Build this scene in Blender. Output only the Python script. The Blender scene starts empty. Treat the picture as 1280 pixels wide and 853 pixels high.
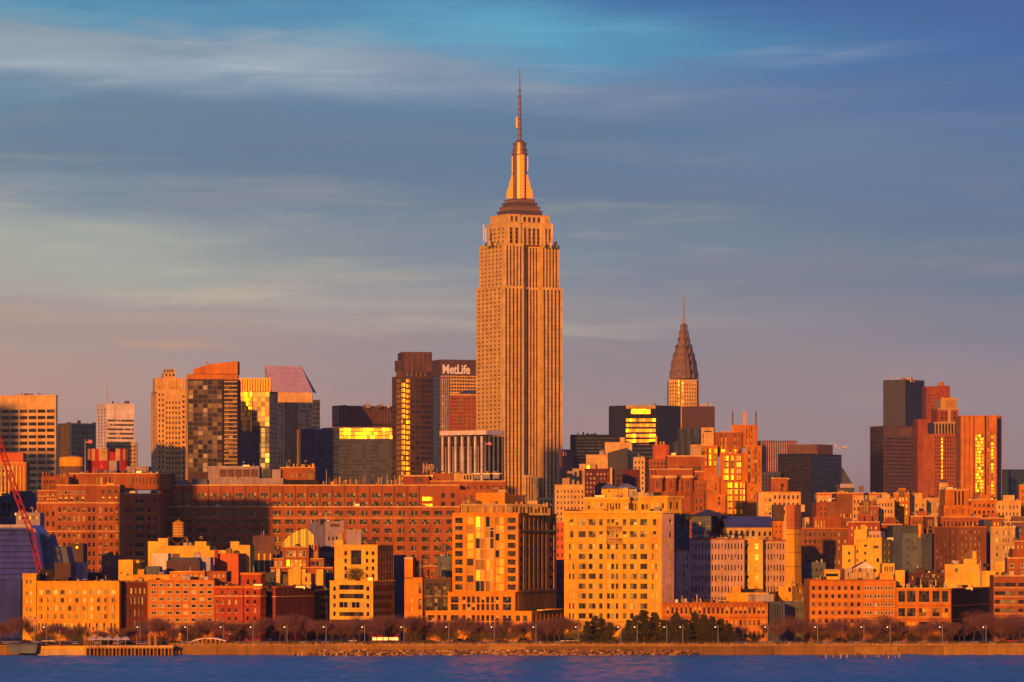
import bpy, math, random
from mathutils import Vector

# ------------------------------------------------------------------ frame
F, HY, CH = 4900.0, 684.0, 32.0      # focal length and horizon row in photo pixels, camera height in metres
SC = bpy.context.scene
COL = SC.collection
R = random.Random(7)

def wx(px, D): return (px - 640.0) / F * D
def wz(py, D): return CH + (HY - py) / F * D
def gz(D): return 3.0 + min(max(0.0, D - 1300.0) * 0.004, 11.0)

# ------------------------------------------------------------------ camera
cam_data = bpy.data.cameras.new('camera')
cam = bpy.data.objects.new('camera', cam_data)
COL.objects.link(cam)
cam.location = (0, 0, CH)
cam.rotation_euler = (math.radians(90), 0, 0)
cam_data.sensor_width = 36.0
cam_data.lens = F * 36.0 / 1280.0
cam_data.shift_y = (HY - 426.5) / 1280.0
cam_data.clip_start = 1.0
cam_data.clip_end = 60000.0
SC.camera = cam

# ------------------------------------------------------------------ sun, sky, exposure
SUN_AZ, SUN_EL = -12.0, 5.0          # the sun stands behind the camera, a little to the left
az, el = math.radians(SUN_AZ), math.radians(SUN_EL)
to_sun = Vector((math.sin(az) * math.cos(el), -math.cos(az) * math.cos(el), math.sin(el)))
sun_data = bpy.data.lights.new('sun', 'SUN')
sun_data.energy = 5.0
sun_data.angle = math.radians(0.5)
sun_data.color = (1.0, 0.325, 0.025)
sun = bpy.data.objects.new('sun', sun_data)
COL.objects.link(sun)
sun.rotation_euler = to_sun.to_track_quat('Z', 'Y').to_euler()
sun.location = (-300, -400, 600)

SC.view_settings.view_transform = 'Standard'
SC.view_settings.look = 'None'
SC.view_settings.exposure = 0.0
SC.view_settings.gamma = 1.0
SC.view_settings.use_curve_mapping = False
SC.render.engine = 'CYCLES'
SC.cycles.max_bounces = 6
SC.cycles.diffuse_bounces = 2
SC.cycles.glossy_bounces = 3
SC.cycles.volume_bounces = 0
SC.cycles.use_denoising = True

def srgb(r, g, b):
    def f(c):
        c /= 255.0
        return c / 12.92 if c <= 0.04045 else ((c + 0.055) / 1.055) ** 2.4
    return (f(r), f(g), f(b), 1.0)

def build_world():
    w = bpy.data.worlds.new('World')
    SC.world = w
    w.use_nodes = True
    nt = w.node_tree
    N, L = nt.nodes, nt.links
    N.clear()
    def nd(t, **k):
        n = N.new(t)
        for a, b in k.items():
            setattr(n, a, b)
        return n
    def val(s, x):
        if hasattr(x, 'is_output') or isinstance(x, bpy.types.NodeSocket):
            L.new(x, s)
        else:
            s.default_value = x
    def mth(op, a, b=0.0, c=0.0, clamp=False):
        n = nd('ShaderNodeMath', operation=op, use_clamp=clamp)
        val(n.inputs[0], a); val(n.inputs[1], b)
        if op == 'MULTIPLY_ADD':
            val(n.inputs[2], c)
        return n.outputs[0]
    def mix(f, a, b, mode='MIX'):
        n = nd('ShaderNodeMix', data_type='RGBA', blend_type=mode)
        val(n.inputs[0], f); val(n.inputs[6], a); val(n.inputs[7], b)
        return n.outputs[2]
    def ramp(f, stops, interp='EASE'):
        n = nd('ShaderNodeValToRGB')
        cr = n.color_ramp
        cr.interpolation = interp
        while len(cr.elements) < len(stops):
            cr.elements.new(0.5)
        for e, (p, c) in zip(cr.elements, stops):
            e.position = p
            e.color = c
        val(n.inputs[0], f)
        return n.outputs[0]
    tc = nd('ShaderNodeTexCoord')
    sep = nd('ShaderNodeSeparateXYZ')
    L.new(tc.outputs['Generated'], sep.inputs[0])
    X, Y, Z = sep.outputs
    def streaks(sx, sz, seed, detail=5.0, rough=0.55):
        comb = nd('ShaderNodeCombineXYZ')
        val(comb.inputs[0], mth('MULTIPLY', X, sx)); val(comb.inputs[1], mth('MULTIPLY_ADD', Y, sx * 0.4, seed))
        val(comb.inputs[2], mth('MULTIPLY', Z, sz))
        n = nd('ShaderNodeTexNoise')
        n.inputs['Scale'].default_value = 1.0
        n.inputs['Detail'].default_value = detail
        n.inputs['Roughness'].default_value = rough
        n.inputs['Distortion'].default_value = 0.4
        L.new(comb.outputs[0], n.inputs['Vector'])
        return n.outputs[0]
    n1 = streaks(9.0, 62.0, 3.0)
    n2 = streaks(18.0, 190.0, 11.0, 6.0, 0.6)
    n3 = streaks(6.0, 34.0, 29.0, 3.0, 0.5)
    # elevation, wobbled so that the layers of cloud are uneven
    zz = mth('ADD', Z, mth('MULTIPLY', mth('SUBTRACT', n1, 0.5), 0.034))
    zz = mth('ADD', zz, mth('MULTIPLY', mth('SUBTRACT', n2, 0.5), 0.010))
    zz = mth('MULTIPLY_ADD', X, 0.05, zz)
    t = mth('MULTIPLY', zz, 5.0, clamp=True)             # 0..0.2 in sine of elevation
    def zp(py): return max(0.0, (HY - py) / F) * 5.0
    left = ramp(t, [(0.0, srgb(198, 152, 132)), (zp(560), srgb(190, 153, 142)), (zp(450), srgb(174, 152, 146)),
                    (zp(370), srgb(160, 155, 154)), (zp(300), srgb(140, 151, 160)), (zp(220), srgb(106, 132, 153)),
                    (zp(150), srgb(98, 134, 158)), (zp(90), srgb(132, 150, 164)), (zp(50), srgb(84, 152, 184)),
                    (zp(0), srgb(58, 116, 164)), (1.0, srgb(46, 96, 150))])
    right = ramp(t, [(0.0, srgb(160, 134, 132)), (zp(560), srgb(164, 140, 142)), (zp(450), srgb(149, 135, 144)),
                     (zp(370), srgb(128, 129, 147)), (zp(300), srgb(102, 122, 148)), (zp(200), srgb(92, 116, 148)),
                     (zp(120), srgb(72, 106, 154)), (zp(40), srgb(56, 96, 158)), (1.0, srgb(44, 84, 146))])
    side = mth('MULTIPLY_ADD', mth('DIVIDE', X, 0.26), 1.0, 0.5, clamp=True)
    side = mth('SMOOTH_MIN', side, 1.0, 0.1)
    sky = mix(side, left, right)
    # pale streaks of cirrus and darker grey bands
    pale = ramp(n2, [(0.50, (0, 0, 0, 1)), (0.72, (1, 1, 1, 1))])
    band = ramp(mth('MULTIPLY', Z, 5.0, clamp=True), [(zp(470), (0.0, 0.0, 0.0, 1)), (zp(380), (0.55, 0.55, 0.55, 1)), (zp(260), (0.6, 0.6, 0.6, 1)),
                    (zp(150), (0.12, 0.12, 0.12, 1)), (zp(80), (0.5, 0.5, 0.5, 1)), (zp(20), (0.1, 0.1, 0.1, 1))], 'LINEAR')
    lefty = mth('MULTIPLY', mth('SUBTRACT', 1.0, side, clamp=True), 0.85)
    pf = mth('MULTIPLY', mth('MULTIPLY', pale, band), mth('ADD', lefty, 0.12))
    sky = mix(pf, sky, srgb(186, 176, 152))
    dark = ramp(n3, [(0.48, (0, 0, 0, 1)), (0.68, (1, 1, 1, 1))])
    sky = mix(mth('MULTIPLY', dark, 0.13), sky, srgb(92, 104, 124))
    # banks of cloud and clear gaps, each a soft ellipse in the sky: photo column, row, half sizes, colour, strength
    wob = mth('MULTIPLY', mth('SUBTRACT', n1, 0.5), 0.030)
    soft = mth('MULTIPLY_ADD', mth('SUBTRACT', n2, 0.5), 1.5, 0.8, clamp=True)
    for (cx_, cy_, rx_, ry_, tilt, col, stg) in ((690, 50, 270, 30, .0, (90, 168, 198), .8), (230, 92, 400, 32, .03, (180, 192, 202), .7), (340, 190, 520, 44, .0, (84, 114, 142), .45),
            (70, 308, 320, 42, .05, (176, 180, 164), .85), (280, 360, 400, 22, .03, (200, 182, 162), .6), (120, 400, 260, 14, .02, (200, 168, 146), .45), (1060, 170, 230, 34, .0, (110, 132, 156), .6),
            (620, 402, 300, 10, .0, (190, 172, 158), .55), (1060, 325, 320, 16, -.02, (136, 134, 144), .5), (1010, 70, 120, 9, .0, (140, 150, 172), .5), (215, 440, 80, 8, .0, (206, 160, 132), .6), (330, 236, 160, 9, .0, (150, 146, 152), .45)):
        X0, Z0 = (cx_ - 640) / F, (HY - cy_) / F
        dx = mth('MULTIPLY', mth('SUBTRACT', X, X0), F / rx_)
        dz = mth('MULTIPLY', mth('ADD', mth('SUBTRACT', mth('ADD', Z, wob), Z0), mth('MULTIPLY', mth('SUBTRACT', X, X0), tilt)), F / ry_)
        e = mth('EXPONENT', mth('MULTIPLY', mth('ADD', mth('MULTIPLY', dx, dx), mth('MULTIPLY', dz, dz)), -1.0))
        e = mth('MULTIPLY', e, mth('GREATER_THAN', Y, 0.0))
        sky = mix(mth('MULTIPLY', mth('MULTIPLY', e, soft), stg), sky, srgb(*col))
    # the dome darkens away from the horizon
    sky = mix(1.0, sky, ramp(Z, [(0.0, (1, 1, 1, 1)), (0.15, (1, 1, 1, 1)), (0.32, (.95, .80, 1.05, 1)), (1.0, (.62, .48, .70, 1))], 'LINEAR'), 'MULTIPLY')
    # the glow of the low sun behind the camera
    dv = nd('ShaderNodeVectorMath', operation='DOT_PRODUCT')
    L.new(tc.outputs['Generated'], dv.inputs[0])
    dv.inputs[1].default_value = to_sun
    d = mth('MAXIMUM', dv.outputs['Value'], 0.0)
    g1 = mth('MULTIPLY', mth('POWER', d, 60.0), 1.6)
    g2 = mth('MULTIPLY', mth('POWER', d, 6.0), 0.16)
    glow = mix(1.0, (1.0, 0.42, 0.10, 1.0), mth('ADD', g1, g2), 'MULTIPLY')
    sky = mix(1.0, sky, glow, 'ADD')
    nish = nd('ShaderNodeTexSky', sky_type='NISHITA', sun_disc=False)
    nish.sun_elevation = el
    nish.sun_rotation = math.radians(180.0 - SUN_AZ)
    nish.air_density = 1.0
    nish.dust_density = 1.5
    scaled = mix(1.0, sky, (10.7, 10.9, 11.0, 1.0), 'MULTIPLY')
    out = mix(0.97, nish.outputs[0], scaled)
    bg = nd('ShaderNodeBackground')
    L.new(out, bg.inputs[0])
    bg.inputs[1].default_value = 0.1
    o = nd('ShaderNodeOutputWorld')
    L.new(bg.outputs[0], o.inputs[0])
build_world()

# ------------------------------------------------------------------ materials
MATS = {}
def new_mat(name):
    m = bpy.data.materials.new(name)
    m.use_nodes = True
    return m, m.node_tree, m.node_tree.nodes['Principled BSDF']

PAL = dict(  # warm walls tinted towards orange, blue cut, to deepen the sunset light
    cream=(.80, .485, .035), yellow=(.82, .56, .07), gold_paint=(.80, .44, .03), orange=(.58, .215, .02), orange_brick=(.36, .12, .035),
    red_brick=(.33, .085, .035), ornate_red=(.40, .075, .03), dark_brick=(.11, .05, .045), maroon=(.13, .035, .035), brown=(.19, .11, .085), dim_brown=(.10, .065, .06),
    limestone=(.74, .535, .15), tan=(.54, .40, .17), salmon=(.72, .49, .17), pink=(.54, .38, .33), pink_grey=(.36, .31, .32), grey=(.28, .27, .29), pale_grey=(.48, .46, .46),
    blue_grey=(.12, .16, .21), slate=(.075, .10, .14), navy=(.014, .022, .045), flank_black=(.012, .012, .018), bronze=(.085, .055, .045), purple_brown=(.105, .068, .08),
    white=(.74, .70, .64), red=(.42, .03, .03), red_orange=(.62, .16, .05), tar=(.06, .055, .06), gravel=(.16, .14, .14), dark=(.025, .025, .03), amber_paint=(.76, .33, .02), graze_tinted_pink=(.66, .44, .32), chimney_red=(.46, .17, .06),
    copper_green=(.26, .33, .34), blue_roof=(.12, .16, .28), wood=(.36, .20, .055), dark_wood=(.13, .075, .045), shed=(.86, .58, .66), shed_low=(.86, .62, .56), warm_brown=(.25, .105, .05), quay=(.27, .155, .045), quay_dark=(.19, .115, .04), sand=(.52, .38, .16),  # shed tones lightened and pushed to mauve for their look in shadow
    dry_grass=(.36, .22, .045))
def wall(key):
    """weathered masonry, paint or metal cladding of one colour: mottled, streaked downwards"""
    if key in MATS: return MATS[key]
    c = PAL[key]
    m, nt, p = new_mat(key)
    N, L = nt.nodes, nt.links
    tc = N.new('ShaderNodeTexCoord')
    def noise(sx, sz, sc, det):
        mp = N.new('ShaderNodeMapping'); mp.inputs['Scale'].default_value = (sx, sx, sz)
        L.new(tc.outputs['Object'], mp.inputs[0])
        n = N.new('ShaderNodeTexNoise'); n.inputs['Scale'].default_value = sc; n.inputs['Detail'].default_value = det
        L.new(mp.outputs[0], n.inputs['Vector'])
        return n.outputs[0]
    a = noise(1, 1, 0.14, 7); b = noise(1, .10, 0.8, 5)
    mx = N.new('ShaderNodeMath'); mx.operation = 'MULTIPLY_ADD'; mx.inputs[1].default_value = 0.45
    L.new(a, mx.inputs[0])
    m2 = N.new('ShaderNodeMath'); m2.operation = 'MULTIPLY'; m2.inputs[1].default_value = 0.35
    L.new(b, m2.inputs[0])
    m3 = N.new('ShaderNodeMath'); m3.operation = 'MULTIPLY_ADD'; m3.inputs[1].default_value = 0.2
    L.new(noise(1, 1.6, 0.6, 4), m3.inputs[0]); L.new(m2.outputs[0], m3.inputs[2]); L.new(m3.outputs[0], mx.inputs[2])
    r = N.new('ShaderNodeValToRGB')
    r.color_ramp.elements[0].position = .36; r.color_ramp.elements[1].position = .64
    r.color_ramp.elements[0].color = (c[0] * .66, c[1] * .58, c[2] * .6, 1)
    r.color_ramp.elements[1].color = (min(1, c[0] * 1.2), min(1, c[1] * 1.2), min(1, c[2] * 1.2), 1)
    L.new(mx.outputs[0], r.inputs[0])
    L.new(r.outputs[0], p.inputs['Base Color'])
    p.inputs['Roughness'].default_value = .85
    p.inputs['Specular IOR Level'].default_value = .25
    MATS[key] = m
    return m
def plain(name, c, rough=.5, metal=0.0, spec=.5, emit=None, es=0):
    if name in MATS: return MATS[name]
    m, nt, p = new_mat(name)
    p.inputs['Base Color'].default_value = (*c, 1)
    p.inputs['Roughness'].default_value = rough
    p.inputs['Metallic'].default_value = metal
    p.inputs['Specular IOR Level'].default_value = spec
    if emit:
        p.inputs['Emission Color'].default_value = (*emit, 1)
        p.inputs['Emission Strength'].default_value = es
    MATS[name] = m
    return m
plain('glass_dark', (.014, .014, .02), .12, 0, .35)
plain('glass_brown', (.028, .019, .02), .2)
plain('glass_mid', (.075, .062, .066), .25)
plain('blind', (.50, .38, .20), .5)
plain('blind_grey', (.34, .33, .33), .5)
plain('glass_gold', (.50, .27, .028), .27, .8)  # gold of the reflected low sun mixed into the pane's base colour
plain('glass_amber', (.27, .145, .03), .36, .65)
plain('glass_matte', (.03, .034, .05), .6, 0, .2)
plain('glass_slate', (.07, .075, .095), .6, 0, .2)
plain('glass_honey', (.42, .24, .035), .34, .65)
plain('glass_blue', (.06, .085, .15), .15, .6)
plain('glass_teal', (.03, .075, .10), .12, .6)
plain('glass_green', (.10, .105, .085), .3, .3)
plain('glass_pane_rose', (.80, .56, .58), .35, .15)
plain('glass_pane_mauve', (.70, .52, .58), .35, .15)
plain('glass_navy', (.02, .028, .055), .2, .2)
plain('glass_bronze', (.07, .042, .028), .3, .3)
plain('frame_dark', (.05, .04, .035), .6)
plain('frame_pale', (.55, .47, .36), .6)
plain('steel', (.45, .42, .40), .45, .7)
plain('mast_metal', (.34, .22, .14), .45, .6)
plain('crown_rim', (.22, .15, .14), .45, .5)
plain('gold_metal', (.34, .165, .022), .42, .7)
plain('mast_skin', (.52, .25, .035), .5, .35)
plain('crown_steel', (.17, .115, .11), .5, .5)
plain('lamp_lit', (.9, .8, .6), .4, 0, .5, (1.0, .72, .36), 3.0)
plain('flag_red', (.55, .06, .06), .8)
plain('bark', (.11, .07, .06), .9)
plain('twig', (.19, .095, .095), .9)
plain('needle', (.045, .05, .025), .9)
plain('needle_light', (.09, .075, .03), .9)
plain('sign_white', (.72, .60, .48), .5, 0, .5, (1, .8, .6), .12)
def M(k):
    if k in MATS: return MATS[k]
    return wall(k)

# ------------------------------------------------------------------ mesh builder
class MB:
    def __init__(s): s.v, s.f, s.mi, s.mats = [], [], [], []
    def mid(s, k):
        if k not in s.mats: s.mats.append(k)
        return s.mats.index(k)
    def face(s, pts, k):
        i = len(s.v); s.v += [tuple(p) for p in pts]
        s.f.append(tuple(range(i, i + len(pts)))); s.mi.append(s.mid(k))
    def box(s, x0, x1, y0, y1, z0, z1, k, bottom=True):
        i = len(s.v)
        s.v += [(x0, y0, z0), (x1, y0, z0), (x1, y1, z0), (x0, y1, z0), (x0, y0, z1), (x1, y0, z1), (x1, y1, z1), (x0, y1, z1)]
        q = [(0, 1, 5, 4), (1, 2, 6, 5), (2, 3, 7, 6), (3, 0, 4, 7), (4, 5, 6, 7)] + ([(3, 2, 1, 0)] if bottom else [])
        for a in q: s.f.append(tuple(i + j for j in a)); s.mi.append(s.mid(k))
    def prism(s, pts, z0, z1, k, cap=True, bottom=False):
        n = len(pts); i = len(s.v)
        s.v += [(p[0], p[1], z0) for p in pts] + [(p[0], p[1], z1) for p in pts]
        for a in range(n):
            b = (a + 1) % n
            s.f.append((i + a, i + b, i + n + b, i + n + a)); s.mi.append(s.mid(k))
        if cap: s.f.append(tuple(i + n + a for a in range(n))); s.mi.append(s.mid(k))
        if bottom: s.f.append(tuple(i + n - 1 - a for a in range(n))); s.mi.append(s.mid(k))
    def tube(s, p0, p1, r0, r1, k, n=6, cap=True):
        p0, p1 = Vector(p0), Vector(p1); d = (p1 - p0)
        if d.length < 1e-6: return
        d.normalize()
        u = d.orthogonal().normalized(); w = d.cross(u); i = len(s.v)
        for p, r in ((p0, r0), (p1, r1)):
            for a in range(n):
                t = 2 * math.pi * a / n
                s.v.append(tuple(p + (u * math.cos(t) + w * math.sin(t)) * r))
        for a in range(n):
            b = (a + 1) % n
            s.f.append((i + a, i + b, i + n + b, i + n + a)); s.mi.append(s.mid(k))
        if cap:
            s.f.append(tuple(i + n + a for a in range(n))); s.mi.append(s.mid(k))
    def lathe(s, cx, cy, prof, k, n=16, rot=0.0):
        for (r0, z0), (r1, z1) in zip(prof, prof[1:]):
            for a in range(n):
                t0 = 2 * math.pi * a / n + rot; t1 = 2 * math.pi * (a + 1) / n + rot
                P = lambda r, t, z: (cx + r * math.cos(t), cy + r * math.sin(t), z)
                if r1 < 1e-4: s.face([P(r0, t0, z0), P(r0, t1, z0), (cx, cy, z1)], k)
                elif r0 < 1e-4: s.face([(cx, cy, z0), P(r1, t1, z1), P(r1, t0, z1)], k)
                else: s.face([P(r0, t0, z0), P(r0, t1, z0), P(r1, t1, z1), P(r1, t0, z1)], k)
    def build(s, name, parent=None, org=(0, 0, 0), smooth=False, loc=None):
        me = s.mesh(name, org, smooth)
        return link(name, me, parent, loc)
    def mesh(s, name, org=(0, 0, 0), smooth=False):
        me = bpy.data.meshes.new(name)
        ox, oy, oz = org
        me.from_pydata([(x - ox, y - oy, z - oz) for x, y, z in s.v], [], s.f)
        for k in s.mats: me.materials.append(M(k))
        me.polygons.foreach_set('material_index', s.mi)
        if smooth: me.polygons.foreach_set('use_smooth', [True] * len(s.f))
        me.update()
        return me
def link(name, me, parent=None, loc=None):
    o = bpy.data.objects.new(name, me)
    COL.objects.link(o)
    if parent: o.parent = parent
    if loc is not None: o.location = loc
    return o
def tag(o, label, cat, group=None, kind=None):
    if kind: o['kind'] = kind
    if label: o['label'] = label; o['category'] = cat
    if group: o['group'] = group
    return o
def empty(name, loc, label, cat, group=None):
    o = bpy.data.objects.new(name, None)
    COL.objects.link(o); o.location = loc; o.empty_display_size = 2
    return tag(o, label, cat, group)
def structure(o): o['kind'] = 'structure'; return o

# ------------------------------------------------------------------ windows
S = {   # rc recess, cw/ch cell size in metres (None: one), bw/bh bar width, span: opaque spandrel at the foot of each cell row
    'sash': dict(rc=.3, cw=None, ch=1.2, bw=.1, bh=.1, bar='frame_dark', pal=[('glass_dark', 6), ('glass_brown', 3), ('glass_mid', 1), ('blind', .8)], sill=1),
    'pair': dict(rc=.3, cw=1.1, ch=1.3, bw=.14, bh=.09, bar='frame_dark', pal=[('glass_dark', 7), ('glass_brown', 3), ('glass_mid', .8), ('blind', .6)], sill=1),
    'pale': dict(rc=.25, cw=1.1, ch=1.2, bw=.12, bh=.12, bar='frame_pale', ring=.16, pal=[('glass_dark', 5), ('glass_brown', 3), ('blind', 4), ('glass_mid', 2)], sill=1),
    'multi': dict(rc=.35, cw=1.0, ch=1.1, bw=.1, bh=.1, bar='frame_dark', pal=[('glass_dark', 8), ('glass_brown', 4), ('glass_mid', .8), ('blind_grey', .3)], sill=1),
    'far': dict(rc=.35, cw=None, ch=None, bw=.1, bh=.1, bar='frame_dark', pal=[('glass_dark', 6), ('glass_brown', 4), ('glass_mid', 1)]),
    'farlit': dict(rc=.3, cw=None, ch=None, bw=.1, bh=.1, bar='frame_dark', pal=[('glass_mid', 4), ('blind', 3), ('blind_grey', 3), ('glass_brown', 2)]),
    'ribbon': dict(rc=.35, cw=1.6, ch=None, bw=.12, bh=.1, bar='frame_dark', pal=[('glass_dark', 5), ('glass_brown', 3), ('glass_mid', 2)], part='ribbon_window'),
    'ribbon_pale': dict(rc=.3, cw=1.5, ch=None, bw=.14, bh=.1, bar='frame_pale', pal=[('glass_dark', 4), ('glass_brown', 3), ('blind', 1.5)], part='ribbon_window'),
    'ribbon_gold': dict(rc=.15, cw=3.0, ch=None, bw=.25, bh=.1, bar='bronze', pal=[('glass_gold', 3), ('glass_amber', 2)], part='ribbon_window'),
    'ribbon_glint': dict(rc=.15, cw=1.2, ch=None, bw=.15, bh=.1, bar='bronze', pal=[('glass_gold', 6), ('glass_amber', 3), ('glass_bronze', 2)], part='ribbon_window'),
    'ribbon_amber': dict(rc=.2, cw=3.0, ch=None, bw=.2, bh=.1, bar='bronze', pal=[('glass_amber', 5), ('glass_gold', 1), ('glass_bronze', 1)], part='ribbon_window'),
    'ribbon_blue': dict(rc=.3, cw=3.0, ch=None, bw=.2, bh=.1, bar='slate', pal=[('glass_navy', 4), ('glass_blue', 3)], part='ribbon_window'),
    'ribbon_dim': dict(rc=.3, cw=3.0, ch=None, bw=.2, bh=.1, bar='slate', pal=[('glass_matte', 4), ('glass_slate', 3)], part='ribbon_window'),
    'ribbon_bronze': dict(rc=.15, cw=3.0, ch=None, bw=.2, bh=.1, bar='bronze', pal=[('glass_bronze', 5), ('glass_brown', 3)], part='ribbon_window'),
    'strip': dict(rc=.6, cw=None, ch=3.8, bw=.2, bh=.2, span=1.3, bar='warm_brown', pal=[('glass_dark', 5), ('glass_brown', 5), ('glass_mid', 1.2)], part='window_strip'),
    'strip_stone': dict(rc=.5, cw=None, ch=3.8, bw=.2, bh=.2, span=1.9, bar='limestone', pal=[('glass_dark', 5), ('glass_brown', 5), ('glass_mid', 1.5)], part='window_strip'),
    'strip_dark': dict(rc=.6, cw=1.8, ch=3.8, bw=.2, bh=.2, span=1.0, bar='bronze', pal=[('glass_dark', 5), ('glass_brown', 5)], part='window_strip'),
    'strip_navy': dict(rc=.6, cw=1.8, ch=3.8, bw=.2, bh=.2, span=1.0, bar='navy', pal=[('glass_navy', 5), ('glass_dark', 3)], part='window_strip'),
    'strip_gold': dict(rc=.5, cw=1.6, ch=4.0, bw=.25, bh=.2, span=.9, bar='bronze', pal=[('glass_gold', 2), ('glass_honey', 4), ('glass_amber', 3), ('glass_bronze', 1)], part='window_strip'),
    'strip_brick': dict(rc=.45, cw=None, ch=3.6, bw=.2, bh=.2, span=1.5, bar='dark_brick', pal=[('glass_dark', 6), ('glass_brown', 4), ('glass_mid', 1)], part='window_strip'),
    'curtain': dict(rc=.3, cw=1.5, ch=3.4, bw=.15, bh=.25, bar='frame_pale', pal=[('glass_amber', 6), ('glass_honey', 5), ('glass_gold', 1.2), ('glass_brown', 1), ('glass_dark', .8)], part='glazing'),
    'curtain_res': dict(rc=.4, cw=3.2, ch=3.2, bw=.35, bh=.5, bar='brown', pal=[('glass_dark', 6), ('glass_brown', 4), ('glass_mid', 1.6), ('blind_grey', .5)], part='glazing'),
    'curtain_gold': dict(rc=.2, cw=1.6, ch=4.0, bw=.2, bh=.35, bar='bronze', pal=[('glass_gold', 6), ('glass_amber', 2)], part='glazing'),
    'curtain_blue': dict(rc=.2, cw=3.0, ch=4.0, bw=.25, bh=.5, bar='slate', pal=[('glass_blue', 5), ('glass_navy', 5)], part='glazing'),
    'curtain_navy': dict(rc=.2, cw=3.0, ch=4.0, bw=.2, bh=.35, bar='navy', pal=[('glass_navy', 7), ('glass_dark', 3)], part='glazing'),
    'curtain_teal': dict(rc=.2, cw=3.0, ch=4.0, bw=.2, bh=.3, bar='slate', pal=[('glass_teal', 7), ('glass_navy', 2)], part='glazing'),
    'curtain_grey': dict(rc=.2, cw=4.0, ch=4.0, bw=.2, bh=.3, bar='slate', pal=[('glass_green', 1)], part='glazing'),
    'curtain_pink': dict(rc=.2, cw=3.0, ch=4.0, bw=.2, bh=.5, bar='salmon', pal=[('glass_bronze', 5), ('glass_mid', 3), ('glass_amber', 1)], part='glazing'),
    'gold': dict(rc=.3, cw=1.2, ch=1.3, bw=.1, bh=.1, bar='frame_dark', pal=[('glass_gold', 1)], sill=1, aim=1),
    'amber': dict(rc=.3, cw=1.2, ch=1.3, bw=.1, bh=.1, bar='frame_dark', pal=[('glass_amber', 2), ('glass_gold', 1), ('glass_brown', 1)], sill=1),
    'louvre': dict(rc=.25, cw=None, ch=.6, bw=.1, bh=.22, bar='dim_brown', pal=[('brown', 1)], part='louvre_panel'),
    'void': dict(rc=.9, cw=None, ch=None, bw=.1, bh=.1, bar='frame_dark', pal=[('glass_dark', 1)], part='opening'),
}
WCACHE = {}
def pick(pal, rr):
    t = rr.random() * sum(w for _, w in pal)
    for k, w in pal:
        t -= w
        if t <= 0: return k
    return pal[-1][0]
def win_mb(st, w, h, rr):
    s = S[st]; m = MB()
    nv = max(1, min(60, round(w / s['cw']))) if s['cw'] else 1
    nh = max(1, min(90, round(h / s['ch']))) if s['ch'] else 1
    o = .1; cw, chh = w / nv, h / nh
    for i in range(nv):
        for j in range(nh):
            x0 = -w / 2 + i * cw - (o if i == 0 else 0); x1 = -w / 2 + (i + 1) * cw + (o if i == nv - 1 else 0)
            z0 = -h / 2 + j * chh - (o if j == 0 else 0); z1 = -h / 2 + (j + 1) * chh + (o if j == nh - 1 else 0)
            sg = .022 if any(q in ('glass_gold', 'glass_honey') for q, _ in s['pal']) else .007
            tx, tz = rr.gauss(0, sg) * cw, rr.gauss(0, sg * .75) * chh      # no two panes sit quite in one plane
            tx, tz = max(-.05, min(.05, tx)), max(-.05, min(.05, tz))
            m.face([(x0, -tx - tz, z0), (x1, tx - tz, z0), (x1, tx + tz, z1), (x0, -tx + tz, z1)], pick(s['pal'], rr))
    def bar(x0, x1, z0, z1, d):
        k = s['bar']
        m.face([(x0, -d, z0), (x1, -d, z0), (x1, -d, z1), (x0, -d, z1)], k)
        m.face([(x0, -d, z1), (x1, -d, z1), (x1, 0, z1), (x0, 0, z1)], k)
        m.face([(x0, 0, z0), (x1, 0, z0), (x1, -d, z0), (x0, -d, z0)], k)
        m.face([(x0, 0, z0), (x0, -d, z0), (x0, -d, z1), (x0, 0, z1)], k)
        m.face([(x1, -d, z0), (x1, 0, z0), (x1, 0, z1), (x1, -d, z1)], k)
    rc = s['rc']
    for i in range(1, nv):
        x = -w / 2 + i * cw; bar(x - s['bw'] / 2, x + s['bw'] / 2, -h / 2, h / 2, min(.14, rc * .6))
    sp = s.get('span')
    for j in range(0 if sp else 1, nh):
        z = -h / 2 + j * chh
        if sp: bar(-w / 2 + .01, w / 2 - .01, z + (.02 if j == 0 else 0), z + sp * chh / s['ch'], min(.3, rc * .5))
        else: bar(-w / 2 + .01, w / 2 - .01, z - s['bh'] / 2, z + s['bh'] / 2, min(.11, rc * .5))
    g = s.get('ring')
    if g:
        bar(-w / 2 + .005, -w / 2 + g, -h / 2 + .01, h / 2 - .01, .16); bar(w / 2 - g, w / 2 - .005, -h / 2 + .01, h / 2 - .01, .16)
        bar(-w / 2 + g, w / 2 - g, h / 2 - g, h / 2 - .005, .15); bar(-w / 2 + g, w / 2 - g, -h / 2 + .005, -h / 2 + g, .15)
    if s.get('sill'):
        k = 'sand'
        z1, z0, y0, y1 = -h / 2 + .06, -h / 2 - .14, -rc - .14, -rc + .02
        x0, x1 = -w / 2 - .12, w / 2 + .12
        m.face([(x0, y0, z0), (x1, y0, z0), (x1, y0, z1), (x0, y0, z1)], k)
        m.face([(x0, y0, z1), (x1, y0, z1), (x1, y1, z1), (x0, y1, z1)], k)
        m.face([(x0, y1, z0), (x1, y1, z0), (x1, y0, z0), (x0, y0, z0)], k)
    return m

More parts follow.
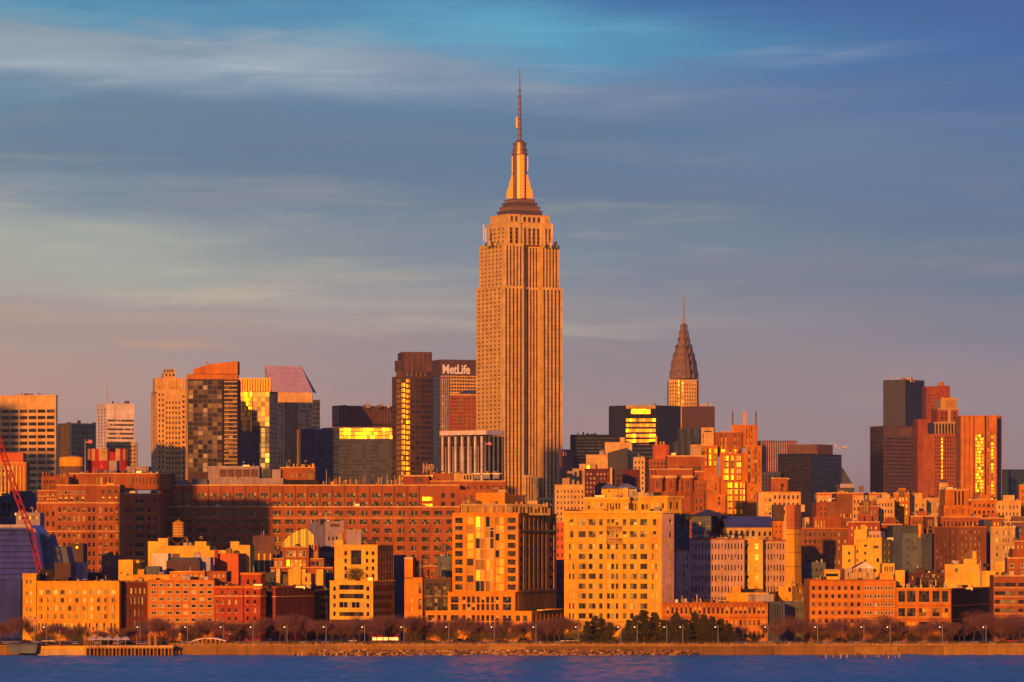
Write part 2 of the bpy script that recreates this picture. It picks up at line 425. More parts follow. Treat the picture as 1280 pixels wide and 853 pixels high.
# ------------------------------------------------------------------ buildings
def fp(px, D, right=(), left=()):
    """plan of the visible walls: a corner at photo column px and distance D, then walls of a given yaw out to a column
    (or ('L', metres, yaw)) to the right and to the left of it"""
    P = Vector((wx(px, D), D))
    def walk(segs, sg):
        out, q = [], P.copy()
        for sgm in segs:
            if sgm[0] == 'L':
                a = math.radians(sgm[2]); q = q + Vector((math.cos(a), math.sin(a))) * sgm[1] * sg
            else:
                a = math.radians(sgm[1]); d = Vector((math.cos(a), math.sin(a))) * sg; k = (sgm[0] - 640) / F
                q = q + d * ((k * q.y - q.x) / (d.x - k * d.y))
            out.append(q.copy())
        return out
    return walk(left, -1)[::-1] + [P] + walk(right, 1), len(left)
def front(x0, x1, D, a=0.0):
    return fp(x0, D, [(x1, a)])
def corner(xl, xm, xr, D, a):
    """front wall (yaw a) from xl to xm and the side wall to xr when a < 0, else side xl..xm and front xm..xr"""
    if a < 0: return fp(xm, D, [(xr, a + 90)], [(xl, a)])
    return fp(xm, D, [(xr, a)], [(xl, a - 90)])

ALL = []
class Bld:
    def __init__(s, name, label, cat='building', group=None):
        s.name, s.label, s.cat, s.group = name, label, cat, group
        s.root = None; s.wins = []; s.roofs = []; s.rr = random.Random(sum(map(ord, label)) * 31)
    def anchor(s, pts, z):
        if s.root is None:
            c = sum(pts, Vector((0, 0))) / len(pts)
            s.o = (c.x, c.y, z)
            s.root = empty(s.name, s.o, s.label, s.cat, s.group)
    def block(s, plan, yt, mat, faces=(), yb=None, back=22., part='wall', roof='tar', par=.9, bands=(), low=0.0, plinth=None):
        V, ia = plan
        D = min(v.y for v in V)
        zt = wz(yt, D)
        zb = gz(D) - 1.5 if yb is None else wz(yb, D)
        s.anchor(V, gz(D))
        n = len(V)
        Nf = lambda a, b: Vector(((b - a).y, -(b - a).x)).normalized()
        if 0 < ia < n - 1 and n == 3: ring = V + [V[0] + V[2] - V[1]]
        else:
            ring = V + [V[-1] - Nf(V[-2], V[-1]) * back, V[0] - Nf(V[0], V[1]) * back]
            if n > 2: ring = V + [Vector((V[-1].x, max(v.y for v in V) + back)), Vector((V[0].x, max(v.y for v in V) + back))]
        m = MB()
        for i in range(n - 1):
            s.facade(m, V[i], V[i + 1], D, zb, zt, mat, faces[i] if i < len(faces) and faces[i] else ())
        for i in range(n - 1, len(ring)):
            a, b = ring[i], ring[(i + 1) % len(ring)]
            m.face([(a.x, a.y, zb), (b.x, b.y, zb), (b.x, b.y, zt), (a.x, a.y, zt)], mat)
        m.build(part, s.root, s.o)
        r = MB()
        r.face([(p.x, p.y, zt - par) for p in ring], roof)
        # coping along the top of every wall
        cop = .35
        for i in range(len(ring)):
            pass
        ro = r.build('roof', s.root, s.o)
        s.roofs.append((ro, zt - par, D, ring))
        if bands:
            bm = {}
            for (ya, yb_, pr, bk) in bands:
                s.band(bm.setdefault(bk, MB()), V, wz(yb_, D), wz(ya, D), pr, bk)
            for bk, b in bm.items(): b.build('cornice', s.root, s.o)
        return s
    def band(s, m, V, z0, z1, pr, k):
        n = len(V); T = []
        for i, v in enumerate(V):
            ns = []
            if i > 0: d = V[i] - V[i - 1]; ns.append(Vector((d.y, -d.x)).normalized())
            if i < n - 1: d = V[i + 1] - V[i]; ns.append(Vector((d.y, -d.x)).normalized())
            if len(ns) == 2:
                b = (ns[0] + ns[1]); q = b / max(.3, b.length_squared / 2)
            else: q = ns[0]
            T.append(v + q * pr)
        for i in range(n - 1):
            a, b, c, d = V[i], V[i + 1], T[i + 1], T[i]
            m.face([(d.x, d.y, z0), (c.x, c.y, z0), (c.x, c.y, z1), (d.x, d.y, z1)], k)
            m.face([(d.x, d.y, z1), (c.x, c.y, z1), (b.x, b.y, z1), (a.x, a.y, z1)], k)
            m.face([(a.x, a.y, z0), (b.x, b.y, z0), (c.x, c.y, z0), (d.x, d.y, z0)], k)
        for a, d in ((V[0], T[0]), (V[-1], T[-1])):
            m.face([(a.x, a.y, z0), (d.x, d.y, z0), (d.x, d.y, z1), (a.x, a.y, z1)], k)
    def facade(s, m, A, B, D, zb, zt, mat, grids):
        for g in grids:
            if g[0] == 'mat': mat = g[1]
        grids = [g for g in grids if g[0] != 'mat']
        U = B - A; Ln = U.length; U = U / Ln; Nv = Vector((U.y, -U.x)); ang = math.atan2(U.y, U.x)
        def u_of(px):
            k = (px - 640) / F
            return (k * A.y - A.x) / (U.x - k * U.y)
        P = lambda u, z, d=0.0: (A.x + U.x * u - Nv.x * d, A.y + U.y * u - Nv.y * d, z)
        ops = []
        for g in grids:
            kind, xa, xb, n, wf, ya, yb = g[:7]
            nr, hf = (1, 1) if kind == 'pier' else g[7:9]
            ua = u_of(xa) if xa is not None else .4
            ub = u_of(xb) if xb is not None else Ln - .4
            ua, ub = max(.15, min(ua, ub)), min(Ln - .15, max(ua, ub))
            z1, z0 = min(wz(ya, D), zt - .25), max(wz(yb, D), zb + .1)
            if ub - ua < .3 or z1 - z0 < .3: continue
            pu, pz = (ub - ua) / n, (z1 - z0) / nr
            if kind.startswith('pier'):
                pr, pk = g[7], g[8] if len(g) > 8 else mat
                for i in range(n):
                    c = ua + (i + .5) * pu; w = wf * pu / 2
                    q = [P(c - w, z0), P(c - w, z0, -pr), P(c + w, z0, -pr), P(c + w, z0)]
                    t = [(a, b, z1) for a, b, _ in q]
                    for a, b in ((0, 1), (1, 2), (2, 3)): m.face([q[a], q[b], t[b], t[a]], pk)
                    m.face(t, pk); m.face(q[::-1], pk)
                continue
            jit = g[9] if len(g) > 9 else None
            for i in range(n):
                c = ua + (i + .5) * pu; w = wf * pu
                for j in range(nr):
                    zc = z1 - (j + .5) * pz; h = hf * pz
                    ops.append((c - w / 2, c + w / 2, zc - h / 2, zc + h / 2, kind))
        if not ops:
            m.face([P(0, zb), P(Ln, zb), P(Ln, zt), P(0, zt)], mat)
            return
        rd = lambda x: round(x, 3)
        us = sorted({0.0, Ln} | {rd(o[0]) for o in ops} | {rd(o[1]) for o in ops})
        zs = sorted({zb, zt} | {rd(o[2]) for o in ops} | {rd(o[3]) for o in ops})
        ui = {u: i for i, u in enumerate(us)}; zi = {z: i for i, z in enumerate(zs)}
        hole = [[False] * (len(us) - 1) for _ in range(len(zs) - 1)]
        keep = []
        for o in ops:
            a, b, c, d = ui[rd(o[0])], ui[rd(o[1])], zi[rd(o[2])], zi[rd(o[3])]
            if any(hole[j][i] for j in range(c, d) for i in range(a, b)): continue
            for j in range(c, d):
                for i in range(a, b): hole[j][i] = True
            keep.append(o)
        for j in range(len(zs) - 1):
            i = 0; row = hole[j]; nu = len(us) - 1
            while i < nu:
                if row[i]: i += 1; continue
                i0 = i
                while i < nu and not row[i]: i += 1
                m.face([P(us[i0], zs[j]), P(us[i], zs[j]), P(us[i], zs[j + 1]), P(us[i0], zs[j + 1])], mat)
        for (a, b, c, d, kind) in keep:
            rc = S[kind]['rc']
            q = [(a, c), (b, c), (b, d), (a, d)]
            for e in range(4):
                (u0, v0), (u1, v1) = q[e], q[(e + 1) % 4]
                m.face([P(u0, v0), P(u1, v1), P(u1, v1, rc), P(u0, v0, rc)], mat)
            s.wins.append((-(b - a) * (d - c) * (.2 + abs(Nv.y)), len(s.wins), P((a + b) / 2, (c + d) / 2, rc + .02), ang, b - a, d - c, kind))
    # ---- rooftop pieces, children of the roof they stand on
    def unit(s, x0, x1, yt, yb, D, mat='grey', dep=None, shape='box', name='rooftop_unit', ri=-1, cap=None):
        ro = s.roofs[ri][0]
        m = MB(); a, b = wx(x0, D), wx(x1, D); z0, z1 = wz(yb, D), wz(yt, D)
        dep = dep or min(12., b - a)
        if shape == 'box':
            m.box(a, b, D, D + dep, z0, z1, mat)
            if cap: m.box(a - .2, b + .2, D - .2, D + dep + .2, z1, z1 + .35, cap)
        elif shape == 'drum':
            r = (b - a) / 2
            m.lathe((a + b) / 2, D + r, [(r, z0), (r, z1 - .3), (r * 1.04, z1 - .3), (r * 1.04, z1), (0, z1 + .2)], mat, 20)
        elif shape == 'cone':
            r = (b - a) / 2; t = z0 + (z1 - z0) * .72
            m.lathe((a + b) / 2, D + r, [(r, z0), (r, t), (r * 1.08, t), (0, z1)], mat, 14)
        elif shape == 'mast':
            m.tube(((a + b) / 2, D, z0), ((a + b) / 2, D, z1), (b - a) / 2, (b - a) / 4, mat, 6)
        return m.build(name, ro, s.o)
    def clutter(s, x0, x1, y, D, n, hmax=7, seed=1, mats=('grey', 'dark', 'pale_grey', 'brown', 'tan')):
        rr = random.Random(seed * 97 + n)
        for i in range(n):
            c = x0 + (x1 - x0) * (i + rr.random()) / n
            t = rr.random(); k = rr.choice(mats); h = hmax * (.25 + .75 * rr.random()); w = 1.2 + rr.random() * (x1 - x0) / n * .6
            d = D + rr.random() * 6
            if t < .62: s.unit(c - w / 2, c + w / 2, y - h * .6, y + 3, d, k, 2 + rr.random() * 4)
            elif t < .8: s.unit(c - .5, c + .5, y - h * 1.25, y + 3, d, 'steel', shape='mast', name='vent_pipe')
            else: s.unit(c - w / 2, c + w / 2, y - h * .8, y + 3, d, k, shape='drum', name='rooftop_unit')
    def mb(s): return MB()
    def part(s, m, name, parent=None, smooth=False): return m.build(name, parent or s.root, s.o, smooth)
    def crowd(s):
        """the small things every flat roof carries: bulkheads, ducts, vents, pipes, tank frames"""
        rr = s.rr
        for ri, (ro, z, D, ring) in enumerate(s.roofs):
            if D > 2000 or len(ring) != 4: continue
            a, b = ring[0], ring[-3] if len(ring) > 4 else ring[1]
            xs = [p.x for p in ring]; x0, x1 = min(xs), max(xs); w = x1 - x0; ys = [p.y for p in ring]; dy = max(ys) - min(ys)
            if w < 7 or dy < 5: continue
            for i in range(min(16, int(w / 3.2))):
                u, v = rr.uniform(.08, .92), rr.uniform(.12, .8)
                p = ring[0].lerp(ring[1], u); q = ring[3].lerp(ring[2], u); c = p.lerp(q, v)
                t = rr.random(); m = MB(); k = rr.choice(('pale_grey', 'grey', 'brown', 'tan', 'dark', 'dim_brown', 'sand', 'steel'))
                if t < .4:
                    ww, dd, hh = rr.uniform(.5, 1.6), rr.uniform(.5, 1.2), rr.uniform(1.0, 2.3); m.box(c.x - ww, c.x + ww, c.y - dd, c.y + dd, z - .05, z + hh, k); nm = 'rooftop_unit'
                    m.box(c.x - ww * .8, c.x + ww * .8, c.y - dd * .8, c.y + dd * .8, z + hh, z + hh + .18, 'dark')
                elif t < .62: m.tube((c.x, c.y, z - .05), (c.x, c.y, z + rr.uniform(1.2, 3.6)), .14, .14, k, 6); nm = 'vent_pipe'
                elif t < .76:
                    h = rr.uniform(2.5, 5.5); m.tube((c.x, c.y, z - .05), (c.x, c.y, z + h), .06, .04, 'steel', 5); m.tube((c.x - .7, c.y, z + h * .8), (c.x + .7, c.y, z + h * .8), .03, .03, 'steel', 4); m.tube((c.x - .5, c.y, z + h * .92), (c.x + .5, c.y, z + h * .92), .03, .03, 'steel', 4); nm = 'antenna'
                elif t < .9:
                    r = rr.uniform(.4, .9); m.lathe(c.x, c.y, [(r, z - .05), (r, z + 1.1), (r * 1.15, z + 1.1), (r * 1.15, z + 1.35), (r * .4, z + 1.5), (0, z + 1.5)], k, 12); nm = 'fan_housing'
                else:
                    l = rr.uniform(2, 4.5); m.box(c.x - l, c.x + l, c.y - .3, c.y + .3, z + .3, z + .85, 'steel'); m.box(c.x - l, c.x - l + .5, c.y - .3, c.y + .3, z - .05, z + .3, 'steel'); m.box(c.x + l - .5, c.x + l, c.y - .3, c.y + .3, z - .05, z + .3, 'steel'); nm = 'duct'
                m.build(nm, ro, s.o)
    def finish(s):
        s.crowd()
        ws = sorted(s.wins)
        byname = {}
        for w in ws: byname.setdefault(S[w[6]].get('part', 'window'), []).append(w)
        for nm, lst in byname.items():
            rest = MB()
            for idx, (_, _, c, ang, w, h, kind) in enumerate(lst):
                st = S[kind]
                big = (w * h > 60)
                key = (kind, round(w, 1), round(h, 1), s.rr.randrange(5))
                if key not in WCACHE:
                    WCACHE[key] = [win_mb(kind, w, h, random.Random(str(key))), None]
                mbw, me = WCACHE[key]
                a = ang
                if st.get('aim'): a = math.radians(-6.0)
                if idx < 100:
                    if me is None: me = WCACHE[key][1] = mbw.mesh(nm)
                    o = link(nm, me, s.root, (c[0] - s.o[0], c[1] - s.o[1], c[2] - s.o[2]))
                    o.rotation_euler = (0, 0, a + (s.rr.random() - .5) * (.03 if not big else 0))
                else:
                    ca, sa = math.cos(a), math.sin(a); i0 = len(rest.v)
                    rest.v += [(c[0] + x * ca - y * sa, c[1] + x * sa + y * ca, c[2] + z) for x, y, z in mbw.v]
                    ids = [rest.mid(k) for k in mbw.mats]
                    rest.f += [tuple(i + i0 for i in f) for f in mbw.f]; rest.mi += [ids[i] for i in mbw.mi]
            if rest.v:
                o = rest.build(nm, s.root, s.o); o['kind'] = 'stuff'
        return s
# ------------------------------------------------------------------ water, ground, shore
def sheet(name, pts, z, mat):
    m = MB(); m.face([(x, y, z) for x, y in pts], mat)
    return structure(m.build(name))
def water_mat():
    m, nt, p = new_mat('river_water')
    N, L = nt.nodes, nt.links
    p.inputs['Base Color'].default_value = (.045, .25, .40, 1)
    p.inputs['Roughness'].default_value = .28
    p.inputs['Specular IOR Level'].default_value = .4
    p.inputs['IOR'].default_value = 1.33
    tc = N.new('ShaderNodeTexCoord')
    def wv(sx, sy, sc, det):
        mp = N.new('ShaderNodeMapping'); mp.inputs['Scale'].default_value = (sx, sy, 1)
        L.new(tc.outputs['Object'], mp.inputs[0])
        n = N.new('ShaderNodeTexNoise'); n.inputs['Scale'].default_value = sc; n.inputs['Detail'].default_value = det; n.inputs['Roughness'].default_value = .62
        L.new(mp.outputs[0], n.inputs['Vector'])
        return n.outputs[0]
    a, b = wv(1, .30, .30, 5), wv(1, .10, .045, 4)
    ad = N.new('ShaderNodeMath'); ad.operation = 'MULTIPLY_ADD'; ad.inputs[1].default_value = 1.6
    L.new(b, ad.inputs[0]); L.new(a, ad.inputs[2])
    bp = N.new('ShaderNodeBump'); bp.inputs['Strength'].default_value = 1.0; bp.inputs['Distance'].default_value = .35
    L.new(ad.outputs[0], bp.inputs['Height']); L.new(bp.outputs[0], p.inputs['Normal'])
    MATS['river_water'] = m
water_mat()
import numpy as np
def river():
    """the river as a real chop of crossing waves, finer where the view looks"""
    xs = np.concatenate([np.linspace(-4000, -180, 12)[:-1], np.arange(-180, 180.1, .7), np.linspace(180, 4000, 12)[1:]])
    ys = np.concatenate([np.linspace(-600, 880, 8)[:-1], np.arange(880, 1163.1, .75)])
    X, Y = np.meshgrid(xs, ys)
    rs = np.random.RandomState(4); H = np.zeros_like(X)
    patch = np.zeros_like(X)
    for i in range(10):
        a = rs.uniform(0, 6.28); l = rs.uniform(30, 120); patch += np.sin((X * .5 * np.cos(a) + Y * np.sin(a)) * 6.28 / l + rs.uniform(0, 6.28))
    patch = np.clip(.85 + .12 * patch, .6, 1.3)
    for i in range(44):
        l = 2.2 * (3.6 ** rs.uniform(0, 1)); a = rs.normal(1.35, .55); k = 6.283 / l
        H += (.036 / k) * np.sin(k * (X * np.cos(a) + Y * np.sin(a)) + rs.uniform(0, 6.28))
    m = ((np.abs(X) < 180) & (Y >= 879)); H = np.where(m, H * patch, 0.0)
    n, w = X.shape
    v = np.stack([X, Y, H], -1).reshape(-1, 3)
    idx = np.arange(n * w).reshape(n, w)
    f = np.stack([idx[:-1, :-1], idx[:-1, 1:], idx[1:, 1:], idx[1:, :-1]], -1).reshape(-1, 4)
    me = bpy.data.meshes.new('water')
    me.vertices.add(len(v)); me.vertices.foreach_set('co', v.ravel())
    me.loops.add(f.size); me.loops.foreach_set('vertex_index', f.ravel())
    me.polygons.add(len(f)); me.polygons.foreach_set('loop_start', np.arange(0, f.size, 4)); me.polygons.foreach_set('loop_total', np.full(len(f), 4))
    me.polygons.foreach_set('use_smooth', np.ones(len(f), bool))
    me.materials.append(M('river_water')); me.update(calc_edges=True)
    structure(link('water', me))
river()
m = MB()
ys = [1162.5, 1300, 1800, 2500, 4000, 30000]
for a, b in zip(ys, ys[1:]):
    za, zb = gz(a) - .5, gz(b) - .5
    m.face([(-9000, a, za), (9000, a, za), (9000, b, zb), (-9000, b, zb)], 'gravel')
structure(m.build('ground'))
sheet('path', [(-1200, 1163), (1200, 1163), (1200, 1172), (-1200, 1172)], 2.62, 'gravel')
sheet('road', [(-1200, 1197), (1200, 1197), (1200, 1213), (-1200, 1213)], 2.56, 'tar')
m = MB()
for y in (1200.7, 1204.9, 1209.1):
    x = -300
    while x < 300:
        m.face([(x, y, 2.57), (x + 3, y, 2.57), (x + 3, y + .15, 2.57), (x, y + .15, 2.57)], 'white'); x += 9
structure(m.build('road_markings'))
m = MB(); m.box(-1200, 1200, 1195.8, 1197, 2.3, 2.69, 'pale_grey'); m.box(-1200, 1200, 1213, 1220, 2.3, 2.69, 'pale_grey')
structure(m.build('pavement'))
m = MB()
rr = random.Random(5)
x = -1100.0
while x < 1100:
    w = 9 + rr.random() * 5
    m.box(x + .05, x + w - .05, 1161.2 + rr.random() * .25, 1163.6, -2, 2.45 + rr.random() * .1, rr.choice(['quay', 'quay', 'quay_dark', 'dry_grass']))
    x += w
m.box(-1100, 1100, 1161.0, 1163.7, 2.55, 2.95, 'wood')
wallo = m.build('quay_wall', loc=(0, 0, 0)); tag(wallo, 'long low tawny quay wall holding the shore above the river', 'quay wall')
m = MB(); rr = random.Random(11)
def rock(m, x, y, z, r, k):
    pts = []
    for t, ph in ((0, 0), (.5, .3)):
        for a in range(5):
            an = a * 1.2566 + ph + rr.random() * .4
            pts.append((x + r * math.cos(an) * (1 - t * .4) * (.8 + rr.random() * .4), y + r * math.sin(an) * (1 - t * .4), z + (t * 1.2 - .1) * r * (.8 + .5 * rr.random())))
    for a in range(5):
        b = (a + 1) % 5; m.face([pts[a], pts[b], pts[5 + b], pts[5 + a]], k)
    m.face(pts[5:], k)
for i in range(1500):
    px = 395 + (700 - 395) * rr.random() if i < 1150 else 700 + 170 * rr.random() ** 1.6
    y = 1155.5 + 5.5 * rr.random()
    rock(m, wx(px, y), y, -.5 + (y - 1155.5) * .33, .35 + .6 * rr.random(), rr.choice(['wood', 'tan', 'wood', 'dark_wood', 'brown', 'dim_brown']))
o = m.build('riprap'); tag(o, 'loose tawny boulders banked along the foot of the quay', 'rocks', kind='stuff')
# dry grass on the quay edge
m = MB(); rr = random.Random(13)
for i in range(5200):
    x = wx(210 + 1090 * rr.random(), 1162); y = 1162.2 + 1.2 * rr.random()
    h = .35 + .65 * rr.random() ** 2; w = .14
    m.face([(x - w, y, 2.9), (x + w, y, 2.9), (x + (rr.random() - .5) * .4, y, 2.9 + h)], rr.choice(['dry_grass', 'wood', 'dry_grass', 'tan']))
o = m.build('dry_grass'); tag(o, 'thin dry golden grass along the top of the quay wall', 'grass', kind='stuff')

# ------------------------------------------------------------------ neighbours standing just outside the left of the view
def beyond(x0, x1, D, dep, z, label, mat, parts=()):
    b = Bld('office_tower' if z > 60 else 'pier_building', label)
    V = [Vector((x0, D)), Vector((x1, D))]
    py = HY - (z - CH) * F / D
    b.block((V, 0), py, mat, [[('ribbon_bronze', None, None, 1, .95, py + 2, HY + (CH - 6) * F / D, max(3, int(z / 8)), .5)]], back=dep)
    return b
beyond(-258, -203.5, 1395, 30, 91, 'broad brick tower standing just outside the left edge of the view', 'orange_brick').finish()
beyond(-252, -238, 1404, 16, 108, 'slim brick tower rising beside the broad one outside the left edge', 'brown').finish()
beyond(-245, -181, 1120, 30, 48.5, 'long pier building standing outside the left edge above the water', 'pale_grey').finish()
beyond(-610, -541, 1600, 40, 214, 'very tall glass tower outside the left edge of the view', 'slate').finish()
beyond(-541, -513, 1606, 30, 182, 'shorter glass wing of the tower outside the left edge', 'blue_grey').finish()
beyond(-303.5, -282, 1950, 24, 262, 'slender high rise standing outside the left edge far behind the brick tower', 'brown').finish()

# ------------------------------------------------------------------ the far skyline
def T(name, label, group=None, cat='skyscraper'): return Bld(name, label, cat, group)
def antenna(b, px, yt, yb, D, w=1.2, k='mast_metal', name='antenna'): b.unit(px - w / 2, px + w / 2, yt, yb, D, k, shape='mast', name=name)

b = T('office_tower', 'broad pale tower at the left edge with wide dark windows and a blank top band')
b.block(fp(70, 2600, [(72, 74)], [(-14, -14)]), 494, 'salmon', [[('ribbon', -10, 69, 7, .86, 510, 662, 19, .52)]], back=40, bands=[(494, 495.5, .5, 'salmon')])
b.clutter(18, 56, 494, 2605, 7, 5, 3); b.finish()

b = T('glass_tower', 'dark teal glass tower with a golden left face, beside the pale banded tower')
b.block(corner(72, 89, 120, 3000, 40), 529, 'slate', [[('curtain_gold', 76, 86, 1, 1, 531, 600, 1, 1)], [('curtain_teal', None, None, 1, 1, 530.5, 605, 1, 1)]], back=30)
b.clutter(78, 118, 529, 3010, 6, 4, 8); antenna(b, 97, 521, 530, 3012); b.finish()

b = T('banded_tower', 'pale pinkish tower with dark floor bands and a tall lattice mast on its corner')
b.block(corner(121, 133, 168, 3200, 24), 504.5, 'white', [[('far', None, None, 3, .5, 510, 600, 22, .4)], [('ribbon_pale', 134, 167.5, 1, .98, 523, 600, 14, .42)]], bands=[(504.5, 506, .6, 'white')])
antenna(b, 133, 473, 505, 3204, 2.2, 'steel', 'mast'); b.clutter(136, 166, 504.5, 3210, 3, 4, 4)
b.block(front(133, 171, 3100, 4), 553, 'tan', [[('far', None, None, 9, .5, 556, 600, 9, .5)]]); b.finish()

b = T('stone_tower', 'slender pale orange stone tower with stepped shoulders and a small square crown')
G_ = lambda a, c, n, y0: ('strip_stone', a, c, n, .45, y0, 615, 1, 1)
b.block(corner(189, 196, 233.5, 2900, 10), 487, 'salmon', [[('strip_stone', None, None, 2, .4, 492, 615, 1, 1)], [('strip_stone', 197, 206, 2, .4, 492, 615, 1, 1), G_(206.5, 226, 5, 502), ('strip_stone', 227, 232, 1, .5, 494, 615, 1, 1)]])
b.block(front(194, 231, 2903, 10), 472.5, 'salmon', [[('strip_stone', 208, 218, 3, .5, 484, 497, 1, 1), ('far', 197, 207, 2, .35, 484, 500, 2, .4), ('pier', 196, 230, 9, .3, 473, 487, .7)]], yb=490)
b.block(front(205, 220, 2908, 10), 466, 'salmon', [[('far', None, None, 3, .5, 467, 471, 1, .8)]], yb=474, part='crown')
b.block(front(207.5, 218, 2910, 10), 461.5, 'tan', [[('far', None, None, 3, .5, 462.5, 465.5, 1, .8)]], yb=467, part='crown', bands=[(461.5, 462.6, .8, 'tan')]); b.finish()

b = T('apartment_tower', 'dark glass apartment tower with balconies under a slanted orange rooftop')
b.block(fp(235, 2800, [(278, 2), ('L', 3, 92), (297, 2)], [(232, -74)]), 474, 'bronze',
        [[('pier', None, None, 1, .8, 474, 600, .2, 'salmon')], [('curtain_res', 235.5, 277.5, 1, 1, 476, 590, 1, 1)], [], [('curtain_res', 281, 296, 1, 1, 476, 590, 1, 1), ('pier', 280, 296.5, 1, .96, 590, 591, .5)]], back=30)
mm = MB()
for j in range(22):
    z = wz(478 + j * 5.1, 2800); x0, x1 = wx(280, 2800), wx(296.5, 2800)
    mm.box(x0, x1, 2800.6, 2803.2, z, z + .9, 'tan')
b.part(mm, 'balcony')
b.block(front(233, 297, 2802, 2), 468, 'orange', [[]], yb=474.5, part='parapet')
mm = MB(); D = 2808
q = [(241.5, 467.5), (241.5, 461.5), (262, 455.5), (297, 451.5), (297, 467.5)]
A = [(wx(x, D), D, wz(y, D)) for x, y in q]; Bk = [(x, D + 22, z) for x, y, z in A]
mm.face(A, 'orange'); mm.face(Bk[::-1], 'orange')
for i in range(5):
    j = (i + 1) % 5; mm.face([A[i], Bk[i], Bk[j], A[j]], 'orange')
b.part(mm, 'penthouse'); b.unit(258, 260, 452, 457, 2812, 'orange'); b.unit(266, 267, 446, 455, 2812, 'steel', shape='mast', name='antenna'); b.finish()

b = T('glass_tower', 'golden glass tower with upright fins at its top, right of the dark apartment tower')
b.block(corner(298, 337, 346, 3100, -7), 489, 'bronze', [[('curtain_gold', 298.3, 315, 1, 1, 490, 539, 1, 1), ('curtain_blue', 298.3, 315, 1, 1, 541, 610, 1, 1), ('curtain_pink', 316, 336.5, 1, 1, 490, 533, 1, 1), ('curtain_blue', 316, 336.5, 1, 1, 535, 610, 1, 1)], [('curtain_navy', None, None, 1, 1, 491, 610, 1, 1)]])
mm = MB()
V, _ = corner(298, 337, 346, 3100, -7)
for i in range(13):
    p = V[0].lerp(V[1], i / 12); z0, z1 = wz(490, 3100), wz(472.5, 3100)
    mm.box(p.x - .7, p.x + .7, p.y, p.y + 3.5, z0, z1, 'gold_metal')
for i in range(12):
    p, q2 = V[0].lerp(V[1], i / 12), V[0].lerp(V[1], (i + 1) / 12)
    mm.face([(p.x + .7, p.y + 2.4, z0), (q2.x - .7, q2.y + 2.4, z0), (q2.x - .7, q2.y + 2.4, z1 - 1), (p.x + .7, p.y + 2.4, z1 - 1)], 'bronze')
b.part(mm, 'fins'); b.finish()

b = T('sloped_roof_tower', 'grey glass tower with a steep slanted glass roof facing the river')
plan = fp(347, 3400, [(391, 14)], [(341, -60)])
b.block(plan, 490, 'slate', [[('curtain_blue', None, None, 1, 1, 505, 610, 1, 1)], [('pier', 347.5, 390.5, 1, 1, 490.3, 503, .5, 'salmon'), ('curtain_blue', 347.5, 354, 1, 1, 505, 610, 1, 1), ('curtain_navy', 355, 373, 1, 1, 496, 610, 1, 1), ('curtain_blue', 374, 390, 1, 1, 505, 610, 1, 1)]], part='wall')
b.block(front(390, 400, 3408, 14), 500, 'slate', [[('ribbon_blue', None, None, 1, 1, 503, 560, 10, .5)]])
Vv, _ = plan; f0, f1 = Vv[1], Vv[2]; z0, z1 = wz(490, 3400), wz(457, 3420)
up = Vector((wx(331, 3424), 3424)); up2 = Vector((wx(376.5, 3434), 3434))
mm = MB(); nx, nz = 16, 10
for i in range(nx):
    for j in range(nz):
        def pt(u, v):
            a = f0.lerp(f1, u); c = up.lerp(up2, u); p = a.lerp(c, v); return (p.x, p.y, z0 + (z1 - z0) * v)
        e = .05
        mm.face([pt((i + e) / nx, (j + e) / nz), pt((i + 1 - e) / nx, (j + e) / nz), pt((i + 1 - e) / nx, (j + 1 - e) / nz), pt((i + e) / nx, (j + 1 - e) / nz)], R.choice(['glass_pane_rose', 'glass_pane_mauve']))
b.part(mm, 'sloped_glazing')
mm = MB()
pt3 = lambda p, z: (p.x, p.y, z)
off = Vector((0, .35))
mm.face([pt3(f0 + off, z0), pt3(f1 + off, z0), pt3(up2 + off, z1), pt3(up + off, z1)], 'pink_grey')
mm.face([pt3(Vv[0], z0), pt3(f0 + off, z0), pt3(up + off, z1)], 'pale_grey'); mm.face([pt3(f1 + off, z0), pt3(f1 + Vector((2, 30)), z0), pt3(up2 + off, z1)], 'pink_grey')
bk0, bk1 = up + Vector((0, 12)), up2 + Vector((0, 12))
mm.face([pt3(up + off, z1), pt3(up2 + off, z1), pt3(bk1, z0), pt3(bk0, z0)], 'pink_grey')
mm.face([pt3(Vv[0], z0), pt3(up + off, z1), pt3(bk0, z0)], 'pale_grey')
b.part(mm, 'roof_wedge'); b.finish()

b = T('narrow_slab', 'dark narrow slab with one thin gold edge, in front of the slanted roof tower')
b.block(corner(371, 376.5, 404, 2700, 35), 536, 'slate', [[('pier', None, None, 1, .9, 537, 610, .2, 'gold_paint')], [('ribbon_dim', 377, 403, 3, .8, 540, 606, 14, .5)]], back=20)
b.clutter(375, 398, 536, 2706, 4, 3, 6); b.finish()

b = T('ribbed_tower', 'brown ribbed block with a navy left side and thin antennas on its roof')
b.block(corner(415, 424, 493, 3600, 30), 507, 'purple_brown', [[('curtain_navy', None, None, 1, 1, 509, 527, 1, 1), ('ribbon_pale', None, None, 1, 1, 527, 540, 3, .5)], [('pier', 424.5, 492, 20, .3, 508, 527, 1.2, 'brown'), ('ribbon_bronze', 425, 492, 1, 1, 528, 545, 3, .5)]], back=40)
for p, y in ((459, 499), (475, 502), (478.5, 496), (487, 503)): antenna(b, p, y, 508, 3610)
b.clutter(430, 490, 507, 3606, 6, 3, 12); b.finish()

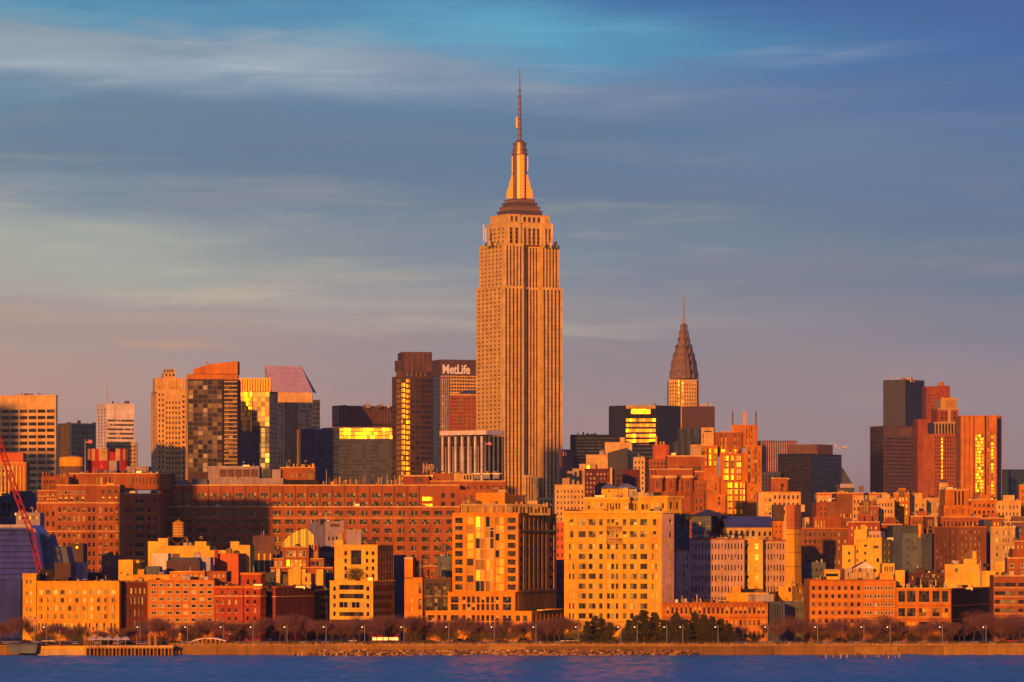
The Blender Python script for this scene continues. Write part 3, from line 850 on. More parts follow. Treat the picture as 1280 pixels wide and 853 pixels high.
b = T('gold_banded_block', 'low grey banded office block with a glowing gold band of glass near its top')
b.block(fp(424, 3060, [(493, -4)], [(402, -58)]), 534, 'slate', [[('ribbon_dim', None, None, 1, 1, 537, 610, 15, .5)], [('ribbon_gold', 424.5, 492, 1, 1, 535, 549, 3, .8), ('ribbon_dim', 424.5, 492, 1, 1, 551, 615, 14, .5)]], back=40, bands=[(534, 535, .4, 'pink_grey')]); b.finish()

b = T('curved_tower', 'dark bronze tower with a bowed front catching a tall streak of sunlight')
seg = [(495, -34), (501, -22), (507, -10), (513, 0), (519, 10), (526, 20), (540, 34)]
b.block(fp(490, 2700, seg), 471, 'bronze', [[('ribbon_bronze' if i not in (1, 3) else 'ribbon_glint', None, None, 1, 1.02, 473, 615, 22, .62)] if i != 2 else [('ribbon_glint', None, None, 1, 1.02, 478, 615, 21, .7)] for i in range(7)], back=25, par=.5)
b.block(fp(495, 2706, [(503, -20), (538, 12)]), 464, 'purple_brown', [[], [('curtain_pink', 503.5, 537, 1, 1, 465, 470, 1, 1)]], yb=472)
b.block(fp(503, 2710, [(540, 10)]), 440, 'purple_brown', [[('pier', 505, 539, 5, .2, 441, 464, .5, 'brown')]], yb=465, part='penthouse')
b.block(front(493.5, 503, 2709, -10), 451, 'bronze', [[('void', None, None, 1, .9, 455, 463, 1, .9)]], yb=465, part='penthouse', bands=[(451, 453, .8, 'bronze')]); b.finish()

b = T('slab_tower', 'wide concrete slab tower with white lettering along its dark top band')
plan = corner(539, 551, 600, 4200, 20)
b.block(plan, 449.5, 'purple_brown', [[('curtain_navy', None, None, 1, 1, 456, 620, 1, 1)], [('mat', 'salmon'), ('ribbon_bronze', 551.5, 600, 1, 1, 470, 562, 22, .55), ('pier', 551.5, 600, 14, .2, 470, 560, .6, 'salmon')]], back=35, bands=[(449.5, 469.6, .4, 'dim_brown')])
cu = bpy.data.curves.new('lettering', 'FONT'); cu.body = 'MetLife'; cu.size = 13.6; cu.extrude = .4; cu.offset = .32; cu.align_x = 'LEFT'
to = bpy.data.objects.new('lettering_curve', cu); COL.objects.link(to)
dg = bpy.context.evaluated_depsgraph_get(); me = bpy.data.meshes.new_from_object(to.evaluated_get(dg)); bpy.data.objects.remove(to)
me.materials.clear(); me.materials.append(M('sign_white'))
A_, B_ = plan[0][1], plan[0][2]; U_ = (B_ - A_).normalized(); k = (551.5 - 640) / F
xs = [v.co.x for v in me.vertices]; wl = max(xs) - min(xs); want = (585.5 - 551.5) / F * 4200 / U_.x
for v in me.vertices: v.co.x *= want / wl; 
o = link('lettering', me, b.root)
u0 = (k * A_.y - A_.x) / (U_.x - k * U_.y); p = A_ + U_ * (u0 + .8) + Vector((U_.y, -U_.x)) * 1.1
o.location = (p.x - b.o[0], p.y - b.o[1], wz(467, 4200) - b.o[2]); o.rotation_euler = (math.radians(90), 0, math.atan2(U_.y, U_.x))
b.finish()

b = T('striped_tower', 'narrow blue and white striped tower in front of the lettered slab')
b.block(front(551.5, 562, 4000, 0), 472, 'slate', [[('pier', None, None, 4, .35, 473, 560, .6, 'pale_grey'), ('ribbon_blue', 552, 562, 1, 1, 488, 545, 12, .5)]], back=12); b.finish()
b = T('stone_tower', 'old brick tower with a dark hipped roof in front of the lettered slab')
b.block(front(562, 600, 3900, 4), 493, 'orange_brick', [[('far', 563, 599, 13, .45, 496, 560, 14, .5), ('pier', 574, 599, 4, .25, 495, 560, .8)]], bands=[(493, 494.4, .8, 'salmon')])
mm = MB(); D = 3903; x0, x1 = wx(574, D), wx(602, D)
mm.prism([(x0, D), (x1, D), (x1, D + 20), (x0, D + 20)], wz(493, D), wz(491.5, D), 'slate')
mm.face([(x0, D, wz(491.5, D)), (x1, D, wz(491.5, D)), (x1 - 4, D + 8, wz(487.5, D)), (x0 + 6, D + 8, wz(487.5, D))], 'slate')
mm.face([(x0, D, wz(491.5, D)), (x0 + 6, D + 8, wz(487.5, D)), (x0, D + 16, wz(491.5, D))], 'slate')
b.part(mm, 'hipped_roof'); b.finish()

b = T('colonnade_tower', 'dark office tower with tall white piers under a projecting pale top slab')
plan = corner(550, 607.5, 630, 2600, -30)
b.block(plan, 545, 'bronze', [[('strip_dark', 550.5, 607, 6, .8, 546, 625, 1, 1), ('pier', 546, 607.5, 7, .22, 545.5, 625, 1.6, 'white'), ('pier', 551, 605, 12, .08, 558, 625, .7, 'white')], [('strip_navy', 608.5, 629.5, 4, .9, 546, 625, 1, 1), ('pier', 608, 630, 4, .1, 545.5, 625, 1.2, 'blue_grey')]], back=30)
b.block(fp(607.7, 2597, [(630.6, 60)], [(549.5, -30)]), 538, 'white', [[], []], yb=543.6, part='top_slab'); b.finish()

# ------------------------------------------------------------------ the tallest skyscraper
b = T('stepped_skyscraper', 'tallest limestone skyscraper with stepped setbacks, a silver mast and a needle antenna')
AL, AR = -62, 28
def tier(px_l, px_c, r0, r1, px_r, D, yt, yb, lcols, faces_extra=None, dep=13, nl=4, nr=4, ytw=None, mat='limestone'):
    pl = fp(px_c, D, [(r0, AR), ('L', dep, AR + 90), (r1, AR), ('L', -dep * .55, AR + 90), (px_r, AR)], [(px_l, AL)])
    y0 = ytw or yt + 3
    yb_ = yb or 660
    st = lambda a, c, n, w=.5: ('strip', a, c, n, w, y0, yb_, 1, 1)
    f = [[('strip_stone', px_l + .8, px_c - 2, lcols, .42, y0, yb_, 1, 1)] if lcols else [],
         [st(px_c + 2.6, r0 - 1.4, nl)], [], [st(r0 + 3, r1 - .4, 4, .55)], [], [st(r1 + 4.6, px_r - 1.6, nr)]]
    b.block(pl, yt, mat, f, yb=yb, back=35, bands=[(yt, yt + 1.4, .5, 'limestone')], par=.6)
    return pl
tier(595, 628, 655, 673.5, 703.2, 3500, 357, None, 6, nl=5, nr=5)
tier(599, 629.5, 654.5, 673, 699.2, 3504, 304, 358, 6, nl=5, nr=5)
tier(609.5, 633, 651, 676, 690.8, 3509, 277, 305, 4, dep=3, nl=2, nr=2, ytw=284)
tier(613, 634.5, 650, 677, 687, 3512, 267.5, 278, 0, dep=2, nl=2, nr=2, ytw=270)
b.block(fp(655.5, 3490, [(668, AR), (673, AR)], [(655, AL)]), 594, 'limestone', [[], [('strip', 657, 667, 3, .5, 597, 660, 1, 1)], []], back=14, part='wing')
b.block(fp(674, 3478, [(700, AR)], [(671, AL)]), 622, 'limestone', [[], [('strip', 675, 700, 6, .5, 625, 670, 1, 1)]], back=14, part='wing')
for (l, c, r, yt, yb, k) in ((621.5, 640, 677.8, 262.5, 268.5, 'crown_steel'), (624.5, 641, 675, 257, 263, 'mast_metal'), (628, 642, 671.5, 252.5, 257.5, 'crown_steel'), (631, 643, 668.5, 248.5, 253, 'mast_metal')):
    b.block(fp(c, 3516, [(r, AR)], [(l, AL)]), yt, k, [[('pier', None, None, 6, .3, yt + .6, yb, .5)], [('pier', None, None, 9, .3, yt + .6, yb, .5)]], yb=yb, part='crown_tier', par=.3, bands=[(yt, yt + 1.1, .8, k)], roof='dim_brown')
cx, cy = wx(649.6, 3525), 3525.0
Z = lambda y: wz(y, 3525)
mpx = 3525 / F
mm = MB()
mm.lathe(cx, cy, [(9.0 * mpx, Z(249)), (9.0 * mpx, Z(195)), (8.2 * mpx, Z(193))], 'mast_metal', 12, rot=math.radians(-96 - 15))
b.part(mm, 'mooring_mast')
mm = MB()
for j in range(3):
    x = cx + (-5.2 + j * 5.2) * mpx
mm.box(cx + .3 * mpx, cx + 5.6 * mpx, cy - 9.3 * mpx, cy - 8.2 * mpx, Z(248.5), Z(194.5), 'gold_metal')
for t in range(4): x = cx + (.3 + 1.76 * t) * mpx; mm.box(x - .18, x + .18, cy - 9.6 * mpx, cy - 9.3 * mpx, Z(248.5), Z(194.5), 'mast_metal')
for t in range(13): z = Z(197 + 4 * t); mm.box(cx + .3 * mpx, cx + 5.6 * mpx, cy - 9.45 * mpx, cy - 9.3 * mpx, z, z + .5, 'dim_brown')
b.part(mm, 'window_shaft')
for a0 in (-2, 88, 178):
    mm = MB()
    d = Vector((math.cos(math.radians(a0)), math.sin(math.radians(a0)))); e = Vector((-d.y, d.x)) * 2.2
    prof = [(16.6, 248.5), (15.6, 237), (13.4, 236), (12.9, 228), (11.4, 227), (10.6, 219)]
    for (r0, y0), (r1, y1) in zip(prof, prof[1:]):
        for sg in (1, -1):
            q = [d * (7 * mpx) + e * sg, d * (r0 * mpx) + e * sg, d * (r1 * mpx) + e * sg, d * (7 * mpx) + e * sg]
            zz = [Z(y0), Z(y0), Z(y1), Z(y1)]
            mm.face([(cx + p.x, cy + p.y, z) for p, z in zip(q, zz)], 'mast_skin')
        o1, o2 = d * (r0 * mpx), d * (r1 * mpx)
        mm.face([(cx + p.x, cy + p.y, z) for p, z in ((o1 - e, Z(y0)), (o1 + e, Z(y0)), (o2 + e, Z(y1)), (o2 - e, Z(y1)))], 'gold_metal')
    b.part(mm, 'mast_wing')
mm = MB()
P_ = lambda r, y: (r * mpx, Z(y))
mm.lathe(cx, cy, [P_(8.2, 194), P_(10.2, 193.4), P_(10.2, 191.8), P_(8.4, 191.5), P_(8.4, 188.6), P_(9.6, 188.3), P_(9.6, 186.8), P_(7.8, 186.4), P_(7.8, 181), P_(9, 180.6), P_(9, 179.2), P_(7, 178.8), P_(4.6, 176), P_(2.6, 174.8), P_(0, 174.6)], 'mast_metal', 20)
b.part(mm, 'dome')
mm = MB()
for (r0, y0, r1, y1) in ((2.2, 176, 2.0, 150), (1.9, 150, 1.5, 122), (1.2, 122, .9, 105), (.7, 105, .3, 86)):
    mm.tube((cx, cy, Z(y0)), (cx, cy, Z(y1)), r0 * mpx, r1 * mpx, 'mast_metal', 8)
for y in (170, 163, 157, 150, 144, 138, 131, 122, 114):
    mm.lathe(cx, cy, [P_(.5, y), P_(2.7 - (170 - y) * .014, y - .3), P_(2.7 - (170 - y) * .014, y - 1.6), P_(.5, y - 1.9)], 'crown_steel', 8)
mm.box(cx - 4.8 * mpx, cx - 2.6 * mpx, cy - 1, cy + 1, Z(160), Z(147), 'mast_metal')
b.part(mm, 'antenna')
for px, y0, y1 in ((604.5, 281, 301), (690, 280, 296), (607, 286, 304), (640.5, 196, 217), (659.5, 196, 214)):
    b.unit(px - .7, px + .7, y0, y1, 3508 if y0 > 250 else 3520, 'mast_metal', 1.2, name='antenna_panel', ri=1)
b.clutter(602, 628, 304.5, 3510, 8, 5, 31, ('mast_metal', 'dim_brown', 'tan')); b.clutter(676, 697, 304.5, 3512, 6, 5, 33, ('mast_metal', 'dim_brown', 'tan'))
b.finish()

# ------------------------------------------------------------------ right of the tallest
b = T('office_block', 'low brown block with two lit windows just right of the tallest skyscraper')
b.block(front(699, 716, 3300, 0), 562, 'brown', [[('gold', 703, 709, 2, .5, 563, 571, 1, .7), ('far', 703, 715, 4, .5, 576, 606, 5, .5)]]); b.finish()
b = T('office_tower', 'squat navy glass box with a steaming vent on its roof, right of the tallest skyscraper')
b.block(front(713.5, 776, 3600, 0), 543.5, 'navy', [[('ribbon_blue', 714, 775, 1, 1, 546, 620, 18, .25)]], back=40); b.clutter(722, 745, 543.5, 3606, 5, 5, 3, ('navy', 'slate')); b.finish()
b = T('office_tower', 'three-sided tower with golden bands in front and navy flanks, left of the spired tower')
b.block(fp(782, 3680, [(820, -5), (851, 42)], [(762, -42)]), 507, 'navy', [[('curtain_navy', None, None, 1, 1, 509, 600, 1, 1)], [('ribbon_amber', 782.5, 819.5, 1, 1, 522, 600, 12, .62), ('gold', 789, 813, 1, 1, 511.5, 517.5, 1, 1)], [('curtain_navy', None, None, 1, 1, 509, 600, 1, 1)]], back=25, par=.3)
b.block(front(782.6, 819.4, 3679.2, -5), 506.6, 'tan', [[]], yb=511, part='parapet', back=4); b.clutter(812, 822, 506.5, 3686, 3, 5, 5); b.finish()

# the spired tower
b = T('spired_tower', 'slender art deco tower whose tapering arched steel crown ends in a needle spire')
D = 4060.0; cc = 854.8; ps = D / F
b.block(fp(849.8, D, [('L', 2.5, 60), (855.5, -6), ('L', -1.5, 60), (871, 22), (873.8, 70)], [(844.6, -4), ('L', -2.5, -50), (836, -30)]), 474.5, 'salmon',
        [[('strip_stone', None, None, 3, .4, 478, 560, 1, 1)], [], [('strip_gold', None, None, 1, .9, 475, 560, 1, 1)], [], [('strip_stone', None, None, 1, .4, 478, 560, 1, 1)], [], [('strip_stone', None, None, 5, .4, 480, 560, 1, 1)], [('curtain_navy', None, None, 1, .9, 476, 560, 1, 1)]], back=30)
ccx, ccy = wx(cc, D + 18), D + 18
yaw = math.radians(22)
prof = [(16.8, 474), (15.8, 466), (14.8, 461), (13.6, 455), (12.6, 450), (11, 444), (9.8, 440), (7.4, 434), (6.0, 430), (4.8, 424), (4.0, 420), (2.9, 414), (2.1, 410), (1.5, 404), (1.1, 399), (.8, 397), (.6, 380), (.2, 366)]
mm = MB(); zc = lambda y: wz(y, D + 18)
for i, ((r0, y0), (r1, y1)) in enumerate(zip(prof, prof[1:])):
    mm.lathe(ccx, ccy, [(r0 * ps * 1.16, zc(y0)), (r1 * ps * 1.16, zc(y1))], 'crown_steel' if i < 13 else ('gold_metal' if i == 13 else 'crown_rim'), 4 if i < 13 else 8, rot=yaw + math.pi / 4 - math.pi / 4)
b.part(mm, 'crown_core')
def arch(mm, cxp, cyp, ang, r, zb, zh, mat, th, wins):
    """a half-round gable standing on a wall of the crown, with a row of small triangular lights"""
    u = Vector((math.cos(ang), math.sin(ang))); nrm = Vector((u.y, -u.x))
    pts = [(-r, 0)] + [(-r * math.cos(math.pi * i / 12), zh * math.sin(math.pi * i / 12) + zh * .25) for i in range(13)] + [(r, 0)]
    P = lambda a, z, d: (cxp + u.x * a + nrm.x * d, cyp + u.y * a + nrm.y * d, zb + z)
    mm.face([P(a, z, th) for a, z in pts], mat)
    for (a, z), (a2, z2) in zip(pts, pts[1:]): mm.face([P(a, z, 0), P(a, z, th), P(a2, z2, th), P(a2, z2, 0)], mat)
    for i in range(wins):
        t = math.pi * (i + .8) / (wins + .6); q = .74
        ca, sz = -math.cos(t) * r * q, math.sin(t) * zh * q + zh * .2; w = r * .13
        mm.face([P(ca - w, sz - w, th + .06), P(ca + w, sz - w, th + .06), P(ca * 1.12, sz + w * 1.7, th + .06)], 'glass_brown')
lv = [(15.4, 474, 466, 8.8), (13.8, 463, 455, 7.9), (11.6, 452, 446, 6.6), (8.8, 442, 436, 5.0), (5.8, 432, 427, 3.3), (4.1, 422, 418, 2.4), (2.6, 413, 410, 1.6)]
for (r, yb_, ya_, ar) in lv:
    mm = MB()
    for q in range(4):
        a = math.radians(-23) + q * math.pi / 2
        n_ = Vector((math.sin(a), -math.cos(a)))
        rr_ = r * ps * .93
        arch(mm, ccx + n_.x * rr_, ccy + n_.y * rr_, a, ar * ps * 1.02, zc(yb_), (yb_ - ya_ + 3) * ps, 'crown_rim', 1.6, 5)
    b.part(mm, 'sunburst_arches')
b.finish()

b = T('plain_block', 'windowless purple brown block standing in front of the spired tower')
b.block(fp(867, 3940, [(893.5, 12)], [(852, -40)]), 508, 'purple_brown', [[('pier', None, None, 3, .2, 509, 560, .2, 'dim_brown')], []], back=30); b.clutter(875, 893, 508, 3950, 6, 7, 8, ('tan', 'gold_paint')); b.finish()
b = T('round_bay_tower', 'dark grey glass tower with rounded bays below the plain brown block')
def bays(x0, x1, n, D):
    segs = []; w = (x1 - x0) / n
    for i in range(n):
        for j, a in enumerate((-45, -15, 15, 45)): segs.append((x0 + w * (i + (j + 1) / 4), a))
    return fp(x0, D, segs)
for (x0, x1, n, D, yt, yb) in ((848, 876, 3, 3000, 535.5, None), (842, 866, 3, 2994, 552, None)):
    pl = bays(x0, x1, n, D)
    b.block(pl, yt, 'slate', [[('curtain_blue', None, None, 1, .95, yt + 1.5, 610, 1, 1)] for _ in pl[0]], yb=yb, back=16)
b.block(front(863, 876, 2985, 0), 556, 'tan', [[]], back=10, part='lift_tower', bands=[(556, 557.5, .3, 'gold_paint')]); b.finish()
b = T('office_block', 'low navy block tucked behind the round orange tank')
b.block(front(788, 838, 3200, 0), 556, 'navy', [[('ribbon_blue', 789, 837, 1, 1, 558, 610, 10, .3)]], par=.2)
b.unit(812, 832, 552, 557, 3206, 'navy', 8); b.finish()
b = T('stepped_block', 'salmon stepped building with blank walls and a dark glass wedge')
b.block(front(756, 790, 2750, -4), 553, 'salmon', [[]], back=25); b.block(front(732.5, 760, 2740, -4), 568.5, 'salmon', [[('far', 736, 758, 1, .9, 578, 579.5, 1, .8)]], back=25); b.block(front(724, 745, 2735, -4), 580, 'tan', [[('gold', 733.5, 737, 1, .9, 581.5, 586, 1, .9)]])
b.unit(749, 756, 562, 569, 2745, 'pale_grey', shape='cone', ri=1); b.unit(775, 781, 547, 553, 2760, 'salmon', ri=0)
mm = MB(); D = 2720; A = [(wx(x, D), D, wz(y, D)) for x, y in ((760.5, 612), (784.5, 612), (784.5, 559.5), (760.5, 566))]; Bk = [(x, y + 26, z) for x, y, z in A]
mm.face(A, 'glass_navy')
for i in (1, 2, 3): j = (i + 1) % 4; mm.face([A[i], Bk[i], Bk[j], A[j]], 'navy')
for i in range(1, 8): x = wx(760.5 + i * 3, D); mm.box(x - .12, x + .12, D - .2, D, wz(612, D), wz(566 - i * .8 + .6, D), 'dim_brown')
for i in range(1, 9): z = wz(566 + i * 5, D); mm.box(wx(760.7, D), wx(784.3, D), D - .12, D, z, z + .25, 'dim_brown')
b.part(mm, 'glass_wedge'); b.finish()

b = T('ribbed_tower', 'far purple block with close upright ribs right of the deco tower with gold windows')
b.block(fp(950, 4300, [(996, 8)]), 551, 'purple_brown', [[('pier', 950.5, 995.5, 16, .4, 552, 590, 1.2, 'pink'), ('ribbon_blue', 951, 995, 1, 1, 570, 640, 16, .4)]], back=30); b.finish()
b = T('office_tower', 'bulky near-black tower with a brown rooftop box, in front of the ribbed purple block')
b.block(corner(972, 1014, 1052, 3900, -30), 567, 'navy', [[('ribbon_bronze', None, None, 1, .98, 570, 640, 16, .35)], [('curtain_navy', None, None, 1, 1, 568.5, 640, 1, 1)]], back=30)
b.block(corner(984, 1022, 1041, 3906, -30), 555.5, 'brown', [[], []], yb=568, part='plant_room')
b.block(front(951, 976, 3890, 10), 590, 'slate', [[('far', 952, 975, 6, .5, 593, 640, 10, .5)]], part='annexe'); b.finish()
b = T('gabled_building', 'dark steep gable rising beside the bulky black tower')
mm = MB(); D = 3500
b.block(front(1050, 1068, D, 0), 607, 'slate', [[]]); pts = [(wx(x, D), wz(y, D)) for x, y in ((1052, 607), (1053, 584.5), (1067, 607))]
mm.face([(x, D - .3, z) for x, z in pts], 'slate'); mm.face([(x, D + 25, z) for x, z in pts][::-1], 'slate')
for i in range(3): j = (i + 1) % 3; mm.face([(pts[i][0], D - .3, pts[i][1]), (pts[j][0], D - .3, pts[j][1]), (pts[j][0], D + 25, pts[j][1]), (pts[i][0], D + 25, pts[i][1])][::-1], 'slate')
b.part(mm, 'gable_roof'); b.unit(1050, 1068, 605, 610, D - 2, 'pale_grey', 4); b.finish()

b = T('glass_tower', 'grey green glass tower with a navy right face, tallest of the right hand cluster')
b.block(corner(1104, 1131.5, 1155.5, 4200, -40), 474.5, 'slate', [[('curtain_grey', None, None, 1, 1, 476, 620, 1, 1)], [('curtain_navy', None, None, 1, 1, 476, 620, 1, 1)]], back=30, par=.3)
for p, y in ((1115, 466), (1106.5, 472), (1136, 468)): antenna(b, p, y, 476, 4206, 1.4)
b.clutter(1122, 1145, 475, 4206, 7, 5, 3, ('pink', 'red', 'tan')); b.finish()
b = T('office_tower', 'broad dark brown tower with faint floor bands below the grey green glass tower')
b.block(corner(1087.5, 1104.5, 1147, 3900, 24), 532.5, 'purple_brown', [[('curtain_navy', None, None, 1, 1, 534, 640, 1, 1)], [('ribbon_bronze', 1105, 1146, 1, .98, 546, 640, 20, .45), ('pier', 1122, 1144, 7, .4, 535, 544, .4, 'brown')]], back=30); b.finish()
b = T('brick_slab', 'tall plain dark red slab rising behind the stepped deco apartment tower')
b.block(front(1158, 1187, 3700, 4), 483, 'red_brick', [[('far', 1159, 1175, 8, .4, 492, 560, 16, .4)]]); b.block(front(1174.5, 1187.2, 3704, 4), 482, 'orange_brick', [[]], yb=500)
b.unit(1173, 1180, 477.5, 484, 3712, 'orange', shape='drum', name='water_tank')
b.block(front(1147, 1172, 3600, 4), 524, 'red_brick', [[]], part='wing'); b.finish()
b = T('deco_apartments', 'stepped deco apartment tower with a crowned top and one gold column of windows')
D = 3000
b.block(fp(1168, D, [(1213.5, 6)], [(1153.5, -2)]), 542.5, 'orange_brick', [[('far', 1155, 1167, 1, .1, 600, 640, 1, .1)], [('far', 1168.5, 1176, 3, .5, 545, 640, 20, .5), ('gold', 1176.4, 1178.6, 1, .8, 546, 600, 11, .7), ('far', 1180, 1213, 10, .5, 545, 640, 20, .5), ('pier', 1180, 1213, 5, .2, 543, 640, .6)]], back=25)
b.block(front(1167, 1202, D + 4, 6), 528, 'purple_brown', [[('pier', 1167, 1202, 9, .35, 529, 543, .8, 'tan'), ('void', 1169, 1201, 8, .4, 531, 542, 1, .9), ('gold', 1186.5, 1189, 1, .9, 536, 542, 1, .9)]], yb=543, bands=[(527.6, 529.5, .6, 'tan')])
b.block(front(1171.5, 1198, D + 8, 6), 511, 'red_brick', [[('far', 1175, 1196, 4, .4, 514, 526, 2, .6), ('pier', 1184.5, 1188.5, 1, .9, 510, 528, .8, 'tan')]], yb=529, bands=[(511, 512.4, .6, 'tan')])
b.block(front(1176, 1196, D + 10, 6), 499, 'tan', [[('pier', 1177, 1195, 6, .3, 500, 511, .6, 'orange')]], yb=512, part='crown', bands=[(498.2, 499.6, .7, 'gold_paint')])
b.clutter(1177, 1196, 498.5, D + 12, 5, 3, 4, ('gold_paint', 'tan')); b.finish()
b = T('finned_tower', 'bright orange tower with upright fins, gold windows and a canted dark right side')
b.block(fp(1201, 2800, [(1216, -8), (1219, 10), (1230, -6), (1234, 12), (1245.5, -6), (1252.5, 48)]), 519.5, 'orange',
        [[('pier', 1203, 1215, 2, .12, 520, 640, .4, 'brown')], [('strip_dark', None, None, 1, .7, 520, 640, 1, 1)], [('ribbon_glint', 1219.5, 1229.5, 1, .98, 543, 640, 24, .72), ('pier', 1219.3, 1229.8, 1, 1, 520, 541, .3)], [('strip_dark', None, None, 1, .7, 520, 640, 1, 1)], [('strip_dark', 1234.5, 1236, 1, .8, 520, 640, 1, 1), ('ribbon_glint', 1239, 1243.5, 1, .9, 544, 640, 22, .6)], [('curtain_navy', None, None, 1, .9, 523, 640, 1, 1)]], back=30); b.finish()
b = T('office_block', 'slim dark blue block at the far right, nearer the finned orange tower')
b.block(front(1252.5, 1261, 4000, 0), 587, 'navy', [[('curtain_teal', None, None, 1, 1, 588, 640, 1, 1)]]); b.finish()
b = T('office_block', 'dark blue block at the extreme right behind the low brick roofs')
b.block(front(1263, 1290, 4100, 0), 587, 'navy', [[('curtain_teal', None, None, 1, 1, 588, 640, 1, 1)]]); b.finish()
# ------------------------------------------------------------------ middle distance
def tank(px, D, yt, yl, yg, r, label, k='wood'):
    """a roof water tank: staved drum, conical cap, timber or steel legs; px column, top / drum foot / leg foot rows, radius in px"""
    o = empty('water_tank', (wx(px, D), D, wz(yg, D)), label, 'water tank', 'roof water tanks')
    s = D / F; c = (0, 0); h = (yg - yl) * s; H = (yg - yt) * s; R_ = r * s
    m = MB(); e = h + (H - h) * .76
    for i in range(20):
        a0, a1 = 2 * math.pi * i / 20, 2 * math.pi * (i + 1) / 20
        f = lambda t, q: (q * math.cos(t), q * math.sin(t))
        p, q = f(a0, R_), f(a1, R_)
        m.face([(*p, h), (*q, h), (*q, e), (*p, e)], k if i % 3 else 'tan')
    for j in range(5):
        z = h + (e - h) * (j + .5) / 5
        m.lathe(0, 0, [(R_ + .02, z - .09), (R_ + .07, z - .09), (R_ + .07, z + .09), (R_ + .02, z + .09)], 'dark_wood', 20)
    m.build('drum', o)
    m = MB(); m.lathe(0, 0, [(R_ * 1.07, e), (R_ * 1.07, e + .15), (R_ * .12, H - .3), (0, H)], k, 20); m.build('conical_cap', o)
    if h > .3:
        m = MB(); w = R_ * (1.6 if r > 6 else .9)
        m.box(-w * 1.1, w * 1.1, -w * 1.1, w * 1.1, h - .35, h - .02, 'dark_wood')
        for x in (-w, w):
            for y in (-w, w): m.box(x - .15, x + .15, y - .15, y + .15, -1, h - .35, 'wood')
        for a, b2 in (((-w, -w), (w, -w)), ((w, -w), (w, w)), ((-w, -w), (-w, w))):
            m.tube((*a, .2), (*b2, h - .4), .09, .09, 'wood', 4); m.tube((*b2, .2), (*a, h - .4), .09, .09, 'wood', 4)
        m.build('stand', o)
    return o
def flag(px, D, yt, yg, fw, label, w=.12):
    o = empty('flagpole', (wx(px, D), D, wz(yg, D)), label, 'flagpole')
    s = D / F; H = (yg - yt) * s
    m = MB(); m.tube((0, 0, -.5), (0, 0, H), w, w * .6, 'steel', 8); m.lathe(0, 0, [(0, H + .3), (w * 1.6, H + .1), (0, H - .1)], 'gold_metal', 8); m.build('pole', o)
    m = MB(); n = 10; L_ = fw * s; hh = L_ * .58
    for i in range(n):
        x0, x1 = L_ * i / n, L_ * (i + 1) / n; y = lambda x: .12 * L_ * math.sin(x / L_ * 7); d = lambda x: -.16 * x
        for j in range(7):
            z0, z1 = H - hh + hh * j / 7, H - hh + hh * (j + 1) / 7
            k = 'flag_blue' if (i < 4 and j > 2) else ('flag_red' if j % 2 == 0 else 'white')
            m.face([(x0 + w, y(x0), z0 + d(x0)), (x1 + w, y(x1), z0 + d(x1)), (x1 + w, y(x1), z1 + d(x1)), (x0 + w, y(x0), z1 + d(x0))], k)
    m.build('flag', o)
    return o
plain('flag_blue', (.03, .04, .16), .8)
def Q(name, label, x0, x1, yt, D, mat, wins=(), a=0.0, back=14, bands=(), cl=0, tiers=(), xr=None, side=(), cat='building', group=None, fin=True):
    """one ordinary building: front wall x0..x1 (and side wall to xr), windows, setback tiers (x0, x1, yt, mat, wins) and rooftop clutter"""
    b = Bld(name, label, cat, group)
    pl = front(x0, x1, D, a) if xr is None else corner(x0, x1, xr, D, a if a else -18)
    b.block(pl, yt, mat, [list(wins), list(side)], back=back, bands=bands)
    if cl: b.clutter(x0 + 2, (xr or x1) - 2, yt, D + 3, cl, 6, int(x0))
    for i, t in enumerate(tiers):
        b.block(front(t[0], t[1], D + 3 + 2 * i, a), t[2], t[3], [list(t[4]) if len(t) > 4 else []], yb=(t[5] if len(t) > 5 else yt + 4), back=9, part='penthouse')
    return b.finish() if fin else b

b = Q('apartment_building', 'salmon apartment block with rows of small windows just right of the tallest skyscraper', 693.5, 731, 606, 2200, 'salmon', [('far', 695, 730, 8, .38, 611, 660, 7, .5)], bands=[(606, 607, .3, 'salmon')], fin=False)
for x0, x1, y0 in ((703, 712, 598), (709, 718, 589), (716, 724, 586), (724, 731, 588)): b.unit(x0, x1, y0, 608, 2206 + x0 - 700, 'tan' if x0 != 709 else 'pink_grey', 6)
b.unit(708, 716, 592, 597, 2203, 'dark', 2); b.finish()
b = Q('apartment_building', 'purple brick apartment block with a thin gold lit chimney edge', 731, 763, 586, 2300, 'maroon', [('farlit', 732, 762, 7, .45, 590, 640, 9, .45)], fin=False)
b.block(front(762.5, 765.3, 2298, -6), 584.5, 'yellow', [[]], part='chimney', back=5); b.block(front(765.3, 778, 2304, 4), 587, 'purple_brown', [[('far', 766, 777, 3, .5, 592, 640, 8, .4)]]); b.finish()
Q('building', 'flat purple block without windows behind the hipped cupola', 778, 800, 587, 2350, 'maroon', [('far', 790, 799, 2, .4, 594, 640, 8, .4)])
Q('building', 'narrow orange block with a column of dark windows beside the purple flat block', 792, 806, 572, 2500, 'salmon', [('far', 792, 805.5, 3, .45, 575, 640, 10, .5)], cl=2)
b = Bld('drum_tower', 'round bright orange rooftop drum with thin gold posts on top'); D = 2500
b.block(front(811, 843, D, 0), 574, 'orange_brick', [[('far', 812, 842, 7, .5, 577, 620, 8, .5)]], back=18)
b.unit(816, 838, 556, 575, D + 2, 'red_orange', shape='drum', name='drum'); b.unit(819, 821.5, 545, 557, D + 5, 'gold_paint', 1.5, name='post')
for x in (825, 829): b.unit(x, x + 1.5, 552, 557, D + 5, 'gold_paint', 1.5, name='post')
b.finish()

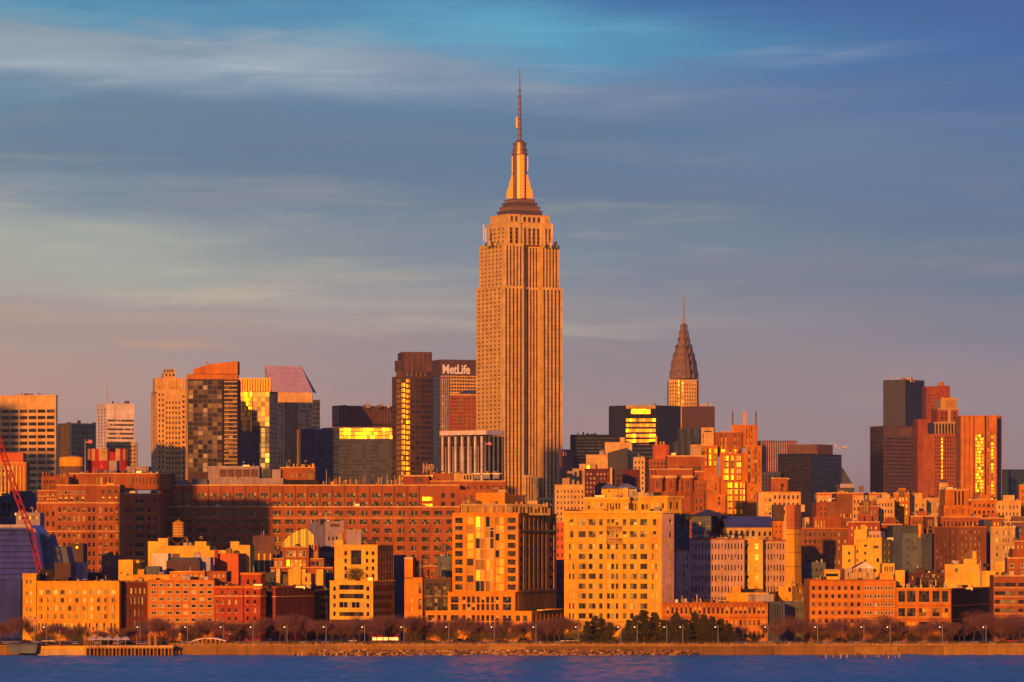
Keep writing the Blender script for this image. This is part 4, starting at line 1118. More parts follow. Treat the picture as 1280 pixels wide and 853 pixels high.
b = Bld('deco_building', 'ornate orange brick building with arched turret bays below the round orange drum'); D = 1900
b.block(front(809, 880, D, 0), 614, 'orange_brick', [[('far', 811, 879, 12, .35, 622, 668, 5, .55)]], back=18)
b.block(front(812, 866, D + 5, 0), 586, 'orange_brick', [[('void', 813, 821, 2, .4, 587, 594, 1, .8), ('far', 826, 865, 8, .35, 592, 614, 3, .5), ('pier', 836, 866, 5, .2, 588, 614, .5)]], yb=616, bands=[(586, 587.2, .5, 'salmon')])
b.block(front(834, 880, D + 9, 0), 569.5, 'orange_brick', [[('far', 850, 858, 2, .6, 583, 588, 1, .9), ('far', 865, 876, 3, .6, 583, 588, 1, .9), ('far', 866, 873, 2, .5, 593, 597, 1, .9), ('pier', 836, 879, 8, .15, 570, 581, .5)]], yb=616, bands=[(569.5, 571, .6, 'salmon'), (589, 590.4, .4, 'salmon')])
for (x0, x1) in ((816, 828), (832.5, 845), (853.5, 866)):
    m2 = (x1 - x0) / 4
    pl = fp(x0, D - 2, [(x0 + m2, -35), (x1 - m2, 0), (x1, 35)])
    b.block(pl, 594.5, 'orange_brick', [[], [('void', x0 + m2 + 1, x1 - m2 - 1, 2, .45, 600, 612, 1, .8), ('far', x0 + m2 + .6, x1 - m2 - .6, 2, .4, 614, 622, 1, .7)], []], yb=640, back=6, part='turret', bands=[(594.5, 598, .9, 'salmon')])
b.block(front(866, 884, D + 2, 0), 600, 'orange_brick', [[('far', 868, 883, 3, .35, 603, 650, 6, .5)]], back=10); b.finish()

b = Bld('deco_tower', 'stepped deco tower of orange stone with columns of golden windows and four upright roof spikes'); D = 2150
ge = lambda x, y: (870 + x / 6.09, 505 + y / 6.09)
def gp(x0, x1, yt, Dd, wins, yb=None, part='wall', mat='orange', back=12, bands=()):
    a_, y_ = ge(x0, yt); c_, _ = ge(x1, 0)
    gl = []
    for g in wins:
        q = list(g); q[1], q[5] = ge(q[1], q[5]); q[2], q[6] = ge(q[2], q[6]); gl.append(tuple(q))
    b.block(front(a_, c_, Dd, -4), y_, mat, [gl], yb=None if yb is None else ge(0, yb)[1], part=part, back=back, bands=bands)
gp(232, 375, 590, D, [('strip_gold', 240, 275, 1, .95, 600, 850, 1, 1), ('strip_gold', 293, 318, 1, .9, 600, 850, 1, 1), ('strip_gold', 333, 372, 1, .9, 600, 850, 1, 1), ('pier', 232, 375, 4, .12, 592, 850, .8)])
gp(180, 345, 380, D + 5, [('strip_gold', 210, 248, 1, .95, 395, 590, 1, 1), ('strip_gold', 265, 292, 1, .9, 395, 590, 1, 1), ('strip_gold', 308, 345, 1, .9, 395, 590, 1, 1), ('pier', 200, 345, 4, .12, 382, 592, .8)])
gp(345, 378, 372, D + 6, [])
gp(68, 182, 552, D + 3, [('far', 75, 130, 4, .25, 570, 690, 3, .6), ('far', 140, 160, 1, .5, 570, 690, 4, .6), ('amber', 98, 130, 3, .6, 505, 548, 1, .9)])
gp(130, 225, 688, D - 3, [('far', 168, 185, 1, .7, 700, 850, 4, .6)])
gp(38, 165, 318, D + 8, [('strip_gold', 100, 115, 1, .9, 340, 480, 1, 1), ('strip_gold', 134, 160, 2, .6, 340, 480, 1, 1), ('strip_brick', 44, 60, 1, .9, 330, 545, 1, 1), ('strip_brick', 65, 95, 2, .5, 330, 490, 1, 1)])
gp(375, 500, 318, D + 4, [('strip_brick', 430, 465, 2, .6, 330, 610, 1, 1), ('strip_brick', 478, 490, 1, .7, 330, 600, 1, 1), ('strip_brick', 395, 415, 1, .8, 330, 600, 1, 1), ('far', 415, 500, 4, .25, 620, 850, 4, .6), ('pier', 378, 500, 5, .14, 320, 600, .7)])
gp(40, 136, 180, D + 14, [('void', 62, 118, 1, 1, 205, 215, 1, 1), ('strip_brick', 48, 62, 1, .5, 225, 300, 1, 1)], yb=330, mat='salmon')
gp(136, 352, 213, D + 16, [('strip_stone', 180, 240, 2, .35, 225, 345, 1, 1), ('strip_stone', 280, 335, 2, .35, 225, 345, 1, 1), ('pier', 140, 350, 12, .3, 215, 350, .6)], yb=400, mat='orange_brick', bands=[(540, 540.8, .4, 'tan')])
gp(183, 325, 343, D + 10, [('amber', 190, 222, 2, .7, 346, 378, 1, .9), ('amber', 250, 270, 1, .9, 346, 378, 1, .9), ('amber', 292, 322, 2, .7, 346, 378, 1, .9)], yb=400)
gp(270, 468, 160, D + 18, [('strip_brick', 378, 392, 1, .7, 170, 310, 1, 1), ('strip_brick', 400, 430, 2, .45, 165, 310, 1, 1), ('pier', 275, 465, 8, .16, 162, 310, .7)], yb=330, part='top_storey')
for x0, x1, y0, k in ((275, 285, 58, 'brown'), (358, 370, 55, 'gold_paint'), (374, 382, 62, 'gold_paint'), (454, 463, 58, 'brown')):
    a_, y_ = ge(x0, y0); c_, _ = ge(x1, 0); b.unit(a_, c_, y_, 533, D + 19, k, 2, name='spike')
for x in (185, 212, 240): a_, y_ = ge(x, 206); b.unit(a_, a_ + 2, y_, 541, D + 17, 'gold_paint', 3, ri=8)
b.finish()

b = Q('building', 'salmon brick building with a square bulkhead tower, behind the tall smokestack', 948, 1001, 614.5, 1800, 'salmon', [('amber', 955, 965, 2, .6, 617, 645, 5, .6), ('far', 966, 1000, 6, .4, 617, 645, 3, .5)], fin=False, bands=[(614.5, 615.6, .3, 'orange')])
b.block(front(964, 984.5, 1806, 0), 597.5, 'orange_brick', [[('far', 975, 981, 1, .5, 604, 610, 1, .8)]], yb=617, part='bulkhead', bands=[(597.5, 598.5, .3, 'salmon')]); b.unit(1000, 1006, 631, 640, 1795, 'salmon', 6); b.finish()

# the great brick warehouse: stepped west wing and long flank
b = Bld('brick_warehouse', 'huge stepped orange brick warehouse wing with terraces and small crenels at the left'); D = 1790
wm = lambda a, c, n, y0, y1, r, wf=.5, k='multi': (k, a, c, n, wf, y0, y1, r, .55)
b.block(fp(71, D, [(108, 0), (121, 25), (150, 0)], [(41, -12)]), 628, 'orange_brick',
        [[('far', 56, 70, 2, .4, 636, 712, 6, .5), ('pier', 47, 56, 2, .3, 631, 655, .6)], [wm(71.5, 107.5, 6, 632, 720, 8)], [wm(None, None, 2, 632, 720, 8, .5)], [wm(122, 150, 4, 632, 720, 8, .45)]], back=25, bands=[(628, 629.5, .4, 'salmon'), (664, 665, .3, 'salmon')])
b.block(fp(71, D + 1, [(108, 0), (121, 25), (150, 0)]), 606, 'orange_brick', [[('pale', 72, 107, 5, .6, 613, 619, 1, .7), ('multi', 72, 107, 5, .5, 620, 628, 1, .7)], [], [('multi', 125, 149, 3, .4, 610, 628, 2, .6)]], yb=632, bands=[(606, 607.3, .5, 'salmon')])
b.block(front(47, 76, D + 14, 0), 613, 'orange_brick', [[('far', 48, 71, 7, .45, 616, 627, 2, .5)]], yb=632, bands=[(613, 614, .3, 'salmon'), (620, 620.8, .3, 'salmon')])
b.block(front(52, 86, D + 22, 0), 596, 'orange_brick', [[('far', 53.5, 82, 7, .5, 599, 613, 2, .6), ('pier', 52, 86, 9, .25, 596, 613, .4)]], yb=615)
for x in (52.5, 57, 61, 66, 71, 76, 81): b.unit(x, x + 2, 590.5 if x in (52.5, 57, 81) else 593.5, 597, D + 22.5, 'orange_brick', 2, name='crenel')
b.block(front(86, 214, D + 36, 0), 591.5, 'orange_brick', [[('far', 118, 146, 5, .3, 595, 607, 1, .7), ('far', 160, 212, 12, .35, 595, 607, 1, .6)]], yb=612, bands=[(591.5, 592.6, .3, 'salmon')])
b.block(front(150, 200, D - 4, 0), 617, 'orange_brick', [[wm(155, 165, 2, 632, 720, 8, .4), ('multi', 168, 181, 1, .8, 621, 720, 9, .5), wm(183, 197, 2, 621, 720, 9, .45)]], back=34, part='side_wing', bands=[(617, 618, .3, 'salmon')])
b.unit(133, 143, 604, 612, D + 20, 'gold_paint', 5); b.clutter(100, 200, 591.5, D + 40, 14, 7, 21, ('grey', 'pink_grey', 'tan', 'brown', 'slate')); b.unit(136, 146, 576, 592, D + 44, 'pink_grey', 12); b.unit(158, 186, 583, 592, D + 46, 'pink_grey', 14); b.finish()

b = Bld('brick_warehouse', 'long red orange brick warehouse flank with bays of wide many paned windows'); D = 1830
b.block(front(199, 575, D, 0), 606, 'orange_brick', [[('multi', 214, 524, 20, .64, 614.5, 635.5, 2, .56), ('gold', 527, 541, 1, .9, 621, 626.5, 1, .85), ('gold', 527, 541, 1, .9, 629.5, 637.5, 1, .85), ('pier', 206.3, 531.8, 21, .06, 607, 633, .3, 'dark_brick'), ('far', 548, 572, 2, .4, 614, 636, 2, .5)]], back=60, bands=[(606, 607.4, .5, 'salmon')])
b.block(front(200.5, 575, D - 5, 0), 633, 'orange_brick', [[('multi', 214, 571, 23, .64, 636.5, 724, 8, .56), ('pier', 206.3, 579, 24, .07, 650, 724, .35)]], back=8, bands=[(633, 634.3, .4, 'salmon'), (647.5, 648.2, .3, 'salmon')])
b.block(front(575, 634, D - 2, 0), 612.5, 'orange_brick', [[('far', 578, 632, 7, .42, 617, 720, 10, .55)]], back=40)
b.block(front(575, 590, D - 9, 0), 669, 'orange_brick', [[('far', 577, 589, 3, .4, 673, 720, 4, .6)]], back=8, bands=[(669, 670.3, .4, 'salmon')])
b.block(front(536, 632, D + 12, 0), 601, 'orange_brick', [[('far', 541, 630, 11, .3, 607, 611.5, 1, .9)]], yb=615, back=20, part='penthouse', bands=[(601, 602.2, .5, 'salmon')])
b.block(front(504, 536, D + 10, 0), 594, 'red_brick', [[('louvre', 516, 529, 2, .9, 596, 604, 1, .9)]], yb=608, back=20, part='penthouse', bands=[(594, 596, .9, 'salmon')])
b.block(front(535, 566, D + 16, 0), 592, 'orange_brick', [[]], yb=603, back=16, part='penthouse'); b.block(front(566, 591, D + 18, 0), 592.5, 'salmon', [[('void', 579, 590, 3, .6, 594, 600, 1, .9)]], yb=603, back=16, part='penthouse')
for x in (592, 604, 616): b.unit(x, x + 8, 593, 598.5, D + 16, 'grey', 8, cap='steel'); b.unit(x + 1, x + 7, 598.5, 602, D + 17, 'dark', 5)
b.unit(590, 628, 591.5, 592.8, D + 18, 'tan', 9)
b.block(front(260, 324, D + 8, 0), 583, 'pink_grey', [[('louvre', 274, 323, 5, .9, 586.5, 597, 1, .95)]], yb=608, back=20, part='penthouse', bands=[(583, 584, .3, 'pale_grey')])
b.block(front(271, 354, D + 4, 0), 598, 'pink_grey', [[]], yb=608, back=20, part='penthouse'); b.block(front(350, 394, D + 12, 0), 584, 'orange_brick', [[('far', 363, 382, 4, .4, 592, 597, 1, .9)]], yb=608, back=16, part='penthouse', bands=[(584, 585.2, .4, 'salmon')])
b.unit(328, 339, 586.5, 598, D + 8, 'slate', 7); b.unit(340, 351, 587, 598, D + 9, 'pink_grey', 7); b.unit(383, 394.5, 588, 600, D + 3, 'wood', shape='cone', name='water_tank')
b.unit(354, 398, 600, 607, D + 4, 'dark', 8); b.unit(240, 259, 599, 606, D + 5, 'blue_grey', 9); b.unit(220, 232, 600, 606, D + 4, 'pink_grey', 6)
b.clutter(355, 392, 583, D + 14, 8, 4, 2, ('gold_paint', 'tan')); b.clutter(404, 500, 606, D + 4, 30, 15, 5, ('grey', 'pink_grey', 'tan', 'brown', 'slate', 'wood', 'gold_paint')); b.clutter(204, 262, 606, D + 6, 8, 7, 9, ('slate', 'grey', 'pink_grey')); b.clutter(536, 632, 591.5, D + 20, 12, 4, 19, ('tan', 'grey', 'dark', 'gold_paint'))
b.finish()
# roof letters on a frame
o = empty('roof_sign', (wx(532, 1850), 1850, wz(594.5, 1850)), 'skeletal rooftop sign of tall letters on a frame above the red penthouse', 'roof sign'); s_ = 1850 / F
for nm, kind, x0 in (('letter', 'N', 528.5), ('letter', 'O', 534.8)):
    m = MB(); x = (x0 - 532) * s_; z0, z1 = 2.5 * s_, 15.5 * s_; t = .5
    if kind == 'N':
        w = 5.6 * s_
        m.box(x, x + t, -.3, .3, z0, z1, 'sand'); m.box(x + w - t, x + w, -.3, .3, z0, z1, 'sand'); m.tube((x + t / 2, 0, z1), (x + w - t / 2, 0, z0), .3, .3, 'sand', 4)
    else:
        r = 3.7 * s_; cx_, cz_ = x + r, (z0 + z1) / 2 + .4
        for rr2, n in ((r, 22), (r * .45, 12)):
            for i in range(n):
                a0, a1 = 2 * math.pi * i / n, 2 * math.pi * (i + 1) / n
                m.tube((cx_ + rr2 * math.cos(a0), 0, cz_ + rr2 * math.sin(a0)), (cx_ + rr2 * math.cos(a1), 0, cz_ + rr2 * math.sin(a1)), .28, .28, 'sand', 4)
    m.build(nm, o)
m = MB()
for x in (-4, -1.5, 2, 5.5, 8): m.tube((x * s_, .8, -1), (x * s_, .8, 11 * s_), .12, .12, 'brown', 4); m.tube((x * s_, .8, 10 * s_), (x * s_, 4, -1), .1, .1, 'brown', 4)
for z in (2, 6, 10): m.tube((-4 * s_, .8, z * s_), (8 * s_, .8, z * s_), .1, .1, 'brown', 4)
m.build('frame', o)

# rooftop drums behind the west wing
o = empty('storage_tank', (wx(88, 1870), 1870, wz(592, 1870)), 'squat yellow rooftop tank left of the striped cooling tower', 'tank'); s_ = 1870 / F
m = MB(); 
for i in range(28):
    a0, a1 = 2 * math.pi * i / 28, 2 * math.pi * (i + 1) / 28; rx, ry = 15 * s_, 9 * s_
    P = lambda t, z, q=1: (rx * q * math.cos(t), ry * q * math.sin(t) + ry, z)
    m.face([P(a0, 9 * s_), P(a1, 9 * s_), P(a1, 20 * s_), P(a0, 20 * s_)], 'gold_paint'); m.face([P(a0, 20 * s_), P(a1, 20 * s_), P(a1, 22 * s_, .5), P(a0, 22 * s_, .5)], 'gold_paint'); m.face([P(a0, 22 * s_, .5), P(a1, 22 * s_, .5), (0, ry, 22.4 * s_)], 'gold_paint')
    m.face([P(a0, -1), P(a1, -1), P(a1, 9 * s_, .96), P(a0, 9 * s_, .96)], 'brown')
m.build('shell', o)
o = empty('cooling_tower', (wx(134, 1885), 1885, wz(592, 1885)), 'rounded rooftop cooling tower in red and cream upright stripes', 'cooling tower'); s_ = 1885 / F
m = MB(); m2 = MB(); n = 56
for i in range(n):
    a0, a1 = 2 * math.pi * i / n, 2 * math.pi * (i + 1) / n; rx, ry = 26 * s_, 13 * s_
    P = lambda t, z, q=1: (rx * q * math.copysign(abs(math.cos(t)) ** .6, math.cos(t)), ry * q * math.sin(t) + ry, z)
    m.face([P(a0, 16 * s_, 1), P(a1, 16 * s_, 1), P(a1, 31 * s_, 1), P(a0, 31 * s_, 1)], 'red' if (i // 2) % 2 else 'sand')
    m.face([P(a0, 31 * s_), P(a1, 31 * s_), P(a1, 29 * s_, .8), P(a0, 29 * s_, .8)], 'dark')
    m2.face([P(a0, -1, .98), P(a1, -1, .98), P(a1, 16 * s_, .98), P(a0, 16 * s_, .98)], 'red')
m.face([P(2 * math.pi * i / n, 29 * s_, .8) for i in range(n)], 'dark')
m.build('striped_casing', o); m2.build('base', o)
flag(106.5, 1850, 549, 590, 8, 'flag on a tall pole on the roof of the stepped brick warehouse wing', .35)
flag(606.5, 1900, 552, 594, 7, 'flag on a pole before the white piered tower', .35)

# left edge, middle distance
b = Q('ribbed_building', 'red orange building with tall upright ribs at the left edge before the pale office tower', -10, 33, 578, 2000, 'orange', [('pier', -10, 33, 9, .45, 582, 632, .9, 'salmon'), ('strip_brick', -8, 32, 8, .4, 582, 632, 1, 1)], tiers=[(-6, 29, 566, 'red_orange', [])], bands=[(578, 579.3, .5, 'salmon')])
b = Q('building', 'dim low building with a glowing rooftop lamp at the left edge above the grey shed', -8, 40, 620, 1500, 'slate', [('void', 2, 7, 1, 1, 629, 638, 1, 1), ('void', 10, 15, 1, 1, 629, 638, 1, 1), ('amber', 0, 16, 4, .6, 641, 647, 1, .9)], tiers=[(12, 38, 614, 'slate', [])], cl=6)
b = Q('building', 'low tan roof block between the grey shed and the stepped warehouse', 20, 50, 641, 1420, 'pink_grey', [('far', 22, 48, 6, .5, 645, 650, 1, .8)], cl=5)

# ------------------------------------------------------------------ right hand side, middle distance
Q('apartment_building', 'wide orange block with a crenellated parapet under the dark gable', 1021, 1109, 616, 1900, 'salmon', [('far', 1024, 1108, 18, .35, 623, 650, 3, .5), ('pier', 1021, 1109, 26, .5, 614.6, 617, .3)], bands=[(617.4, 619, .5, 'red_orange')])
b = Q('brick_tower', 'dark brown brick apartment tower with a tall parapet block, right of the smokestack', 1001.5, 1076, 660, 1500, 'warm_brown', [('farlit', 1004, 1033, 5, .5, 664, 716, 6, .55), ('farlit', 1037, 1051, 3, .45, 664, 716, 6, .5), ('farlit', 1054, 1074, 4, .45, 664, 716, 6, .5)], fin=False, bands=[(660, 661.3, .4, 'orange')])
b.block(front(1017, 1052, 1504, 0), 646, 'orange_brick', [[('amber', 1018, 1032, 4, .5, 650, 660, 1, .8)]], yb=664, part='setback'); b.block(front(1020, 1046, 1508, 0), 628, 'orange_brick', [[('far', 1024, 1044, 4, .4, 633, 646, 2, .6)]], yb=650, part='setback')
b.block(front(1034, 1066, 1506, 0), 627, 'warm_brown', [[('amber', 1049, 1066, 4, .4, 640, 660, 2, .5)]], yb=664, part='setback'); b.block(front(1045.5, 1066, 1510, 0), 616.5, 'warm_brown', [[('pier', 1047, 1065, 4, .3, 618, 640, .5)]], yb=640, part='setback', bands=[(616.5, 618, .4, 'orange')]); b.finish()
Q('building', 'small blue grey building at the foot of the smokestack', 1003, 1032, 703, 1330, 'blue_grey', [('far', 1005, 1030, 4, .35, 708, 735, 3, .4)], cl=4)
Q('building', 'small salmon attic with slatted windows beside the crenellated block', 1006, 1018, 647, 1560, 'salmon', [('far', 1007, 1017, 3, .5, 652, 658, 1, .8)])
b = Bld('spired_belfry', 'slim orange tower with a small pyramid cap below the deco apartment tower'); D = 1900
b.block(front(1174, 1185, D, 0), 603, 'salmon', [[('far', 1176, 1183, 2, .3, 606, 640, 3, .5)]], back=4.2, bands=[(603, 604.2, .4, 'orange')])
mm = MB(); x0, x1 = wx(1174, D), wx(1185, D); c = (x0 + x1) / 2
q = [(x0, D), (x1, D), (x1, D + 4.2), (x0, D + 4.2)]
for i in range(4): j = (i + 1) % 4; mm.face([(*q[i], wz(603, D)), (*q[j], wz(603, D)), (c, D + 2.1, wz(598, D))], 'slate')
b.part(mm, 'pyramid_cap'); b.finish()
b = Q('deco_building', 'orange brick block crowned by a ribbed attic with tall dark openings', 1176, 1228, 646, 1650, 'orange_brick', [('far', 1178, 1226, 10, .35, 650, 665, 1, .7)], fin=False, bands=[(646, 647, .4, 'salmon')])
b.block(front(1180, 1214, 1653, 0), 632, 'orange', [[('pier', 1180, 1214, 12, .4, 633, 646, .4), ('far', 1182, 1212, 8, .4, 636, 644, 1, .8)]], yb=649, part='attic'); b.block(front(1181.5, 1211, 1656, 0), 611.5, 'orange', [[('void', 1192, 1206, 3, .5, 614, 632, 1, .95), ('pier', 1182, 1191, 3, .35, 612.5, 632, .6)]], yb=634, part='attic', bands=[(611.5, 613, .5, 'salmon')]); b.finish()
b = Bld('apartment_building', 'brown brick apartment block half in shade with many pale windows'); D = 1450
b.block(corner(1167.3, 1195.5, 1233, D, 20), 658, 'warm_brown', [[('farlit', 1168.5, 1194, 5, .42, 661, 717, 7, .5)], [('farlit', 1200, 1227, 5, .38, 661, 717, 7, .5)]], bands=[(658, 659.4, .4, 'orange')]); b.clutter(1176, 1228, 658, D + 6, 9, 5, 6, ('brown', 'orange_brick', 'dark')); b.finish()
Q('apartment_building', 'cream apartment block at the far right with narrow paired windows', 1238, 1269, 658.5, 1430, 'sand', [('far', 1243, 1249, 1, .4, 662, 716, 6, .5), ('far', 1253, 1262, 3, .4, 662, 716, 6, .5), ('far', 1265, 1268, 1, .5, 662, 716, 6, .5)], bands=[(658.5, 659.6, .3, 'yellow')], xr=1274, a=-12, cl=3)
b = Bld('apartment_building', 'blue grey shaded apartment block between dark neighbours'); D = 1480
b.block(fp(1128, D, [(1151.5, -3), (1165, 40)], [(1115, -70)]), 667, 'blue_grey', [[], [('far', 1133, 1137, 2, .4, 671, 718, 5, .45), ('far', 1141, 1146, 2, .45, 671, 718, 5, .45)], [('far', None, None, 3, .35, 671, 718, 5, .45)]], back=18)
b.block(front(1116, 1150, D + 6, 0), 657, 'slate', [[]], yb=669, part='penthouse'); b.unit(1148, 1151, 655, 672, D - 2, 'gold_paint', 2, name='chimney'); b.clutter(1128, 1160, 660, D + 8, 6, 5, 3, ('dark', 'brown')); b.finish()
MID = [  # x0, x1, top row, distance, colour, window columns, rows, label
    (1096, 1118, 623, 1720, 'salmon', 5, 4, 'salmon apartment house with a stone belt and paired windows below the crenellated block', 1),
    (1117, 1137, 616, 1760, 'orange', 4, 5, 'tall orange apartment house with roof tanks between two lower blocks', 1),
    (1137, 1158, 623.5, 1780, 'salmon', 4, 3, 'pinkish apartment house with a blue shaded recess below the dark brown tower', 1),
    (1158, 1176, 622.5, 1800, 'tan', 3, 4, 'tan house with a flat top just left of the slim belfry', 0),
    (1138, 1166, 645, 1600, 'orange_brick', 6, 3, 'low brick house with a pinkish bulkhead left of the ribbed attic', 1),
    (1097, 1128, 655, 1550, 'red_brick', 7, 2, 'low red brick house with a pale skylight above the stepped yellow block', 1),
    (1074, 1098, 632, 1700, 'orange_brick', 4, 4, 'orange brick house carrying a wooden water tank, above the stepped yellow block', 1),
    (1214, 1246, 624, 1820, 'orange', 5, 4, 'orange house with a tall blank bay right of the ribbed attic', 1),
    (1245, 1276, 626, 1790, 'salmon', 6, 4, 'salmon house with a pale square bay near the right edge', 1),
    (1274, 1292, 606, 1850, 'orange', 3, 6, 'narrow tall orange house at the extreme right edge', 0),
    (1226, 1256, 647, 1560, 'orange_brick', 6, 2, 'orange brick house above the cream apartment block', 1),
    (1254, 1290, 652, 1530, 'brown', 7, 2, 'brown house with small chimneys near the right edge', 1),
    (1268, 1292, 676, 1380, 'orange_brick', 4, 3, 'brick house at the right edge below the brown house', 1),
    (1060, 1100, 652, 1490, 'red_brick', 6, 2, 'dark red house behind the stepped yellow block', 1),
    (1156, 1168, 645, 1500, 'dark_brick', 2, 6, 'narrow dark brick house left of the half shaded brown block', 0),
    (1230, 1240, 650, 1480, 'slate', 2, 6, 'narrow slate grey house squeezed beside the cream block', 0)]
for (x0, x1, yt, D, mt, nc, nr_, lb, cl) in MID:
    rr = random.Random(x0)
    Q('house', lb, x0, x1, yt, D, mt, [('far', x0 + 2, x1 - 2, nc, .3 + .15 * rr.random(), yt + 4, yt + 4 + nr_ * 8.5, nr_, .5)], a=rr.uniform(-8, 2), bands=[(yt, yt + 1.2, .4, 'salmon' if mt != 'slate' else 'slate')], cl=5 * cl,
      tiers=[(x0 + (x1 - x0) * .3, x0 + (x1 - x0) * .75, yt - 5 - 3 * rr.random(), mt, [])] if cl else ())
for (px, D, yt, yl, yg, r, lb) in ((1083, 1640, 623, 641, 652, 4.6, 'wooden water tank on dark legs above the stepped yellow block'), (1127, 1700, 612, 620, 624, 3.4, 'small wooden water tank on the tall orange apartment house'),
                                   (1163, 1480, 648, 658, 664, 4.2, 'brown water tank beside the half shaded brown block'), (1142.5, 1790, 614, 621, 625, 3.2, 'small water tank on the pinkish apartment house'), (1076.5, 1880, 606.5, 613, 617, 2.6, 'tiny round tank standing on the crenellated block'),
                                   (1222, 1830, 614, 622, 627, 3.5, 'pale water tank above the orange house with a blank bay'), (1108, 1760, 640, 648, 652, 2.8, 'little dark tank among the brick roofs under the crenellated block')):
    tank(px, D, yt, yl, yg, r, lb)
# airliner
o = empty('airplane', (wx(1052, 9000), 9000, wz(559.5, 9000)), 'small pale airliner low in the sky right of the bulky black tower', 'airplane')
s_ = 9000 / F
m = MB(); prof = [(0, -11), (.9, -10.2), (1.5, -8), (1.5, 5), (.8, 10), (.3, 12)]
for (r0, a0), (r1, a1) in zip(prof, prof[1:]): m.tube((-a0 * 1.25, 0, -a0 * .16), (-a1 * 1.25, 0, -a1 * .16), max(r0, .05) * 1.3, max(r1, .05) * 1.3, 'white', 10)
m.build('fuselage', o, smooth=True)
for sg in (1, -1):
    m = MB(); m.face([(3, 0, 0), (-1.5, 0, 0.3), (-6, sg * 14, 1.2), (-4, sg * 14, 1.2)], 'white'); m.face([(3, 0, -.3), (-4, sg * 14, 1), (-6, sg * 14, 1), (-1.5, 0, -.1)], 'white'); m.build('wing', o)
    m = MB(); m.face([(-12, 0, 1.6), (-14.5, 0, 1.8), (-16, sg * 5, 2), (-15, sg * 5, 2)], 'white'); m.face([(-12, 0, 1.4), (-15, sg * 5, 1.8), (-16, sg * 5, 1.8), (-14.5, 0, 1.6)], 'white'); m.build('tailplane', o)
m = MB(); m.box(-15.5, -12, -.25, .25, 1.5, 7.5, 'white'); m.build('tail_fin', o)
# ------------------------------------------------------------------ waterfront blocks
# grey sheds at the left edge
b = Bld('storage_shed', 'big grey shed with a sloping right end and ribbed lower walls at the left edge', 'shed')
D = 1266
b.block(front(-40, 26, D, 0), 724, 'shed_low', [[('pier', -40, 26, 30, .25, 726, 752, .12, 'shed'), ('pier', -40, 26, 1, 1, 752, 753, .2, 'brown'), ('pier', -40, 26, 22, .12, 754, 783, .1, 'pink_grey')]], back=30)
mm = MB()
A = [(wx(x, D - .5), D - .5, wz(y, D)) for x, y in ((-40, 724), (53, 724), (45, 664), (38, 656.5), (-40, 656.5))]; Bk = [(x, y + 30, z) for x, y, z in A]
mm.face(A, 'shed'); mm.face(Bk[::-1], 'shed')
for i in range(5): j = (i + 1) % 5; mm.face([A[i], Bk[i], Bk[j], A[j]], 'shed' if i != 3 else 'pale_grey')
for i in range(9): z = wz(662 + i * 7, D); mm.box(wx(-40, D), wx(44.5 + i * .95, D), D - .75, D - .5, z, z + .22, 'pink_grey')
b.part(mm, 'upper_hall')
mm = MB(); z0, z1 = wz(663.5, D), wz(656, D); mm.box(wx(-40, D), wx(40, D), D - 1.6, D - .6, z0, z1, 'pale_grey'); b.part(mm, 'eaves_band')
b.finish()
b = Bld('storage_shed', 'small blue grey shed with a slanted edge behind the big grey shed', 'shed'); D = 1275
b.block(front(52, 88, D, 0), 703, 'blue_grey', [[]], back=20)
mm = MB(); A = [(wx(x, D - .4), D - .4, wz(y, D)) for x, y in ((50, 712), (88, 712), (83, 684), (66, 683), (62, 668), (50, 668))]; Bk = [(x, y + 16, z) for x, y, z in A]
mm.face(A, 'blue_grey'); mm.face(Bk[::-1], 'blue_grey')
for i in range(6): j = (i + 1) % 6; mm.face([A[i], Bk[i], Bk[j], A[j]], 'blue_grey')
b.part(mm, 'sloped_end'); b.finish()
Q('building', 'pale grey low block right of the small blue grey shed', 86, 104, 703, 1290, 'pale_grey', [('far', 100, 103, 1, .6, 706, 712, 1, .8)])
Q('building', 'dark plant block behind the yellow warehouse by the sheds', 84, 104, 680, 1420, 'dim_brown', [('amber', 94, 98, 1, .6, 683, 686, 1, .8)], cl=3)
# red lattice crane boom
o = empty('crane', (wx(58, 1252), 1252, gz(1252)), 'red lattice crane boom leaning across the grey shed', 'crane')
pts = [(-8, 530), (10, 585), (22, 622), (40, 668), (58, 752)]
m = MB(); s_ = 1252 / F
def bp(x, y): return Vector((wx(x, 1252) - wx(58, 1252), 0, wz(y, 1252) - gz(1252)))
cl = [bp(*p) for p in pts]
for a, c in zip(cl, cl[1:]):
    n = max(3, int((c - a).length / 2.6)); w = .8
    cs = [Vector((dx * w, dy * w, 0)) for dx, dy in ((-1, -1), (1, -1), (1, 1), (-1, 1))]
    for q in cs: m.tube(a + q, c + q, .15, .15, 'red', 4)
    for i in range(n):
        p, p2 = a.lerp(c, i / n), a.lerp(c, (i + 1) / n)
        for q in range(4): m.tube(p + cs[q], p2 + cs[(q + 1) % 4], .08, .08, 'red', 3); m.tube(p + cs[(q + 1) % 4], p2 + cs[q], .08, .08, 'red', 3)
m.build('boom', o)
m = MB(); m.box(-4, 4, -3, 3, 0, 3.5, 'red'); m.box(-5, 5, -3.6, -2.4, -.6, 1, 'dark'); m.box(-5, 5, 2.4, 3.6, -.6, 1, 'dark'); m.build('crawler_base', o)

